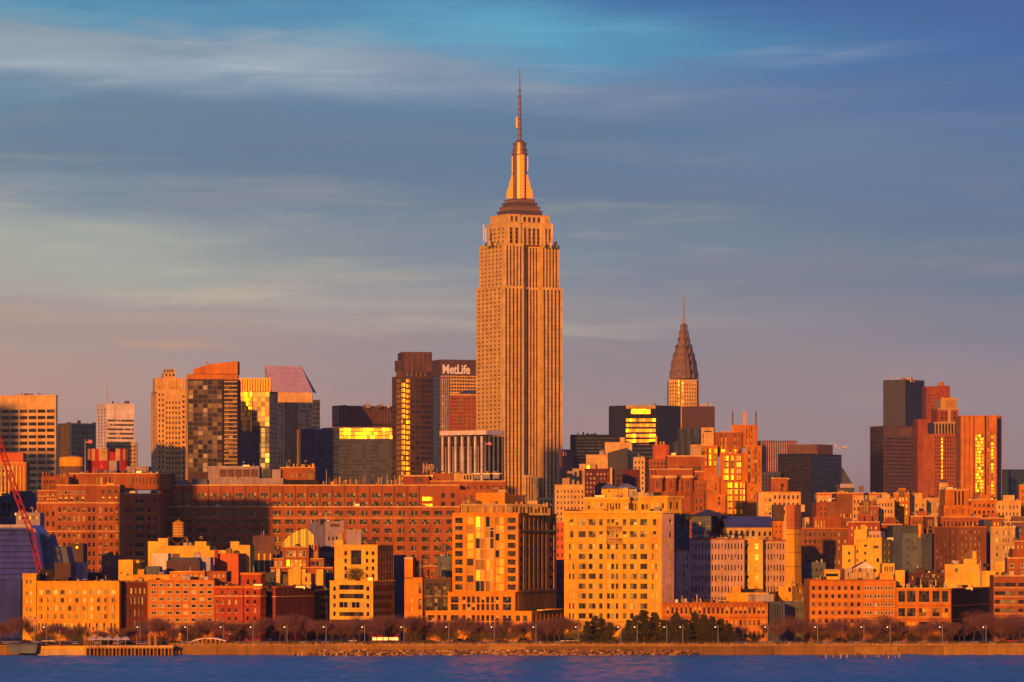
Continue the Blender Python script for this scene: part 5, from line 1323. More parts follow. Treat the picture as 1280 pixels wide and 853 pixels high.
b = Bld('warehouse', 'yellow waterfront warehouse with rows of small windows and a raised left corner'); D = 1235
b.block(front(45.3, 149, D, 0), 726.5, 'gold_paint', [[('pair', 46.5, 146, 11, .6, 737, 744, 1, .85), ('sash', 46.5, 146, 11, .42, 745.5, 776, 3, .58), ('pair', 46.5, 146, 22, .45, 778, 790, 1, .8), ('pier', 46.3, 146.2, 12, .13, 745, 777, .3)]], back=24, bands=[(726.5, 728.2, .5, 'gold_paint'), (745, 745.9, .3, 'cream'), (776.3, 777.2, .3, 'cream')])
b.block(fp(28.3, D - .8, [(45.3, 0), ('L', 3, 90)]), 717, 'gold_paint', [[('sash', 31, 41, 2, .45, 724, 731, 1, .7), ('sash', 31, 41, 2, .45, 737, 777, 4, .5)], []], part='corner_tower', bands=[(717, 718.3, .4, 'cream')])
b.clutter(52, 100, 727, D + 6, 12, 9, 3, ('dark', 'dim_brown', 'dark_brick')); b.unit(68, 88, 704, 727, D + 10, 'dim_brown', 9); b.unit(50, 67, 712, 727, D + 10, 'dark', 8); b.clutter(100, 148, 727, D + 6, 9, 6, 5, ('sand', 'dim_brown')); b.finish()
Q('building', 'dark brick block with tall dim windows between the yellow warehouse and the orange flats', 149, 184.5, 727, 1242, 'maroon', [('strip_brick', 161, 180, 4, .42, 747, 792, 1, 1), ('far', 150, 183, 6, .45, 734, 744, 1, .7), ('far', 150, 159, 1, .8, 748, 775, 1, 1)], bands=[(727, 728.5, .4, 'brown'), (745, 746, .3, 'brown')], cl=3)  # wall colour darkened: this front lies in shade, no shadow reaches it here
b = Q('apartment_building', 'bright orange flats with seven rows of pale framed square windows', 184.5, 267.8, 725, 1225, 'orange', [('pale', 187, 267, 8, .66, 727.4, 788, 7, .54), ('pier', 216.5, 217.6, 1, 1, 727, 790, .5), ('pier', 237.5, 238.6, 1, 1, 727, 790, .5), ('gold', 222, 226, 1, .9, 790, 799, 1, .9)], bands=[(725, 726, .4, 'orange')], fin=False)
b.block(front(212, 256, 1236, 0), 714.5, 'orange', [[('pale', 214, 255, 6, .5, 717.5, 722, 1, .8)]], yb=728, part='penthouse', bands=[(714.5, 715.6, .3, 'gold_paint')]); b.block(front(256, 283, 1238, 0), 714.5, 'orange_brick', [[('pale', 265, 282, 3, .4, 717.5, 722, 1, .8)]], yb=728, part='penthouse'); b.finish()
b = Bld('ornate_block', 'ornate deep red brick building with pale cornices and a raised right bay'); D = 1225
b.block(front(268, 303.5, D, 0), 732.5, 'ornate_red', [[('sash', 274, 299, 3, .36, 737.5, 745, 1, .75), ('sash', 274, 299, 3, .36, 747.5, 779, 3, .5), ('sash', 269, 273.5, 1, .45, 747.5, 779, 3, .4), ('sash', 274, 299, 3, .4, 782, 796, 1, .6)]], back=26, bands=[(732.5, 735.2, .7, 'orange'), (744.8, 746, .4, 'salmon'), (779, 780.6, .4, 'sand')])
b.block(corner(303.5, 325.5, 332.5, D - 1.2, -22), 732.5, 'ornate_red', [[('sash', 305, 323, 2, .3, 737.5, 745, 1, .75), ('sash', 305, 323, 2, .3, 747.5, 779, 3, .5), ('sash', 305, 323, 2, .35, 782, 796, 1, .6)], [('sash', None, None, 2, .4, 737.5, 779, 4, .5)]], back=22, part='corner_bay', bands=[(732.5, 735.8, .8, 'orange'), (744.8, 746, .4, 'salmon'), (779, 780.6, .4, 'sand')])
b.block(corner(301, 326, 332, D + 3, -22), 716, 'ornate_red', [[('sash', 306, 322, 2, .4, 724, 732, 1, .8)], []], yb=735, part='attic', bands=[(716, 719, .6, 'orange')])
b.clutter(270, 300, 732.5, D + 4, 7, 6, 3, ('brown', 'dark', 'pale_grey', 'pink')); b.finish()
b = Bld('brick_block', 'dark maroon brick block with a thin sunlit left edge'); D = 1224
b.block(fp(345, D, [(391.5, 64)], [(340.5, -24)]), 733, 'maroon', [[('pier', None, None, 1, .9, 734, 790, .1, 'ornate_red')], [('farlit', 350, 386, 6, .28, 737, 775, 5, .4)]], back=18, bands=[(733, 735, .4, 'orange_brick'), (745.6, 746.4, .3, 'salmon')])
b.clutter(350, 390, 733, D + 10, 5, 5, 4, ('brown', 'dark', 'tan')); b.finish()
b = Bld('tenement', 'dark tenement front covered by orange fire escape balconies'); D = 1262
b.block(front(391, 409, D, 0), 738, 'dark_brick', [[('far', 393.5, 408, 3, .5, 742, 790, 5, .5), ('pier', 391.5, 393.5, 1, 1, 738, 792, .3, 'orange')]], back=16)
mm = MB()
for j in range(5):
    z = wz(749 + j * 9.4, D); x0, x1 = wx(394, D), wx(407.5, D)
    mm.box(x0, x1, D - 1.1, D - .1, z, z + .12, 'orange'); mm.box(x0, x1, D - 1.12, D - 1.04, z + .9, z + 1.0, 'gold_paint')
    for i in range(10): x = x0 + (x1 - x0) * i / 9; mm.box(x - .03, x + .03, D - 1.1, D - 1.05, z, z + .95, 'orange')
    if j < 4: mm.tube((x0 + .4, D - .7, z), (x1 - 1, D - .7, z - 2.3), .1, .1, 'gold_paint', 4)
b.part(mm, 'fire_escape'); b.finish()

b = Bld('stepped_block', 'bright yellow stepped building with wide ribbon windows and a brown right flank'); D = 1230
yl = 'yellow'
b.block(corner(412.3, 466.3, 493, D, -24), 726, yl, [[('ribbon', 424, 454.5, 1, 1, 731.5, 737.5, 1, 1), ('ribbon', 424, 454.5, 1, 1, 742.5, 748.5, 1, 1), ('ribbon_pale', 424, 454.5, 1, 1, 753, 760, 1, 1), ('ribbon', 424, 454.5, 1, 1, 765.5, 770.5, 1, 1), ('sash', 416, 420, 1, .8, 731, 773, 4, .5), ('sash', 457.5, 462, 1, .8, 731, 773, 4, .5), ('pier', 412.3, 466.3, 1, 1, 775, 806, .1, 'dim_brown')],
        [('mat', 'brown'), ('pier', None, None, 1, .9, 732, 738, .15, 'maroon'), ('ribbon_bronze', None, None, 1, .95, 731, 795, 6, .55)]], back=24, bands=[(726, 727, .3, 'cream')])  # flank recoloured brown to darken the side turned from the sun
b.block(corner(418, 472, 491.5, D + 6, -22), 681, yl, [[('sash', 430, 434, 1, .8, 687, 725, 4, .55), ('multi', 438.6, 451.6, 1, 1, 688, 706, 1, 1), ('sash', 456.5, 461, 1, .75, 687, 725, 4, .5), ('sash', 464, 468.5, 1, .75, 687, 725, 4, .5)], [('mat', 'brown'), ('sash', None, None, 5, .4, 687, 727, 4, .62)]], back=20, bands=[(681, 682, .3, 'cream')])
b.block(front(417.8, 429, D + 11.2, -22), 675, yl, [[]], yb=684, part='parapet', back=3)
b.unit(433, 452, 664, 682, D + 12, 'pink_grey', 8, cap='sand'); b.unit(422, 429.5, 662, 682, D + 14, 'sand', shape='cone', name='water_tank'); b.finish()
mm = MB(); rr = random.Random(3)
def foliage(m, c, rx, ry, rz, n, ks, size, rr):
    for i in range(n):
        while True:
            p = Vector((rr.uniform(-1, 1), rr.uniform(-1, 1), rr.uniform(-1, 1)))
            if .25 < p.length < 1 + .12 * math.sin(p.x * 9 + p.z * 7): break
        q = Vector((c[0] + p.x * rx, c[1] + p.y * ry, c[2] + p.z * rz)); u = Vector((rr.uniform(-1, 1), rr.uniform(-1, 1), rr.uniform(-1, 1))).normalized(); w = u.orthogonal().normalized(); s1 = size * rr.uniform(.6, 1.3)
        m.face([q - u * s1, q + w * s1 * .6, q + u * s1], rr.choice(ks))
def shrub(px, D, yt, yg, wpx, label, seed=1, ks=('needle', 'needle', 'needle_light', 'bark'), group=None):
    s = D / F; h = (yg - yt) * s; rr = random.Random(seed)
    o = empty('shrub', (wx(px, D), D, wz(yg, D)), label, 'shrub', group)
    m = MB(); m.tube((0, 0, -.4), (0, 0, h * .5), .12, .06, 'bark', 5); m.build('stem', o)
    m = MB()
    for k in range(3): foliage(m, ((k - 1) * wpx * s * .25, 0, h * (.5 + .1 * (k == 1))), wpx * s * .32, wpx * s * .3, h * .48, 260, ks, .28, rr)
    m.build('foliage', o); return o
shrub(443, 1236.5, 709.5, 727, 22, 'dark round terrace shrub on the yellow stepped building', 5)
b = Bld('garage_block', 'plain orange gable wall beside a dark framed loft with large panes'); D = 1232
b.block(front(505.5, 528, D, -4), 722, 'amber_paint', [[('sash', 513, 516.3, 1, .8, 748.5, 753.5, 1, 1), ('sash', 513, 516.3, 1, .8, 758.5, 763.5, 1, 1), ('strip_brick', 523, 527, 1, .9, 729, 742, 1, 1), ('strip_brick', 523, 527, 1, .9, 748.5, 762, 1, 1), ('strip_brick', 523, 527, 1, .9, 769, 781, 1, 1)]], back=20)
b.block(front(505.5, 516, D, -4), 697, 'amber_paint', [[]], yb=724, part='parapet', back=12, bands=[(697, 698.6, .3, 'white')])
b.block(front(516, 527, D + 8, 0), 701, 'brown', [[('far', 518, 524, 1, 1, 709, 715, 1, 1)]], yb=724, part='bulkhead')
b.block(front(528.3, 564.5, D + 1.5, 0), 723, 'dim_brown', [[('multi', 531, 563, 3, .72, 729, 745, 1, 1), ('multi', 531, 563, 3, .72, 748.5, 763.5, 1, 1)]], back=18, part='loft', bands=[(723, 724, .3, 'brown'), (746, 747.2, .3, 'brown')])
b.clutter(529, 563, 723, D + 5, 9, 7, 8, ('slate', 'dark', 'blue_grey', 'red_brick')); b.finish()
Q('building', 'small grey building topped by a little round tank left of the big condominium', 547, 566, 695, 1300, 'blue_grey', [('far', 549, 565, 4, .4, 700, 722, 2, .5)], cl=3)
tank(555.5, 1310, 679, 689, 696, 3.6, 'small grey tank with a pointed cap left of the big condominium', 'blue_grey')

b = Bld('condominium', 'large orange condominium with a glazed centre, brick side and two stepped podiums'); D = 1225
og = 'amber_paint'
rows9 = (645.5, 739.5, 9)
b.block(corner(565.3, 648, 695.5, D, -14), 641, og, [[('multi', 569, 578.2, 1, 1, *rows9, .66), ('curtain', 583.8, 591.8, 1, 1, *rows9, .84), ('curtain', 594.6, 605.2, 1, 1, 646, 739.5, 1, 1), ('curtain', 607.4, 617, 1, 1, 646, 739.5, 1, 1), ('curtain', 619.2, 629.4, 1, 1, *rows9, .84), ('multi', 634.4, 644.4, 1, 1, *rows9, .66), ('pier', 581.6, 583.2, 1, 1, 643, 740, .35), ('pier', 631, 632.6, 1, 1, 643, 740, .35)],
        [('strip_brick', 650, 654.6, 1, 1, 645, 662, 1, 1), ('strip_brick', 657.5, 684, 5, .5, 645, 662, 1, 1), ('strip_brick', 687, 692.5, 1, 1, 645, 662, 1, 1),
         ('strip_brick', 650, 654.6, 1, 1, 665, 738, 3, .96), ('strip_brick', 657.5, 684, 5, .5, 665, 738, 3, .98), ('strip_brick', 687, 692.5, 1, 1, 665, 738, 3, .96)]], back=24, bands=[(641, 642.2, .4, og), (662.6, 664, .35, 'tan')], part='tower')
b.block(fp(643.8, D - 4, [(695, 76)], [(559.8, -14)]), 740, og, [[('multi', 563.5, 573, 1, 1, 745.5, 764, 2, .86), ('sash', 577, 624.5, 8, .62, 745.5, 764, 2, .86), ('multi', 628.6, 639, 1, 1, 745.5, 764, 2, .86)], [('strip_brick', 646, 690, 7, .5, 744, 763, 1, 1)]], back=20, bands=[(740, 741.2, .35, og)], part='podium')
b.block(fp(664.3, D - 8, [(705, 76)], [(532, -14)]), 764, og, [[('multi', 535, 543, 1, 1, 769, 786, 2, .86), ('sash', 545, 560, 2, .55, 769, 786, 2, .86), ('multi', 563.5, 573, 1, 1, 769, 786, 2, .86), ('sash', 577, 624.5, 8, .62, 769, 786, 2, .86), ('multi', 628.6, 639, 1, 1, 769, 786, 2, .86), ('amber', 643, 661, 2, .6, 769, 786, 2, .86)], [('strip_brick', 666, 702, 7, .5, 769, 790, 1, 1)]], back=20, bands=[(764, 765.2, .35, og)], part='podium')
b.block(fp(633, D + 6, [(688, 40)], [(576, -16)]), 630, 'tan', [[('curtain', 577, 632, 5, .86, 633, 641, 1, 1)], [('curtain', 640, 686, 5, .8, 633.5, 641, 1, 1)]], yb=644, back=12, part='penthouse', bands=[(630, 632, .5, 'tan')])
b.block(front(595, 631, D + 12, -16), 616, og, [[('far', 618, 622, 1, 1, 627, 629.6, 1, 1)]], yb=633, back=10, part='bulkhead'); b.block(front(659, 672, D + 14, 0), 626, 'tan', [[]], yb=636, part='bulkhead', back=5)
for x0, x1, y0, y1 in ((634, 657, 620, 631), ): b.unit(x0, x1, y0, y1, D + 16, 'dim_brown', 8, cap='brown')
b.clutter(578, 595, 630, D + 10, 4, 8, 7, ('tan', 'sand')); b.clutter(634, 686, 631, D + 12, 12, 7, 8, ('tan', 'dim_brown', 'gold_paint', 'dark')); b.finish()
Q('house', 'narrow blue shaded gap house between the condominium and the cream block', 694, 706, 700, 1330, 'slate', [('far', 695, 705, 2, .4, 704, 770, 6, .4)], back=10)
Q('house', 'narrow red brick house seen in the gap above the blue shaded house', 694, 706, 653, 1500, 'red_orange', [('far', 695, 705, 2, .35, 658, 720, 6, .5)], back=10)

b = Bld('cream_block', 'broad cream yellow block with paired windows, a small balcony and a hipped cupola'); D = 1225
cr = 'cream'
R1 = (645.5, 675.5, 2, .52); R2 = (677.3, 776.6, 8, .56)
cols = []
for (a, c, n, wf, k) in ((710, 719, 2, .5, 'sash'), (723.4, 732, 1, 1, 'pair'), (736, 744.4, 1, 1, 'pair'), (749, 753.2, 1, 1, 'sash'), (758, 768.5, 2, .72, 'sash'), (769.5, 773, 1, .9, 'sash'), (778.6, 783, 1, 1, 'sash'), (787.6, 796, 1, 1, 'pair'), (800.4, 809, 1, 1, 'pair'), (813.5, 822.5, 2, .5, 'sash')):
    if k == 'sash' and n == 2 and a in (710, 813.5): cols.append((k, a + 2.6, c - 2.2, 1, 1, *R1))
    else: cols.append((k, a, c, n, wf, *R1))
    cols.append((k, a, c, n, wf, *R2))
b.block(fp(827, D, [(842.5, 48)], [(705.2, -10)]), 639, cr, [cols, [('mat', 'graze_tinted_pink'), ('sash', 836.5, 840, 1, .9, 645, 676, 2, .5), ('sash', 834, 841, 2, .5, 677, 777, 8, .5)]], back=26, bands=[(639, 641.5, 1.1, 'yellow'), (676, 677, .35, 'yellow'), (776.5, 778.5, .5, 'sand')], roof='gravel')
b.block(front(705.5, 722, D + 5.6, -10), 637, 'brown', [[]], yb=641, part='parapet', back=2)
b.block(front(731, 787.5, D + 8.4, -10), 621.5, cr, [[('sash', 734, 743, 2, .6, 628, 637, 1, .9), ('sash', 750, 753.5, 1, 1, 628, 637, 1, .9), ('void', 758, 776, 5, .6, 629, 637, 1, .95), ('sash', 780, 783.4, 1, 1, 628, 637, 1, .9)]], yb=643, back=16, part='upper_storey', bands=[(621.5, 625, .9, 'yellow')])
b.block(front(787.5, 803, D + 10, -10), 626, 'sand', [[('void', 790, 802, 4, .6, 629, 639, 1, .9)]], yb=643, back=10, part='upper_storey')
b.block(fp(834, D + 6, [(852, 48)], [(797, -10)]), 620, cr, [[('void', 801, 811, 2, .7, 630.5, 637, 1, 1), ('sash', 812, 832, 3, .5, 629, 636, 1, .9)], [('sash', None, None, 2, .4, 627, 637, 1, .9)]], yb=643, back=14, part='upper_storey', bands=[(620, 622.5, .8, 'yellow')]); b.block(front(797, 817, D + 11, -10), 615.5, 'yellow', [[]], yb=622, part='parapet', back=8)
b.block(front(752, 785, D + 13, -10), 610, 'yellow', [[('far', 760, 763, 1, 1, 612.5, 616, 1, 1)]], yb=624, back=12, part='cupola', roof='tar'); b.block(front(785.3, 796, D + 13, -10), 611.5, 'pale_grey', [[('far', 791, 794.5, 2, .6, 614, 620, 1, 1)]], yb=625, back=9, part='cupola')
mm = MB()
for (x0, x1, ya, ye, yo) in ((751, 772, 605, 610.3, 10.5), (768, 798, 604.4, 610.8, 11.5)):
    xa, xb, Dd = wx(x0, D + yo), wx(x1, D + yo), D + yo; c = (xa + xb) / 2; w2 = (xb - xa) * .12
    q = [(xa, Dd), (xb, Dd), (xb, Dd + 11), (xa, Dd + 11)]; t = [(c - w2, Dd + 5.5), (c + w2, Dd + 5.5)]; ze, zr = wz(ye, D + yo), wz(ya, D + yo)
    mm.face([(*q[0], ze), (*q[1], ze), (*t[1], zr), (*t[0], zr)], 'copper_green'); mm.face([(*q[2], ze), (*q[3], ze), (*t[0], zr), (*t[1], zr)], 'copper_green'); mm.face([(*q[1], ze), (*q[2], ze), (*t[1], zr)], 'copper_green'); mm.face([(*q[3], ze), (*q[0], ze), (*t[0], zr)], 'copper_green')
b.part(mm, 'hipped_roof')
mm = MB(); z0 = wz(660.5, D); x0, x1 = wx(758, D), wx(777, D)
for zz in (wz(661.5, D), wz(676.5, D)):
    D_ = D; D = D + 2.6
    mm.box(x0, x1, D - 1.5, D, zz - .3, zz, 'tan'); mm.box(x0, x1, D - 1.5, D - 1.35, zz, zz + .9, 'wood')
    for i in range(6): x = x0 + (x1 - x0) * i / 5; mm.box(x - .12, x + .12, D - 1.2, D, zz - 1.1, zz - .3, 'tan')
    D = D_
b.part(mm, 'balcony'); b.unit(772, 773, 600, 622, D + 5, 'dark', shape='mast', name='flue'); b.finish()

b = Bld('side_block', 'pink grey rear block stepped down behind the cream block'); D = 1262
b.block(corner(838, 845, 862.5, D, 18), 687, 'pink', [[], [('sash', 853, 861, 2, .42, 692, 757, 6, .55)]], back=20, bands=[(687, 688.4, .4, 'red_brick')])
b.block(front(842, 862, D + 8, 8), 642, 'slate', [[('sash', 845, 851, 1, .8, 646, 690, 3, .5), ('amber', 856, 860, 1, .6, 646, 662, 1, .9)]], part='rear_wing', back=14); b.unit(857, 864, 643, 650, D + 4, 'gold_paint', 4); b.finish()
b = Bld('long_mill', 'long pink grey mill with close set narrow windows and a bright yellow projecting bay'); D = 1300
rw = (676.5, 757, 6, .55)
b.block(front(863, 930.5, D, 10), 673, 'pink', [[('sash', 864, 929, 16, .4, *rw)]], back=20, bands=[(673, 674.6, .4, 'red_brick')])
b.block(fp(930.8, D + 10.5, [(953.4, -8), ('L', 3, 80)]), 674, 'yellow', [[('sash', 932, 936, 1, 1, *rw), ('sash', 943.5, 948, 1, 1, *rw)], []], back=14, part='bay', bands=[(674, 675, .3, 'cream')])
b.block(front(953.6, 985, D + 16, 10), 675, 'pink', [[('sash', 955, 981, 7, .42, *rw)]], back=20, bands=[(675, 676.4, .4, 'red_brick')])
b.clutter(866, 928, 673, D + 6, 10, 7, 5, ('pale_grey', 'sand', 'grey', 'brown')); b.clutter(936, 980, 675, D + 20, 7, 7, 6, ('sand', 'pale_grey', 'brown', 'orange')); b.finish()
b = Bld('hipped_house', 'blue shaded house with a hipped roof behind the pink mill'); D = 1370
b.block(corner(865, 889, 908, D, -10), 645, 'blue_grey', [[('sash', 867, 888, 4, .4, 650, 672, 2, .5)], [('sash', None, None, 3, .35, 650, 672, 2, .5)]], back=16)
mm = MB(); xa, xb = wx(862.5, D), wx(909, D); ze, zr = wz(645, D), wz(636.5, D); q = [(xa, D - 1), (xb, D - 1), (xb, D + 17), (xa, D + 17)]; t = (wx(887, D), D + 8)
for i in range(4): j = (i + 1) % 4; mm.face([(*q[i], ze), (*q[j], ze), (*t, zr)], 'slate')
b.part(mm, 'hipped_roof'); b.finish()
b = Bld('arcaded_hall', 'low hall with a long sloping blue roof and small arches right of the hipped house'); D = 1365
b.block(front(908, 968, D, 0), 659.5, 'tan', [[('void', 910, 945, 5, .5, 663, 671, 1, .9), ('void', 946, 966, 3, .4, 664, 671, 1, .8)]], back=22)
mm = MB(); xa, xb = wx(906, D), wx(968, D)
mm.face([(xa, D - .8, wz(659.5, D)), (xb, D - .8, wz(659.5, D)), (xb, D + 20, wz(645, D)), (xa, D + 20, wz(645, D))], 'blue_roof')
mm.face([(xa, D + 20, wz(645, D)), (xb, D + 20, wz(645, D)), (xb, D + 40, wz(659.5, D)), (xa, D + 40, wz(659.5, D))], 'blue_roof'); mm.face([(xb, D - .8, wz(659.5, D)), (xb, D + 40, wz(659.5, D)), (xb, D + 20, wz(645, D))], 'tan')
b.part(mm, 'sloping_roof'); b.block(front(966, 979, D - 4, 0), 651, 'orange', [[('far', 968, 978, 2, .3, 655, 668, 2, .4)]], part='bulkhead', back=8); b.unit(966, 980, 631, 651.5, D - 4, 'dim_brown', 6, name='roof_tank'); b.finish()
b = Bld('smokestack', 'tall square tapering brick smokestack banded near its top', 'chimney'); D = 1300
V0 = corner(982.4, 993, 1001.6, D, -30)[0]
s_ = b; b.anchor(V0, gz(D)); 
mm = MB()
q0 = V0 + [V0[0] + V0[2] - V0[1]]; c = sum(q0, Vector((0, 0))) / 4
def ringp(sc): return [c + (p - c) * sc for p in q0]
lv = [(760, 1.12), (729, 1.1), (728.5, 1.03), (640, .93), (638, .97), (636, .97), (635.5, .94), (631, .96)]
for (y0, s0), (y1, s1) in zip(lv, lv[1:]):
    a, d = ringp(s0), ringp(s1); 
    n = max(1, int(abs(y0 - y1) / 11))
    for kk in range(n):
        t0, t1 = kk / n, (kk + 1) / n
        for i in range(4):
            j = (i + 1) % 4; L0 = lambda p, r, t: p.lerp(r, t); zz = lambda t: wz(y0 + (y1 - y0) * t, D)
            k = 'chimney_red' if (y0 + (y1 - y0) * t0) < 668 else 'gold_paint'
            mm.face([(*L0(a[i], d[i], t0), zz(t0)), (*L0(a[j], d[j], t0), zz(t0)), (*L0(a[j], d[j], t1), zz(t1)), (*L0(a[i], d[i], t1), zz(t1))], k)
mm.face([(*p, wz(632, D)) for p in ringp(.95)], 'dark'); b.part(mm, 'shaft')
mm = MB()
for y in (650, 668, 690, 708):
    sc = .94 + (y - 640) / 89 * .1; a = ringp(sc + .02)
    mm.prism([(p.x, p.y) for p in a], wz(y + .8, D), wz(y, D), 'brown')
b.part(mm, 'iron_bands')
b.block(corner(973, 990, 1004.5, D - 6, -26), 733, 'gold_paint', [[('far', 985, 989, 1, .9, 734.5, 740, 1, 1)], [('far', 997, 1001, 1, .7, 735, 741, 1, 1)]], part='plinth', back=10); b.finish()
b = Bld('market_hall', 'low yellow roofed hall in front of the smokestack and mill'); D = 1262
b.block(corner(907.5, 960, 1008, D, -8), 741, 'gold_paint', [[], []], back=20); b.block(front(915, 926, D + 4, 0), 733, 'gold_paint', [[]], yb=743, part='bulkhead', back=5); b.block(front(945, 967, D - 5, 20), 743, 'pale_grey', [[]], part='gable', back=8); b.unit(926, 950, 736.5, 742, D + 8, 'dark', 6); b.finish()
b = Bld('arched_warehouse', 'low orange warehouse with a row of arched windows behind the evergreen trees'); D = 1223
pl = front(827.6, 959.7, D, 0)
b.block(pl, 753.3, 'orange', [[('sash', 832, 957, 22, .46, 758.5, 768.5, 1, .84), ('sash', 832, 957, 22, .42, 774, 784, 1, .7), ('sash', 832, 957, 22, .42, 787, 800, 1, .7)]], back=24, bands=[(753.3, 754.6, .4, 'orange_brick'), (771.5, 772.5, .3, 'orange_brick')])
mm = MB()
for i in range(22):
    xc = wx(832 + (957 - 832) * (i + .5) / 22, D); r = .75; z = wz(759.2, D)
    for k in range(8):
        t0, t1 = math.pi * k / 8, math.pi * (k + 1) / 8
        f = lambda t, q: (xc + q * math.cos(t), D - .16, z + q * math.sin(t))
        mm.face([f(t0, r), f(t0, r + .28), f(t1, r + .28), f(t1, r)], 'orange_brick'); g = lambda t: (xc + (r + .28) * math.cos(t), D, z + (r + .28) * math.sin(t))
        mm.face([f(t0, r + .28), g(t0), g(t1), f(t1, r + .28)], 'orange_brick')
b.part(mm, 'arched_lintels'); b.clutter(860, 900, 753, D + 5, 5, 9, 9, ('brown', 'dim_brown', 'pink')); b.finish()
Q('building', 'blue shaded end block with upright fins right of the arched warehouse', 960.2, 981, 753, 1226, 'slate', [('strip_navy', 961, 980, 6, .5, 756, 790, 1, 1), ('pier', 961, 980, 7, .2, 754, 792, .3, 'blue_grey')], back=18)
Q('building', 'low grey blue block behind the bare trees right of the finned end block', 981, 1012, 752, 1250, 'blue_grey', [('far', 984, 1010, 5, .35, 757, 790, 3, .4)], back=14, cl=2)

b = Bld('brick_block', 'orange brick waterfront block with five rows of windows and a white roof terrace'); D = 1225
rw = (730.2, 792, 6, .5)
b.block(front(1012, 1119.8, D, 0), 724.6, 'orange', [[('sash', 1012.8, 1077.3, 8, .46, *rw), ('pale', 1080, 1090.5, 3, .8, *rw), ('pale', 1092.8, 1104.2, 3, .8, *rw), ('pale', 1106, 1117.2, 3, .8, *rw)]], back=24, bands=[(724.6, 726, .4, 'orange_brick'), (740, 740.6, .15, 'gold_paint'), (750.3, 750.9, .15, 'gold_paint'), (760.6, 761.2, .15, 'gold_paint'), (771, 771.6, .15, 'gold_paint')])
b.block(front(1056, 1094, D + 7, 0), 711, 'sand', [[('pale', 1058, 1092, 7, .55, 715, 722.5, 1, .9)]], yb=727, back=10, part='terrace_house')
mm = MB(); Dd = D + 7; P3 = [(wx(x, Dd), wz(y, Dd)) for x, y in ((1066, 711), (1081, 702.3), (1096, 711))]
mm.face([(x, Dd - .4, z) for x, z in P3], 'white'); mm.face([(x, Dd + 10, z) for x, z in P3][::-1], 'white')
for i in range(2): mm.face([(P3[i][0], Dd - .6, P3[i][1]), (P3[i][0], Dd + 10, P3[i][1]), (P3[i + 1][0], Dd + 10, P3[i + 1][1]), (P3[i + 1][0], Dd - .6, P3[i + 1][1])], 'brown')
b.part(mm, 'pediment'); b.block(front(1030.6, 1050, D + 6, 0), 712, 'yellow', [[('void', 1032, 1048, 1, 1, 716, 722, 1, .6)]], yb=727, back=8, part='terrace_house', bands=[(712, 714, .6, 'sand')])
b.block(front(1103, 1118, D + 8, 0), 704.5, 'yellow', [[('sash', 1105, 1117, 4, .5, 708, 715, 1, .9)]], yb=727, back=9, part='terrace_house'); b.block(front(1117.5, 1131, D + 10, 0), 713, 'yellow', [[]], yb=736, back=7, part='terrace_house'); b.block(front(1100, 1117, D + 5, 0), 717, 'gold_paint', [[]], yb=727, back=4, part='terrace_house')
b.clutter(1014, 1056, 724.5, D + 4, 9, 5, 4, ('needle', 'brown', 'red', 'sand')); b.clutter(1060, 1095, 712, D + 3, 9, 3, 6, ('red', 'white', 'needle')); b.finish()
b = Bld('brick_loft', 'orange brick loft with big square paned windows and a black right flank'); D = 1225
b.block(fp(1188.6, D, [(1242, 68)], [(1120.2, 0)]), 735, 'orange', [[('multi', 1123, 1131.2, 1, 1, 739, 753, 1, 1), ('multi', 1134, 1144.4, 1, 1, 739, 753, 1, 1), ('multi', 1148.6, 1161.6, 1, 1, 739, 753, 1, 1), ('multi', 1165.6, 1174.4, 1, 1, 739, 753, 1, 1), ('multi', 1177.6, 1185, 1, 1, 739, 753, 1, 1),
        ('multi', 1123, 1131.2, 1, 1, 760.5, 771, 1, 1), ('multi', 1134, 1144.4, 1, 1, 760.5, 771, 1, 1), ('amber', 1148.6, 1161.6, 1, 1, 760.5, 771, 1, 1), ('amber', 1165.6, 1174.4, 1, 1, 760.5, 771, 1, 1), ('amber', 1177.6, 1185, 1, 1, 760.5, 771, 1, 1),
        ('multi', 1123, 1131.2, 1, 1, 777.5, 790, 1, 1), ('amber', 1134, 1144.4, 1, 1, 777.5, 782, 1, 1), ('multi', 1148.6, 1161.6, 1, 1, 777.5, 790, 1, 1), ('amber', 1165.6, 1174.4, 1, 1, 777.5, 782, 1, 1), ('multi', 1177.6, 1185, 1, 1, 777.5, 790, 1, 1)],
        [('pier', None, None, 1, .98, 731, 812, .1, 'flank_black')]], back=24, bands=[(735, 736.4, .35, 'gold_paint'), (757, 757.8, .2, 'orange_brick'), (774.4, 775.2, .2, 'orange_brick')])
b.clutter(1124, 1186, 734.5, D + 5, 16, 9, 4, ('dark', 'sand', 'brown', 'needle', 'pale_grey')); b.finish()
b = Bld('brick_flats', 'orange brick flats at the right edge with long ribbon windows'); D = 1219
b.block(front(1242, 1300, D, -4), 719.5, 'orange_brick', [[('ribbon', 1243.5, 1269.5, 1, 1, 725.5, 790, 6, .42), ('ribbon', 1273, 1299, 1, 1, 725.5, 790, 6, .42)]], back=24, bands=[(719.5, 720.8, .3, 'salmon')] + [(723.9 + 10.75 * i, 725 + 10.75 * i, .25, 'tan') for i in range(1, 6)])
b.block(front(1259, 1300, D + 5, -4), 697, 'orange_brick', [[('pale', 1261, 1268, 1, .8, 703, 721, 2, .6), ('pale', 1274, 1290, 2, .5, 703, 721, 2, .6)]], yb=724, back=14, part='upper_storey', bands=[(697, 698.4, .3, 'salmon')]); b.block(front(1266, 1300, D + 8, 0), 686, 'orange_brick', [[]], yb=700, back=9, part='upper_storey'); b.finish()

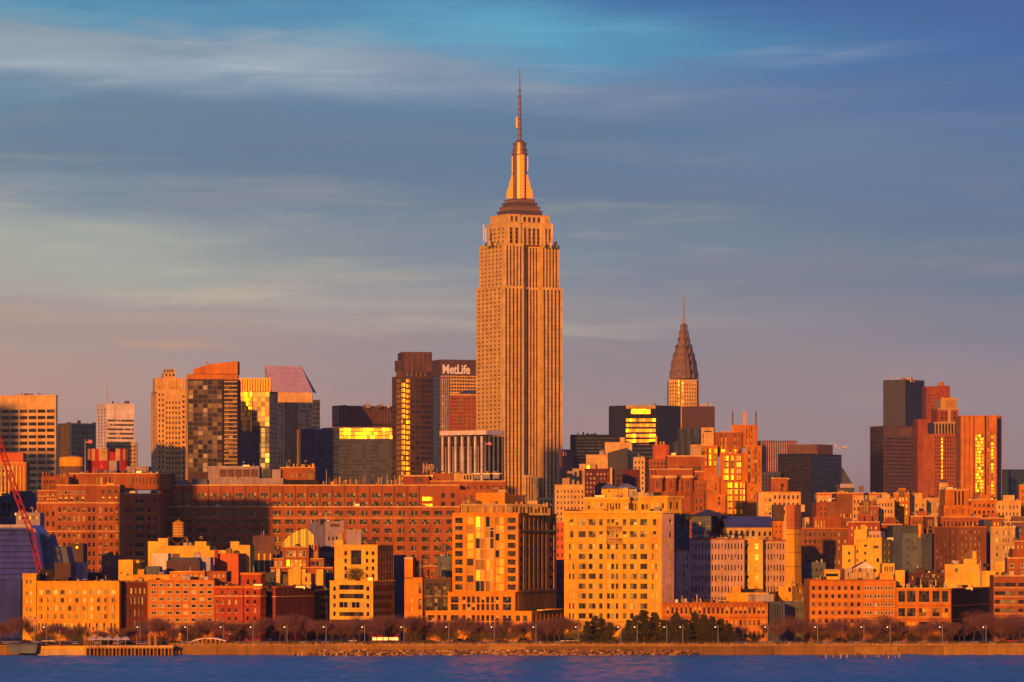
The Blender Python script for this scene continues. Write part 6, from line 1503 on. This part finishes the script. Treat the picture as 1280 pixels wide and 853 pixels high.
b = Bld('stepped_block', 'bright yellow blank walled stepped building above the white roof terrace'); D = 1292
b.block(corner(1067.5, 1102, 1113.5, D, -16), 672, 'yellow', [[('sash', 1070, 1073.5, 1, .6, 684, 706, 2, .4), ('far', 1080, 1084, 1, 1, 681, 683.5, 1, 1), ('sash', 1080, 1083, 1, .8, 687, 706, 2, .4), ('far', 1092, 1098, 1, 1, 682, 686, 1, .8), ('far', 1095.5, 1099, 1, 1, 698, 703, 1, 1)], [('far', None, None, 2, .3, 676, 706, 3, .4)]], back=14, bands=[(672, 673, .2, 'cream')])
b.block(front(1052.8, 1068, D + .5, -16), 681.5, 'yellow', [[('sash', 1060, 1063, 1, .9, 687, 706, 2, .4)]], back=10, bands=[(681.5, 682.4, .2, 'cream')]); b.block(front(1067.8, 1083.3, D + 1, -16), 662, 'yellow', [[]], yb=675, back=9, part='upper_storey', bands=[(662, 663, .2, 'cream')]); b.block(front(1084, 1101, D + 4, -16), 664, 'pink', [[('far', 1086, 1100, 3, .4, 668, 673, 1, .7)]], yb=675, back=8, part='upper_storey'); b.unit(1076, 1082, 656, 663, D + 6, 'gold_paint', 4, ri=2); b.finish()
b = Bld('stepped_block', 'pale yellow blank walled building with a chimney behind the orange loft'); D = 1272
b.block(front(1181, 1224, D, -6), 705.5, 'yellow', [[('far', 1193.5, 1197.5, 1, 1, 710.5, 715.5, 1, 1), ('far', 1214, 1218, 1, 1, 710.5, 715.5, 1, 1)]], back=14, bands=[(705.5, 706.4, .2, 'cream')]); b.block(front(1204.5, 1221, D + 1, -6), 699, 'yellow', [[]], yb=708, part='upper_storey', back=8); b.unit(1215.5, 1220.5, 689.5, 700, D + 2, 'yellow', 2.5, name='chimney'); b.unit(1214.8, 1221.2, 688.6, 690, D + 1.8, 'sand', 3, name='chimney_cap')
b.block(front(1224, 1245, D - 3, -6), 714, 'yellow', [[('far', 1238, 1241, 1, 1, 721, 726, 1, 1)]], back=10); b.block(front(1243, 1257, D + 6, -6), 702, 'yellow', [[]], back=8); b.unit(1224.5, 1226.5, 700, 732, D - 5, 'pale_grey', shape='mast', name='flue', ri=0)
b.clutter(1184, 1240, 706, D + 4, 7, 4, 12, ('dark', 'sand')); b.finish()

# second row at the left: roofs, penthouses and tanks behind the orange flats
b = Bld('stepped_block', 'bright yellow building with a stepped parapet below the big water tank'); D = 1330
b.block(front(185, 262, D, -4), 682.5, 'yellow', [[]], back=16); b.block(front(185, 209, D + .5, -4), 677, 'yellow', [[]], yb=685, part='parapet', back=4); b.block(front(197.5, 210, D + .2, -4), 673, 'yellow', [[]], yb=685, part='parapet', back=4); b.block(front(243.5, 258, D - .3, -4), 677, 'yellow', [[]], part='bay', back=10)
b.block(fp(246.5, D - 4, [(262, -4), (306, -6)]), 688, 'yellow', [[], []], part='bay', back=14); b.block(front(288, 299, D - 4.5, -6), 677, 'yellow', [[]], yb=690, part='parapet', back=5); b.block(front(297.5, 312.5, D - 5, -6), 681.5, 'yellow', [[('far', 300, 310, 1, .2, 700, 706, 1, .8)]], part='parapet', back=9); b.finish()
tank(223, 1336, 649, 671, 689, 7.2, 'big wooden water tank on a high timber stand above the stepped yellow parapet', 'gold_paint')
b = Q('house', 'little red brick tank house right of the stepped yellow parapet', 268, 298, 692, 1312, 'red_orange', [], fin=False, a=-6); b.block(front(268, 272, 1309, 0), 687, 'ornate_red', [[]], part='chimney', back=3); b.finish()
tank(286.5, 1316, 684, 697, 700, 4, 'small brown tank against the yellow wall above the red tank house')
Q('building', 'grey roof house with a pale bright end wall behind the orange flats', 190, 210, 692, 1290, 'white', [], tiers=[(186, 191, 697, 'orange', [])], a=-6, xr=214)
Q('building', 'low purple grey roof block behind the orange flats', 208, 250, 701, 1285, 'purple_brown', [], tiers=[(213, 248, 697, 'slate', [])], cl=5)
Q('building', 'pale blue grey bulkhead beside the stepped yellow parapet', 250, 263, 697, 1292, 'pale_grey', [])
Q('building', 'yellow roof house with two windows behind the dark brick block', 148, 166, 700, 1280, 'yellow', [('far', 150.5, 153, 1, 1, 715, 718, 1, 1), ('far', 158.5, 161, 1, 1, 717, 720, 1, 1)], tiers=[(165, 174, 700.5, 'yellow', [('far', 167, 170, 1, .8, 703, 707, 1, 1)])], a=-6)
Q('building', 'low bright yellow parapet strip behind the orange flats', 166, 214, 718.5, 1262, 'gold_paint', [], tiers=[(172, 180, 712, 'gold_paint', []), (182, 200, 708, 'blue_grey', [])], cl=4)
Q('building', 'dim brown roof block with lit panes above the yellow warehouse', 127, 149, 694.5, 1370, 'brown', [('amber', 132, 138, 2, .7, 701, 705, 1, 1)], a=4, cl=3)
Q('building', 'low dark roofs in shade left of the dim brown roof block', 104, 128, 716, 1330, 'dark_brick', [('far', 106, 126, 6, .4, 719, 724, 1, .8)], cl=5)
b = Q('columned_building', 'dim building fronted by tall pale columns beside a plain brown cube', 312, 350, 689, 1380, 'brown', [('pier', 313, 349, 5, .3, 692, 720, .9, 'salmon'), ('strip_brick', 313, 349, 5, .35, 693, 720, 1, 1)], fin=False, bands=[(689, 691, .7, 'brown')])
b.block(corner(316, 324, 344, 1384, 25), 669.5, 'brown', [[], []], yb=692, part='rooftop_cube', back=12); b.finish()
b = Bld('terraced_flats', 'red brick terraced flats stepping up to a glass domed top floor'); D = 1350
b.block(front(336, 416, D, 0), 709, 'orange_brick', [[('ribbon_pale', 338, 352, 1, 1, 712, 720, 1, .9), ('ribbon_pale', 398, 415, 1, 1, 712, 720, 1, .9)]], back=20, bands=[(709, 710, .3, 'salmon')])
b.block(front(342, 405, D + 4, 0), 698, 'orange_brick', [[('pale', 343, 353, 3, .8, 701, 708, 1, .9), ('ribbon_pale', 389, 404, 1, 1, 702, 707, 1, 1)]], yb=712, back=14, part='upper_storey', bands=[(698, 699, .3, 'salmon')])
b.block(front(354, 386, D + 2, 0), 683.5, 'orange_brick', [[('pale', 357.5, 370, 3, .85, 688.5, 696, 1, 1), ('pale', 373, 382.5, 2, .85, 688.5, 696, 1, 1), ('amber', 357.5, 382.5, 5, .8, 700, 708, 1, 1)]], back=14, part='front_bay', bands=[(683.5, 684.6, .3, 'salmon')]); b.block(front(386, 398, D + 8, 0), 681, 'orange_brick', [[('pale', 388, 397, 2, .7, 690, 696, 1, .9)]], yb=700, part='upper_storey', back=10)
mm = MB(); Dd = D + 8; n = 12; x0, x1 = wx(353, Dd), wx(392, Dd)
for i in range(n):
    t0, t1 = i / n, (i + 1) / n; h = lambda t: wz(679 - 18 * math.sin(min(1, t * 1.25) * math.pi * .5) ** .8 , Dd) if t < .8 else wz(661 + (t - .8) * 40, Dd)
    xa, xb = x0 + (x1 - x0) * t0, x0 + (x1 - x0) * t1
    mm.face([(xa, Dd, wz(684, Dd)), (xb, Dd, wz(684, Dd)), (xb, Dd, h(t1)), (xa, Dd, h(t0))], 'glass_amber' if i % 3 else 'glass_mid'); mm.face([(xa, Dd, h(t0)), (xb, Dd, h(t1)), (xb, Dd + 9, h(t1)), (xa, Dd + 9, h(t0))], 'sand')
    mm.box(xa - .1, xa + .1, Dd - .15, Dd, wz(684, Dd), h(t0), 'sand')
b.part(mm, 'glass_dome'); b.clutter(356, 394, 684, D + 5, 12, 7, 8, ('sand', 'red_brick', 'tan', 'dark')); b.finish()
b = Q('building', 'grey box shaped building topping the long warehouse corner by the glass dome', 386, 407, 652, 1480, 'pink_grey', [], xr=430, a=14, fin=False, cl=6, side=[('far', 409, 428, 4, .5, 671, 676, 1, 1), ('louvre', 413, 425, 1, 1, 655, 659, 1, 1)]); b.finish()
Q('building', 'maroon brick house with a white railing right of the terraced flats', 398, 417, 684, 1390, 'maroon', [('pale', 400, 416, 4, .6, 690, 695, 1, 1)], cl=3)
b = Q('house', 'yellow rooftop house with square chimneys behind the dark maroon block', 345, 391, 718, 1290, 'blue_grey', [('far', 353, 359, 1, 1, 721, 728, 1, 1), ('far', 365, 374, 1, 1, 723, 727, 1, 1)], fin=False)
for x0, x1, y0 in ((345.5, 350, 711), (360.5, 364.5, 711.5), (364, 376, 709), (377, 382, 711.5), (379, 389, 717), (395.5, 404, 712)): b.block(front(x0, x1, 1287, -5), y0, 'yellow', [[]], yb=732, part='chimney_stack', back=4)
b.clutter(372, 392, 724, 1284, 4, 7, 3, ('red', 'orange')); b.finish()
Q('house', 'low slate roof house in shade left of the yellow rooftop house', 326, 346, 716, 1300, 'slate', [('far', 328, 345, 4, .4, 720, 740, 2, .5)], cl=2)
Q('building', 'dark navy gap building beside the fire escape tenement', 404, 414, 716, 1300, 'slate', [('far', 405, 413, 2, .4, 720, 780, 6, .4)])
Q('building', 'dark slate flank between the yellow stepped building and the orange gable wall', 492, 506, 694, 1290, 'slate', [], xr=None)
Q('house', 'low red brick house behind the framed loft', 506, 550, 707, 1390, 'red_brick', [('far', 508, 548, 8, .4, 711, 722, 1, .7)], bands=[(707, 708.2, .3, 'salmon')], cl=4)
Q('house', 'dark shaded house glimpsed in the gap right of the ornate red building', 332, 341, 728, 1270, 'navy', [('far', 333, 340, 2, .4, 733, 780, 5, .4)])
Q('house', 'shaded low house with a roof garden behind the orange loft', 1150, 1182, 722, 1290, 'dim_brown', [('far', 1152, 1180, 6, .4, 726, 735, 1, .7)], cl=6)
Q('house', 'long dim low house below the blue grey apartment block', 1112, 1184, 716, 1360, 'dark_brick', [('farlit', 1114, 1182, 14, .35, 719, 726, 1, .6)], cl=10)
# ------------------------------------------------------------------ shore: trees, lamps, pier, traffic
BEHIND = [(-20, 27, 'the big grey shed'), (27, 149, 'the yellow warehouse'), (149, 184, 'the dark brick block'), (184, 268, 'the orange flats'), (268, 333, 'the ornate red building'), (333, 392, 'the dark maroon block'), (392, 412, 'the fire escape tenement'), (412, 494, 'the yellow stepped building'), (494, 565, 'the framed loft'), (565, 700, 'the big condominium'), (700, 829, 'the cream block'), (829, 960, 'the arched warehouse'), (960, 1012, 'the blue end block'), (1012, 1120, 'the block with the white roof terrace'), (1120, 1189, 'the orange loft'), (1189, 1242, 'the black flank of the loft'), (1242, 1320, 'the ribbon windowed flats')]
def behind(px):
    for a, b_, t in BEHIND:
        if a <= px < b_: return t
    return BEHIND[-1][2]
def bare_tree_mesh(seed, H):
    rr = random.Random(seed); tr, cr = MB(), MB()
    def grow(p, d, L, r, lv):
        n = 3; q = p.copy(); dd = d.copy()
        for i in range(n):
            q2 = q + dd * (L / n); r2 = r * (1 - .22 * (i + 1) / n * 1.4)
            (tr if lv < 2 else cr).tube(q, q2, r * (1 - .3 * i / n), r2, 'bark' if lv < 2 else 'twig', 5 if lv < 2 else 3, False)
            q = q2; dd = (dd + Vector((rr.uniform(-1, 1), rr.uniform(-1, 1), rr.uniform(-.3, .6))) * .16).normalized()
            if lv >= 1 and lv < 4 and i < 2:
                a = rr.uniform(0, 6.28); o = Vector((math.cos(a), math.sin(a), rr.uniform(.2, .9))).normalized()
                grow(q, (dd * .8 + o * .75).normalized(), L * rr.uniform(.45, .65), r2 * .55, lv + 1)
        if lv < 4:
            k = 5 if lv == 0 else 3
            for i in range(k):
                a = 6.283 * (i + rr.random() * .7) / k; o = Vector((math.cos(a), math.sin(a), rr.uniform(.15, .8))).normalized()
                grow(q, (dd * (.75 if lv else .55) + o * .8).normalized(), L * rr.uniform(.6, .82), r2 * .66, lv + 1)
        else:
            for i in range(5):
                o = Vector((rr.uniform(-1, 1), rr.uniform(-1, 1), rr.uniform(-.4, 1))).normalized(); e = q + (dd + o).normalized() * rr.uniform(.5, 1.2); w = o.orthogonal().normalized() * .022
                cr.face([q - w, q + w, e], 'twig')
    grow(Vector((0, 0, -.4)), Vector((0, 0, 1)), H * .25, H * .0125, 0)
    return tr, cr
PROTO = []
for i in range(5):
    t, c = bare_tree_mesh(40 + i, 11.5); PROTO.append((t.mesh('trunk'), c.mesh('crown')))
rr = random.Random(77); done = []
def bare(px, D, s):
    t, c = PROTO[rr.randrange(5)]; bh = behind(px)
    o = empty('bare_tree', (wx(px, D), D, 2.6), 'leafless brown tree standing on the shore before ' + bh, 'tree', 'leafless trees before ' + bh)
    o.rotation_euler = (0, 0, rr.uniform(0, 6.28)); o.scale = (s * rr.uniform(.95, 1.2), s * rr.uniform(.95, 1.2), s)
    link('trunk', t, o); link('crown', c, o)
px = -12.0
while px < 1292:
    gap = 710 < px < 930
    dens = 9.6
    if gap: dens = 34
    hs = .92
    if 30 < px < 170: hs = .72
    if 170 < px < 300: hs = .9
    if 330 < px < 520: hs = 1.02
    if 560 < px < 700 or 930 < px < 1130: hs = .98
    if 1190 < px < 1212: hs = .8
    if px >= 1212: hs = 1.2
    bare(px, 1176 + rr.random() * 18, hs * rr.uniform(.74, 1.18))
    px += dens * rr.uniform(.6, 1.4)
# evergreens
EPROTO = []
for i in range(4):
    r2 = random.Random(90 + i); t, c = MB(), MB(); H = 10.0
    t.tube((0, 0, -.4), (0, 0, H * .9), .28, .05, 'bark', 7)
    for j in range(46):
        z = 1.0 + (H - 1.2) * j / 46; rad = (4.1 if i % 2 else 3.4) * (1 - (z / H) ** 1.15) * r2.uniform(.5, 1.25) + .25; a = r2.uniform(0, 6.28)
        e = Vector((math.cos(a) * rad, math.sin(a) * rad, z + r2.uniform(-.4, .5))); s0 = Vector((0, 0, z))
        t.tube(s0, e, .06, .02, 'bark', 3, False)
        for q in range(3):
            p = s0.lerp(e, .45 + .27 * q); foliage(c, p, .95, .95, .42, 44, ('needle', 'needle', 'needle', 'needle_light'), .3, r2)
    EPROTO.append((t.mesh('trunk'), c.mesh('crown')))
for i, (px, yt) in enumerate(((734, 778), (743, 773), (752, 775), (763, 780), (786, 777), (795, 772), (805, 764.5), (819, 768), (830, 777), (845, 769), (858, 776), (869, 768), (880, 770), (891, 773), (902, 776), (912, 781))):
    D = 1171 + (i * 7) % 10; t, c = EPROTO[i % 4]; h = (808 - yt) * D / F; bh = behind(px)
    o = empty('pine_tree', (wx(px, D), D, 2.6), 'dark green pine tree on the shore in front of ' + bh, 'tree', 'pines in front of ' + bh)
    o.rotation_euler = (0, 0, i * 1.7); o.scale = (h / 10 * 1.05, h / 10 * 1.05, h / 10); link('trunk', t, o); link('crown', c, o)
# hedges along the path
for i in range(46):
    px = -5 + i * 28.6 + rr.uniform(-8, 8); bh = behind(px)
    shrub(px, 1174 + rr.random() * 3, 800 + rr.random() * 3, 807, 14 + rr.random() * 10, 'low dark shrub beside the path before ' + bh, 300 + i % 4, group='low shrubs before ' + bh)
# lamp posts
LAMPS = [58, 175, 234.5, 279, 316.5, 358.8, 407.7, 455.8, 504.8, 561, 617.7, 670, 723, 776, 796.5, 833.5, 853.5, 897.5, 960, 1022, 1080, 1112.7, 1178, 1232.5]
cnt = {}
for px in LAMPS: cnt.setdefault(behind(px), []).append(px)
pm, hm, gm = MB(), MB(), MB()
pm.lathe(0, 0, [(.2, -.3), (.2, .5), (.1, .7), (.07, 6.3), (0, 6.32)], 'steel', 8)
hm.tube((0, 0, 5.6), (-.75, 0, 5.75), .05, .05, 'steel', 5); hm.lathe(-.8, 0, [(.1, 6.0), (.34, 5.75), (.34, 5.68), (.1, 5.66)], 'frame_dark', 10)
gm.lathe(-.8, 0, [(0, 5.66), (.15, 5.62), (.13, 5.45), (0, 5.4)], 'lamp_lit', 10)
meshes = [pm.mesh('post'), hm.mesh('arm'), gm.mesh('lamp_globe')]
for px in LAMPS:
    lst = cnt[behind(px)]; k = lst.index(px); w = '' if len(lst) == 1 else ('leftmost ', 'middle ', 'rightmost ')[0 if k == 0 else (2 if k == len(lst) - 1 else 1)]
    o = empty('street_lamp', (wx(px, 1165.5), 1165.5, 2.65), w + 'slim lit lamp post on the quay before ' + behind(px), 'street lamp', 'lamp posts along the quay')
    for nm, me in zip(('post', 'arm', 'lamp_globe'), meshes): link(nm, me, o)
# quay railing
o = empty('railing', (0, 1164.0, 2.9), 'long low railing along the quay edge right of the pavilion', 'railing')
m = MB(); x0, x1 = wx(222, 1164), wx(1295, 1164)
for z in (.45, .8, 1.1): m.box(x0, x1, -.03, .03, z - .03, z + .03, 'frame_dark')
m.build('rails', o); m = MB(); x = x0
while x < x1: m.box(x - .05, x + .05, -.05, .05, -.3, 1.15, 'frame_dark'); x += 2.4
m.build('posts', o)['kind'] = 'stuff'
# cars on the shore road
def car(px, D, col, label, kind='car', s=1.0):
    o = empty('parked_car', (wx(px, D), D, 2.58), label, 'car')
    m = MB(); L, W = 2.2 * s, .9
    m.box(-L, L, -W, W, .35, .85, col); m.prism([(-L * .98, -W * .9), (L * .98, -W * .9), (L * .98, W * .9), (-L * .98, W * .9)], .85, .9, col); m.build('body', o)
    m = MB(); q = [(-L * .6, -W * .92), (L * .45, -W * .92), (L * .45, W * .92), (-L * .6, W * .92)]; t = [(x * .8 - .1, y * .86) for x, y in q]
    for i in range(4): j = (i + 1) % 4; m.face([(*q[i], .9), (*q[j], .9), (*t[j], 1.45), (*t[i], 1.45)], 'glass_dark')
    m.face([(*p, 1.45) for p in t], col); m.build('cabin', o)
    for x in (-L * .62, L * .62):
        for y in (-W, W - .2): m = MB(); m.tube((x, y, .33), (x, y + .2, .33), .33, .33, 'frame_dark', 12); m.face([(x + .33 * math.cos(a * .5236), y, .33 + .33 * math.sin(a * .5236)) for a in range(12)], 'frame_dark'); m.build('wheel', o)
for px, D, c, lb in ((709, 1198.6, 'white', 'white car among the trees left of the pines'), (715, 1203, 'pale_grey', 'pale grey car behind the white car left of the pines'), (994, 1168.5, 'sand', 'tan car on the path before the blue end block'), (575, 1199, 'dark', 'black car behind the trees before the big condominium'), (587, 1203, 'navy', 'navy car behind the black car before the big condominium'), (61, 1199, 'white', 'white car on the road before the yellow warehouse'), (425, 1199, 'dark', 'black car on the road before the yellow stepped building'), (437, 1203, 'pale_grey', 'grey car on the road before the yellow stepped building'), (530, 1199, 'slate', 'slate blue car before the framed loft'), (880, 1169, 'navy', 'dark car on the path before the arched warehouse'), (1050, 1199, 'dark', 'dark car before the block with the white roof terrace'), (1262, 1199, 'red', 'red car before the ribbon windowed flats'), (655, 1203, 'dark_brick', 'brown car at the right end of the big condominium')): car(px, D, c, lb)
# kiosk with red awning
o = empty('kiosk', (wx(482, 1194), 1194, 2.6), 'small lit kiosk under red awnings before the yellow stepped building', 'kiosk')
m = MB(); m.box(-4.5, 4.5, 0, 4, 0, 2.9, 'dim_brown'); m.build('body', o)
for x in (-2.6, 2.2): 
    m = MB(); m.face([(x - 1.9, -1.4, 2.3), (x + 1.9, -1.4, 2.3), (x + 1.9, 0, 3.1), (x - 1.9, 0, 3.1)], 'red'); m.face([(x - 1.9, -1.4, 2.0), (x + 1.9, -1.4, 2.0), (x + 1.9, -1.4, 2.3), (x - 1.9, -1.4, 2.3)], 'red'); m.build('awning', o)
plain('lit_counter', (.7, .5, .3), .5, 0, .5, (1, .45, .12), 1.6)
m = MB(); m.box(-4, 4, -.08, 0, 1.0, 1.9, 'lit_counter'); m.build('lit_counter', o)
# pavilion with arched roof
o = empty('pavilion', (wx(261, 1172), 1172, 2.65), 'open park pavilion with a low arched yellow roof on the quay', 'pavilion'); s_ = 1172 / F
m = MB(); n = 14; x0, x1 = -20.5 * s_, 23 * s_
for i in range(n):
    t0, t1 = i / n, (i + 1) / n; z = lambda t: (6.2 + 5.6 * math.sin(math.pi * (t * .8 + .1)) - 2) * s_; xa, xb = x0 + (x1 - x0) * t0, x0 + (x1 - x0) * t1; k = 'sand' if t0 < .55 else 'pale_grey'
    m.face([(xa, -3, z(t0)), (xb, -3, z(t1)), (xb, 6, z(t1)), (xa, 6, z(t0))], k); m.face([(xa, -3, z(t0) - .35), (xb, -3, z(t1) - .35), (xb, -3, z(t1)), (xa, -3, z(t0))], 'white'); m.face([(xa, -3, z(t0) - .35), (xa, 6, z(t0) - .35), (xb, 6, z(t1) - .35), (xb, -3, z(t1) - .35)], 'brown')
m.build('arched_roof', o)
for i in range(8): m = MB(); x = x0 + (x1 - x0) * (i + .4) / 8; m.box(x - .18, x + .18, -2.5, -2.1, -.2, 5.4 * s_ + .6 * math.sin(math.pi * (i + .4) / 8), 'orange'); m.build('column', o)
m = MB(); m.box(-14 * s_, -3 * s_, 0, 4, 0, 2.0, 'orange'); m.box(2 * s_, 16 * s_, 0, 4, 0, 2.0, 'brown'); m.build('counter', o)
# pier at the left
o = empty('pier', (wx(165, 1158), 1158, 0), 'timber pier deck on dark piles with a bulkhead at its left end', 'pier'); s_ = 1158 / F
m = MB(); X = lambda p: (p - 165) * s_
m.box(X(109), X(219), -6, 5, 2.15, 2.75, 'wood'); m.box(X(109), X(219), -6.15, -6, 2.5, 3.0, 'tan'); m.build('deck', o)
m = MB(); m.box(X(48.5), X(109), -3, 5, -1.5, 2.7, 'sand'); m.box(X(48.5), X(109), -3.3, -3, 2.0, 2.8, 'gold_paint'); m.build('bulkhead', o)
for i in range(24): m = MB(); x = X(110.5 + i * 4.65); m.tube((x, -5.4, -2), (x, -5.4, 2.2), .26, .24, 'wood', 8); m.build('pile', o)
for i in range(12): m = MB(); x = X(112 + i * 9.2); m.tube((x, -1, -2), (x, -1, 2.2), .26, .24, 'dark_wood', 8); m.build('pile', o)
o = empty('barge', (wx(29, 1154), 1154, 0), 'low grey blue moored barge at the left end of the quay', 'barge'); s_ = 1154 / F
m = MB(); hull = [(-19, 3.0), (19.5, 3.0), (17, .2), (-14, .2)]
A = [(x * s_, -3, z + .6) for x, z in hull]; Bk = [(x, 4, z) for x, _, z in A]
m.face(A[::-1], 'blue_grey'); m.face(Bk, 'blue_grey')
for i in range(4): j = (i + 1) % 4; m.face([A[i], A[j], Bk[j], Bk[i]], 'blue_grey')
m.build('hull', o); m = MB(); m.box(-19.3 * s_, 19.8 * s_, -3.2, -3.0, 3.2, 3.6, 'slate'); m.build('rubbing_strake', o)
flag(42.5, 1162, 772, 800, 5, 'tall white flagpole with a flag on the quay by the barge', .13)
# umbrellas on the pier
for i, (px, r) in enumerate(((116, 6.5), (126, 6), (135.5, 7), (147, 6.5), (157, 6))):
    o = empty('parasol', (wx(px, 1156), 1156, 2.7), ('first', 'second', 'third', 'fourth', 'fifth')[i] + ' pale domed parasol from the left on the timber pier', 'parasol', 'parasols on the pier'); s_ = 1156 / F; q = r * s_
    m = MB(); m.lathe(0, 0, [(q, 1.9), (q * .9, 2.3), (q * .55, 2.75), (0, 3.0)], 'pale_grey', 10); m.build('canopy', o); m = MB(); m.tube((0, 0, -.1), (0, 0, 2.8), .06, .05, 'steel', 6); m.build('pole', o)
# timber mooring posts on the pier
for i, px in enumerate((75, 105, 107.5, 110, 113, 119, 122, 126, 142, 171, 187, 194.5)):
    o = empty('mooring_post', (wx(px, 1160), 1160, 2.7), ('short' if i % 2 else 'tall') + ' timber post standing on the pier among the parasols', 'post', 'timber posts on the pier'); h = (4.5, 2.6)[i % 2] if px < 180 else 3.4
    o['label'] = ('tall' if h > 4 else 'short' if h < 3 else 'thick') + ' timber post standing on the pier'; o['group'] = ('tall' if h > 4 else 'short' if h < 3 else 'thick') + ' posts on the pier'
    m = MB(); w = .2 if px < 180 else .6; m.tube((0, 0, -.1), (0, 0, h), w, w * .8, 'wood', 8); m.build('shaft', o); m = MB(); m.lathe(0, 0, [(w * .9, h - .02), (w, h + .12), (0, h + .25)], 'tan', 8); m.build('cap', o)
# rotten piles in the river
for i in range(54):
    if i < 36: px = 362 + i * 3.9 + rr.uniform(-1.2, 1.2); D = 1149.5 + rr.uniform(-2, 2); lb, gp_ = 'old broken timber pile in the water below the maroon and yellow blocks', 'old piles left of the rocks'
    else: px = 1022 + (i - 36) * 6 + rr.uniform(-2, 2); D = 1130 + rr.uniform(-6, 6); lb, gp_ = 'old broken timber pile in the river at the right', 'old piles at the right'
    h = rr.uniform(.5, 1.7)
    m = MB(); m.tube((0, 0, -2), (rr.uniform(-.15, .15), 0, h), .27, .2, rr.choice(['wood', 'dark_wood', 'tan']), 7)
    o = m.build('timber_pile', loc=(wx(px, D), D, 0)); tag(o, lb, 'pile', gp_)

# ------------------------------------------------------------------ everything built so far is closed off here
seen = set()
for o in list(bpy.data.objects): pass
HAZE = 2.6e-5

# ------------------------------------------------------------------ the evening air
hm_ = bpy.data.materials.new('evening_air'); hm_.use_nodes = True
nt = hm_.node_tree; nt.nodes.clear()
pv = nt.nodes.new('ShaderNodeVolumePrincipled'); out = nt.nodes.new('ShaderNodeOutputMaterial')
pv.inputs['Color'].default_value = (.50, .66, .92, 1); pv.inputs['Density'].default_value = HAZE; pv.inputs['Anisotropy'].default_value = 0.0
nt.links.new(pv.outputs[0], out.inputs['Volume'])
MATS['evening_air'] = hm_
m = MB(); m.box(-9100, 9100, -700, 30100, -3, 480, 'evening_air')
hz = m.build('haze'); hz['kind'] = 'stuff'
SC.cycles.volume_step_rate = 10
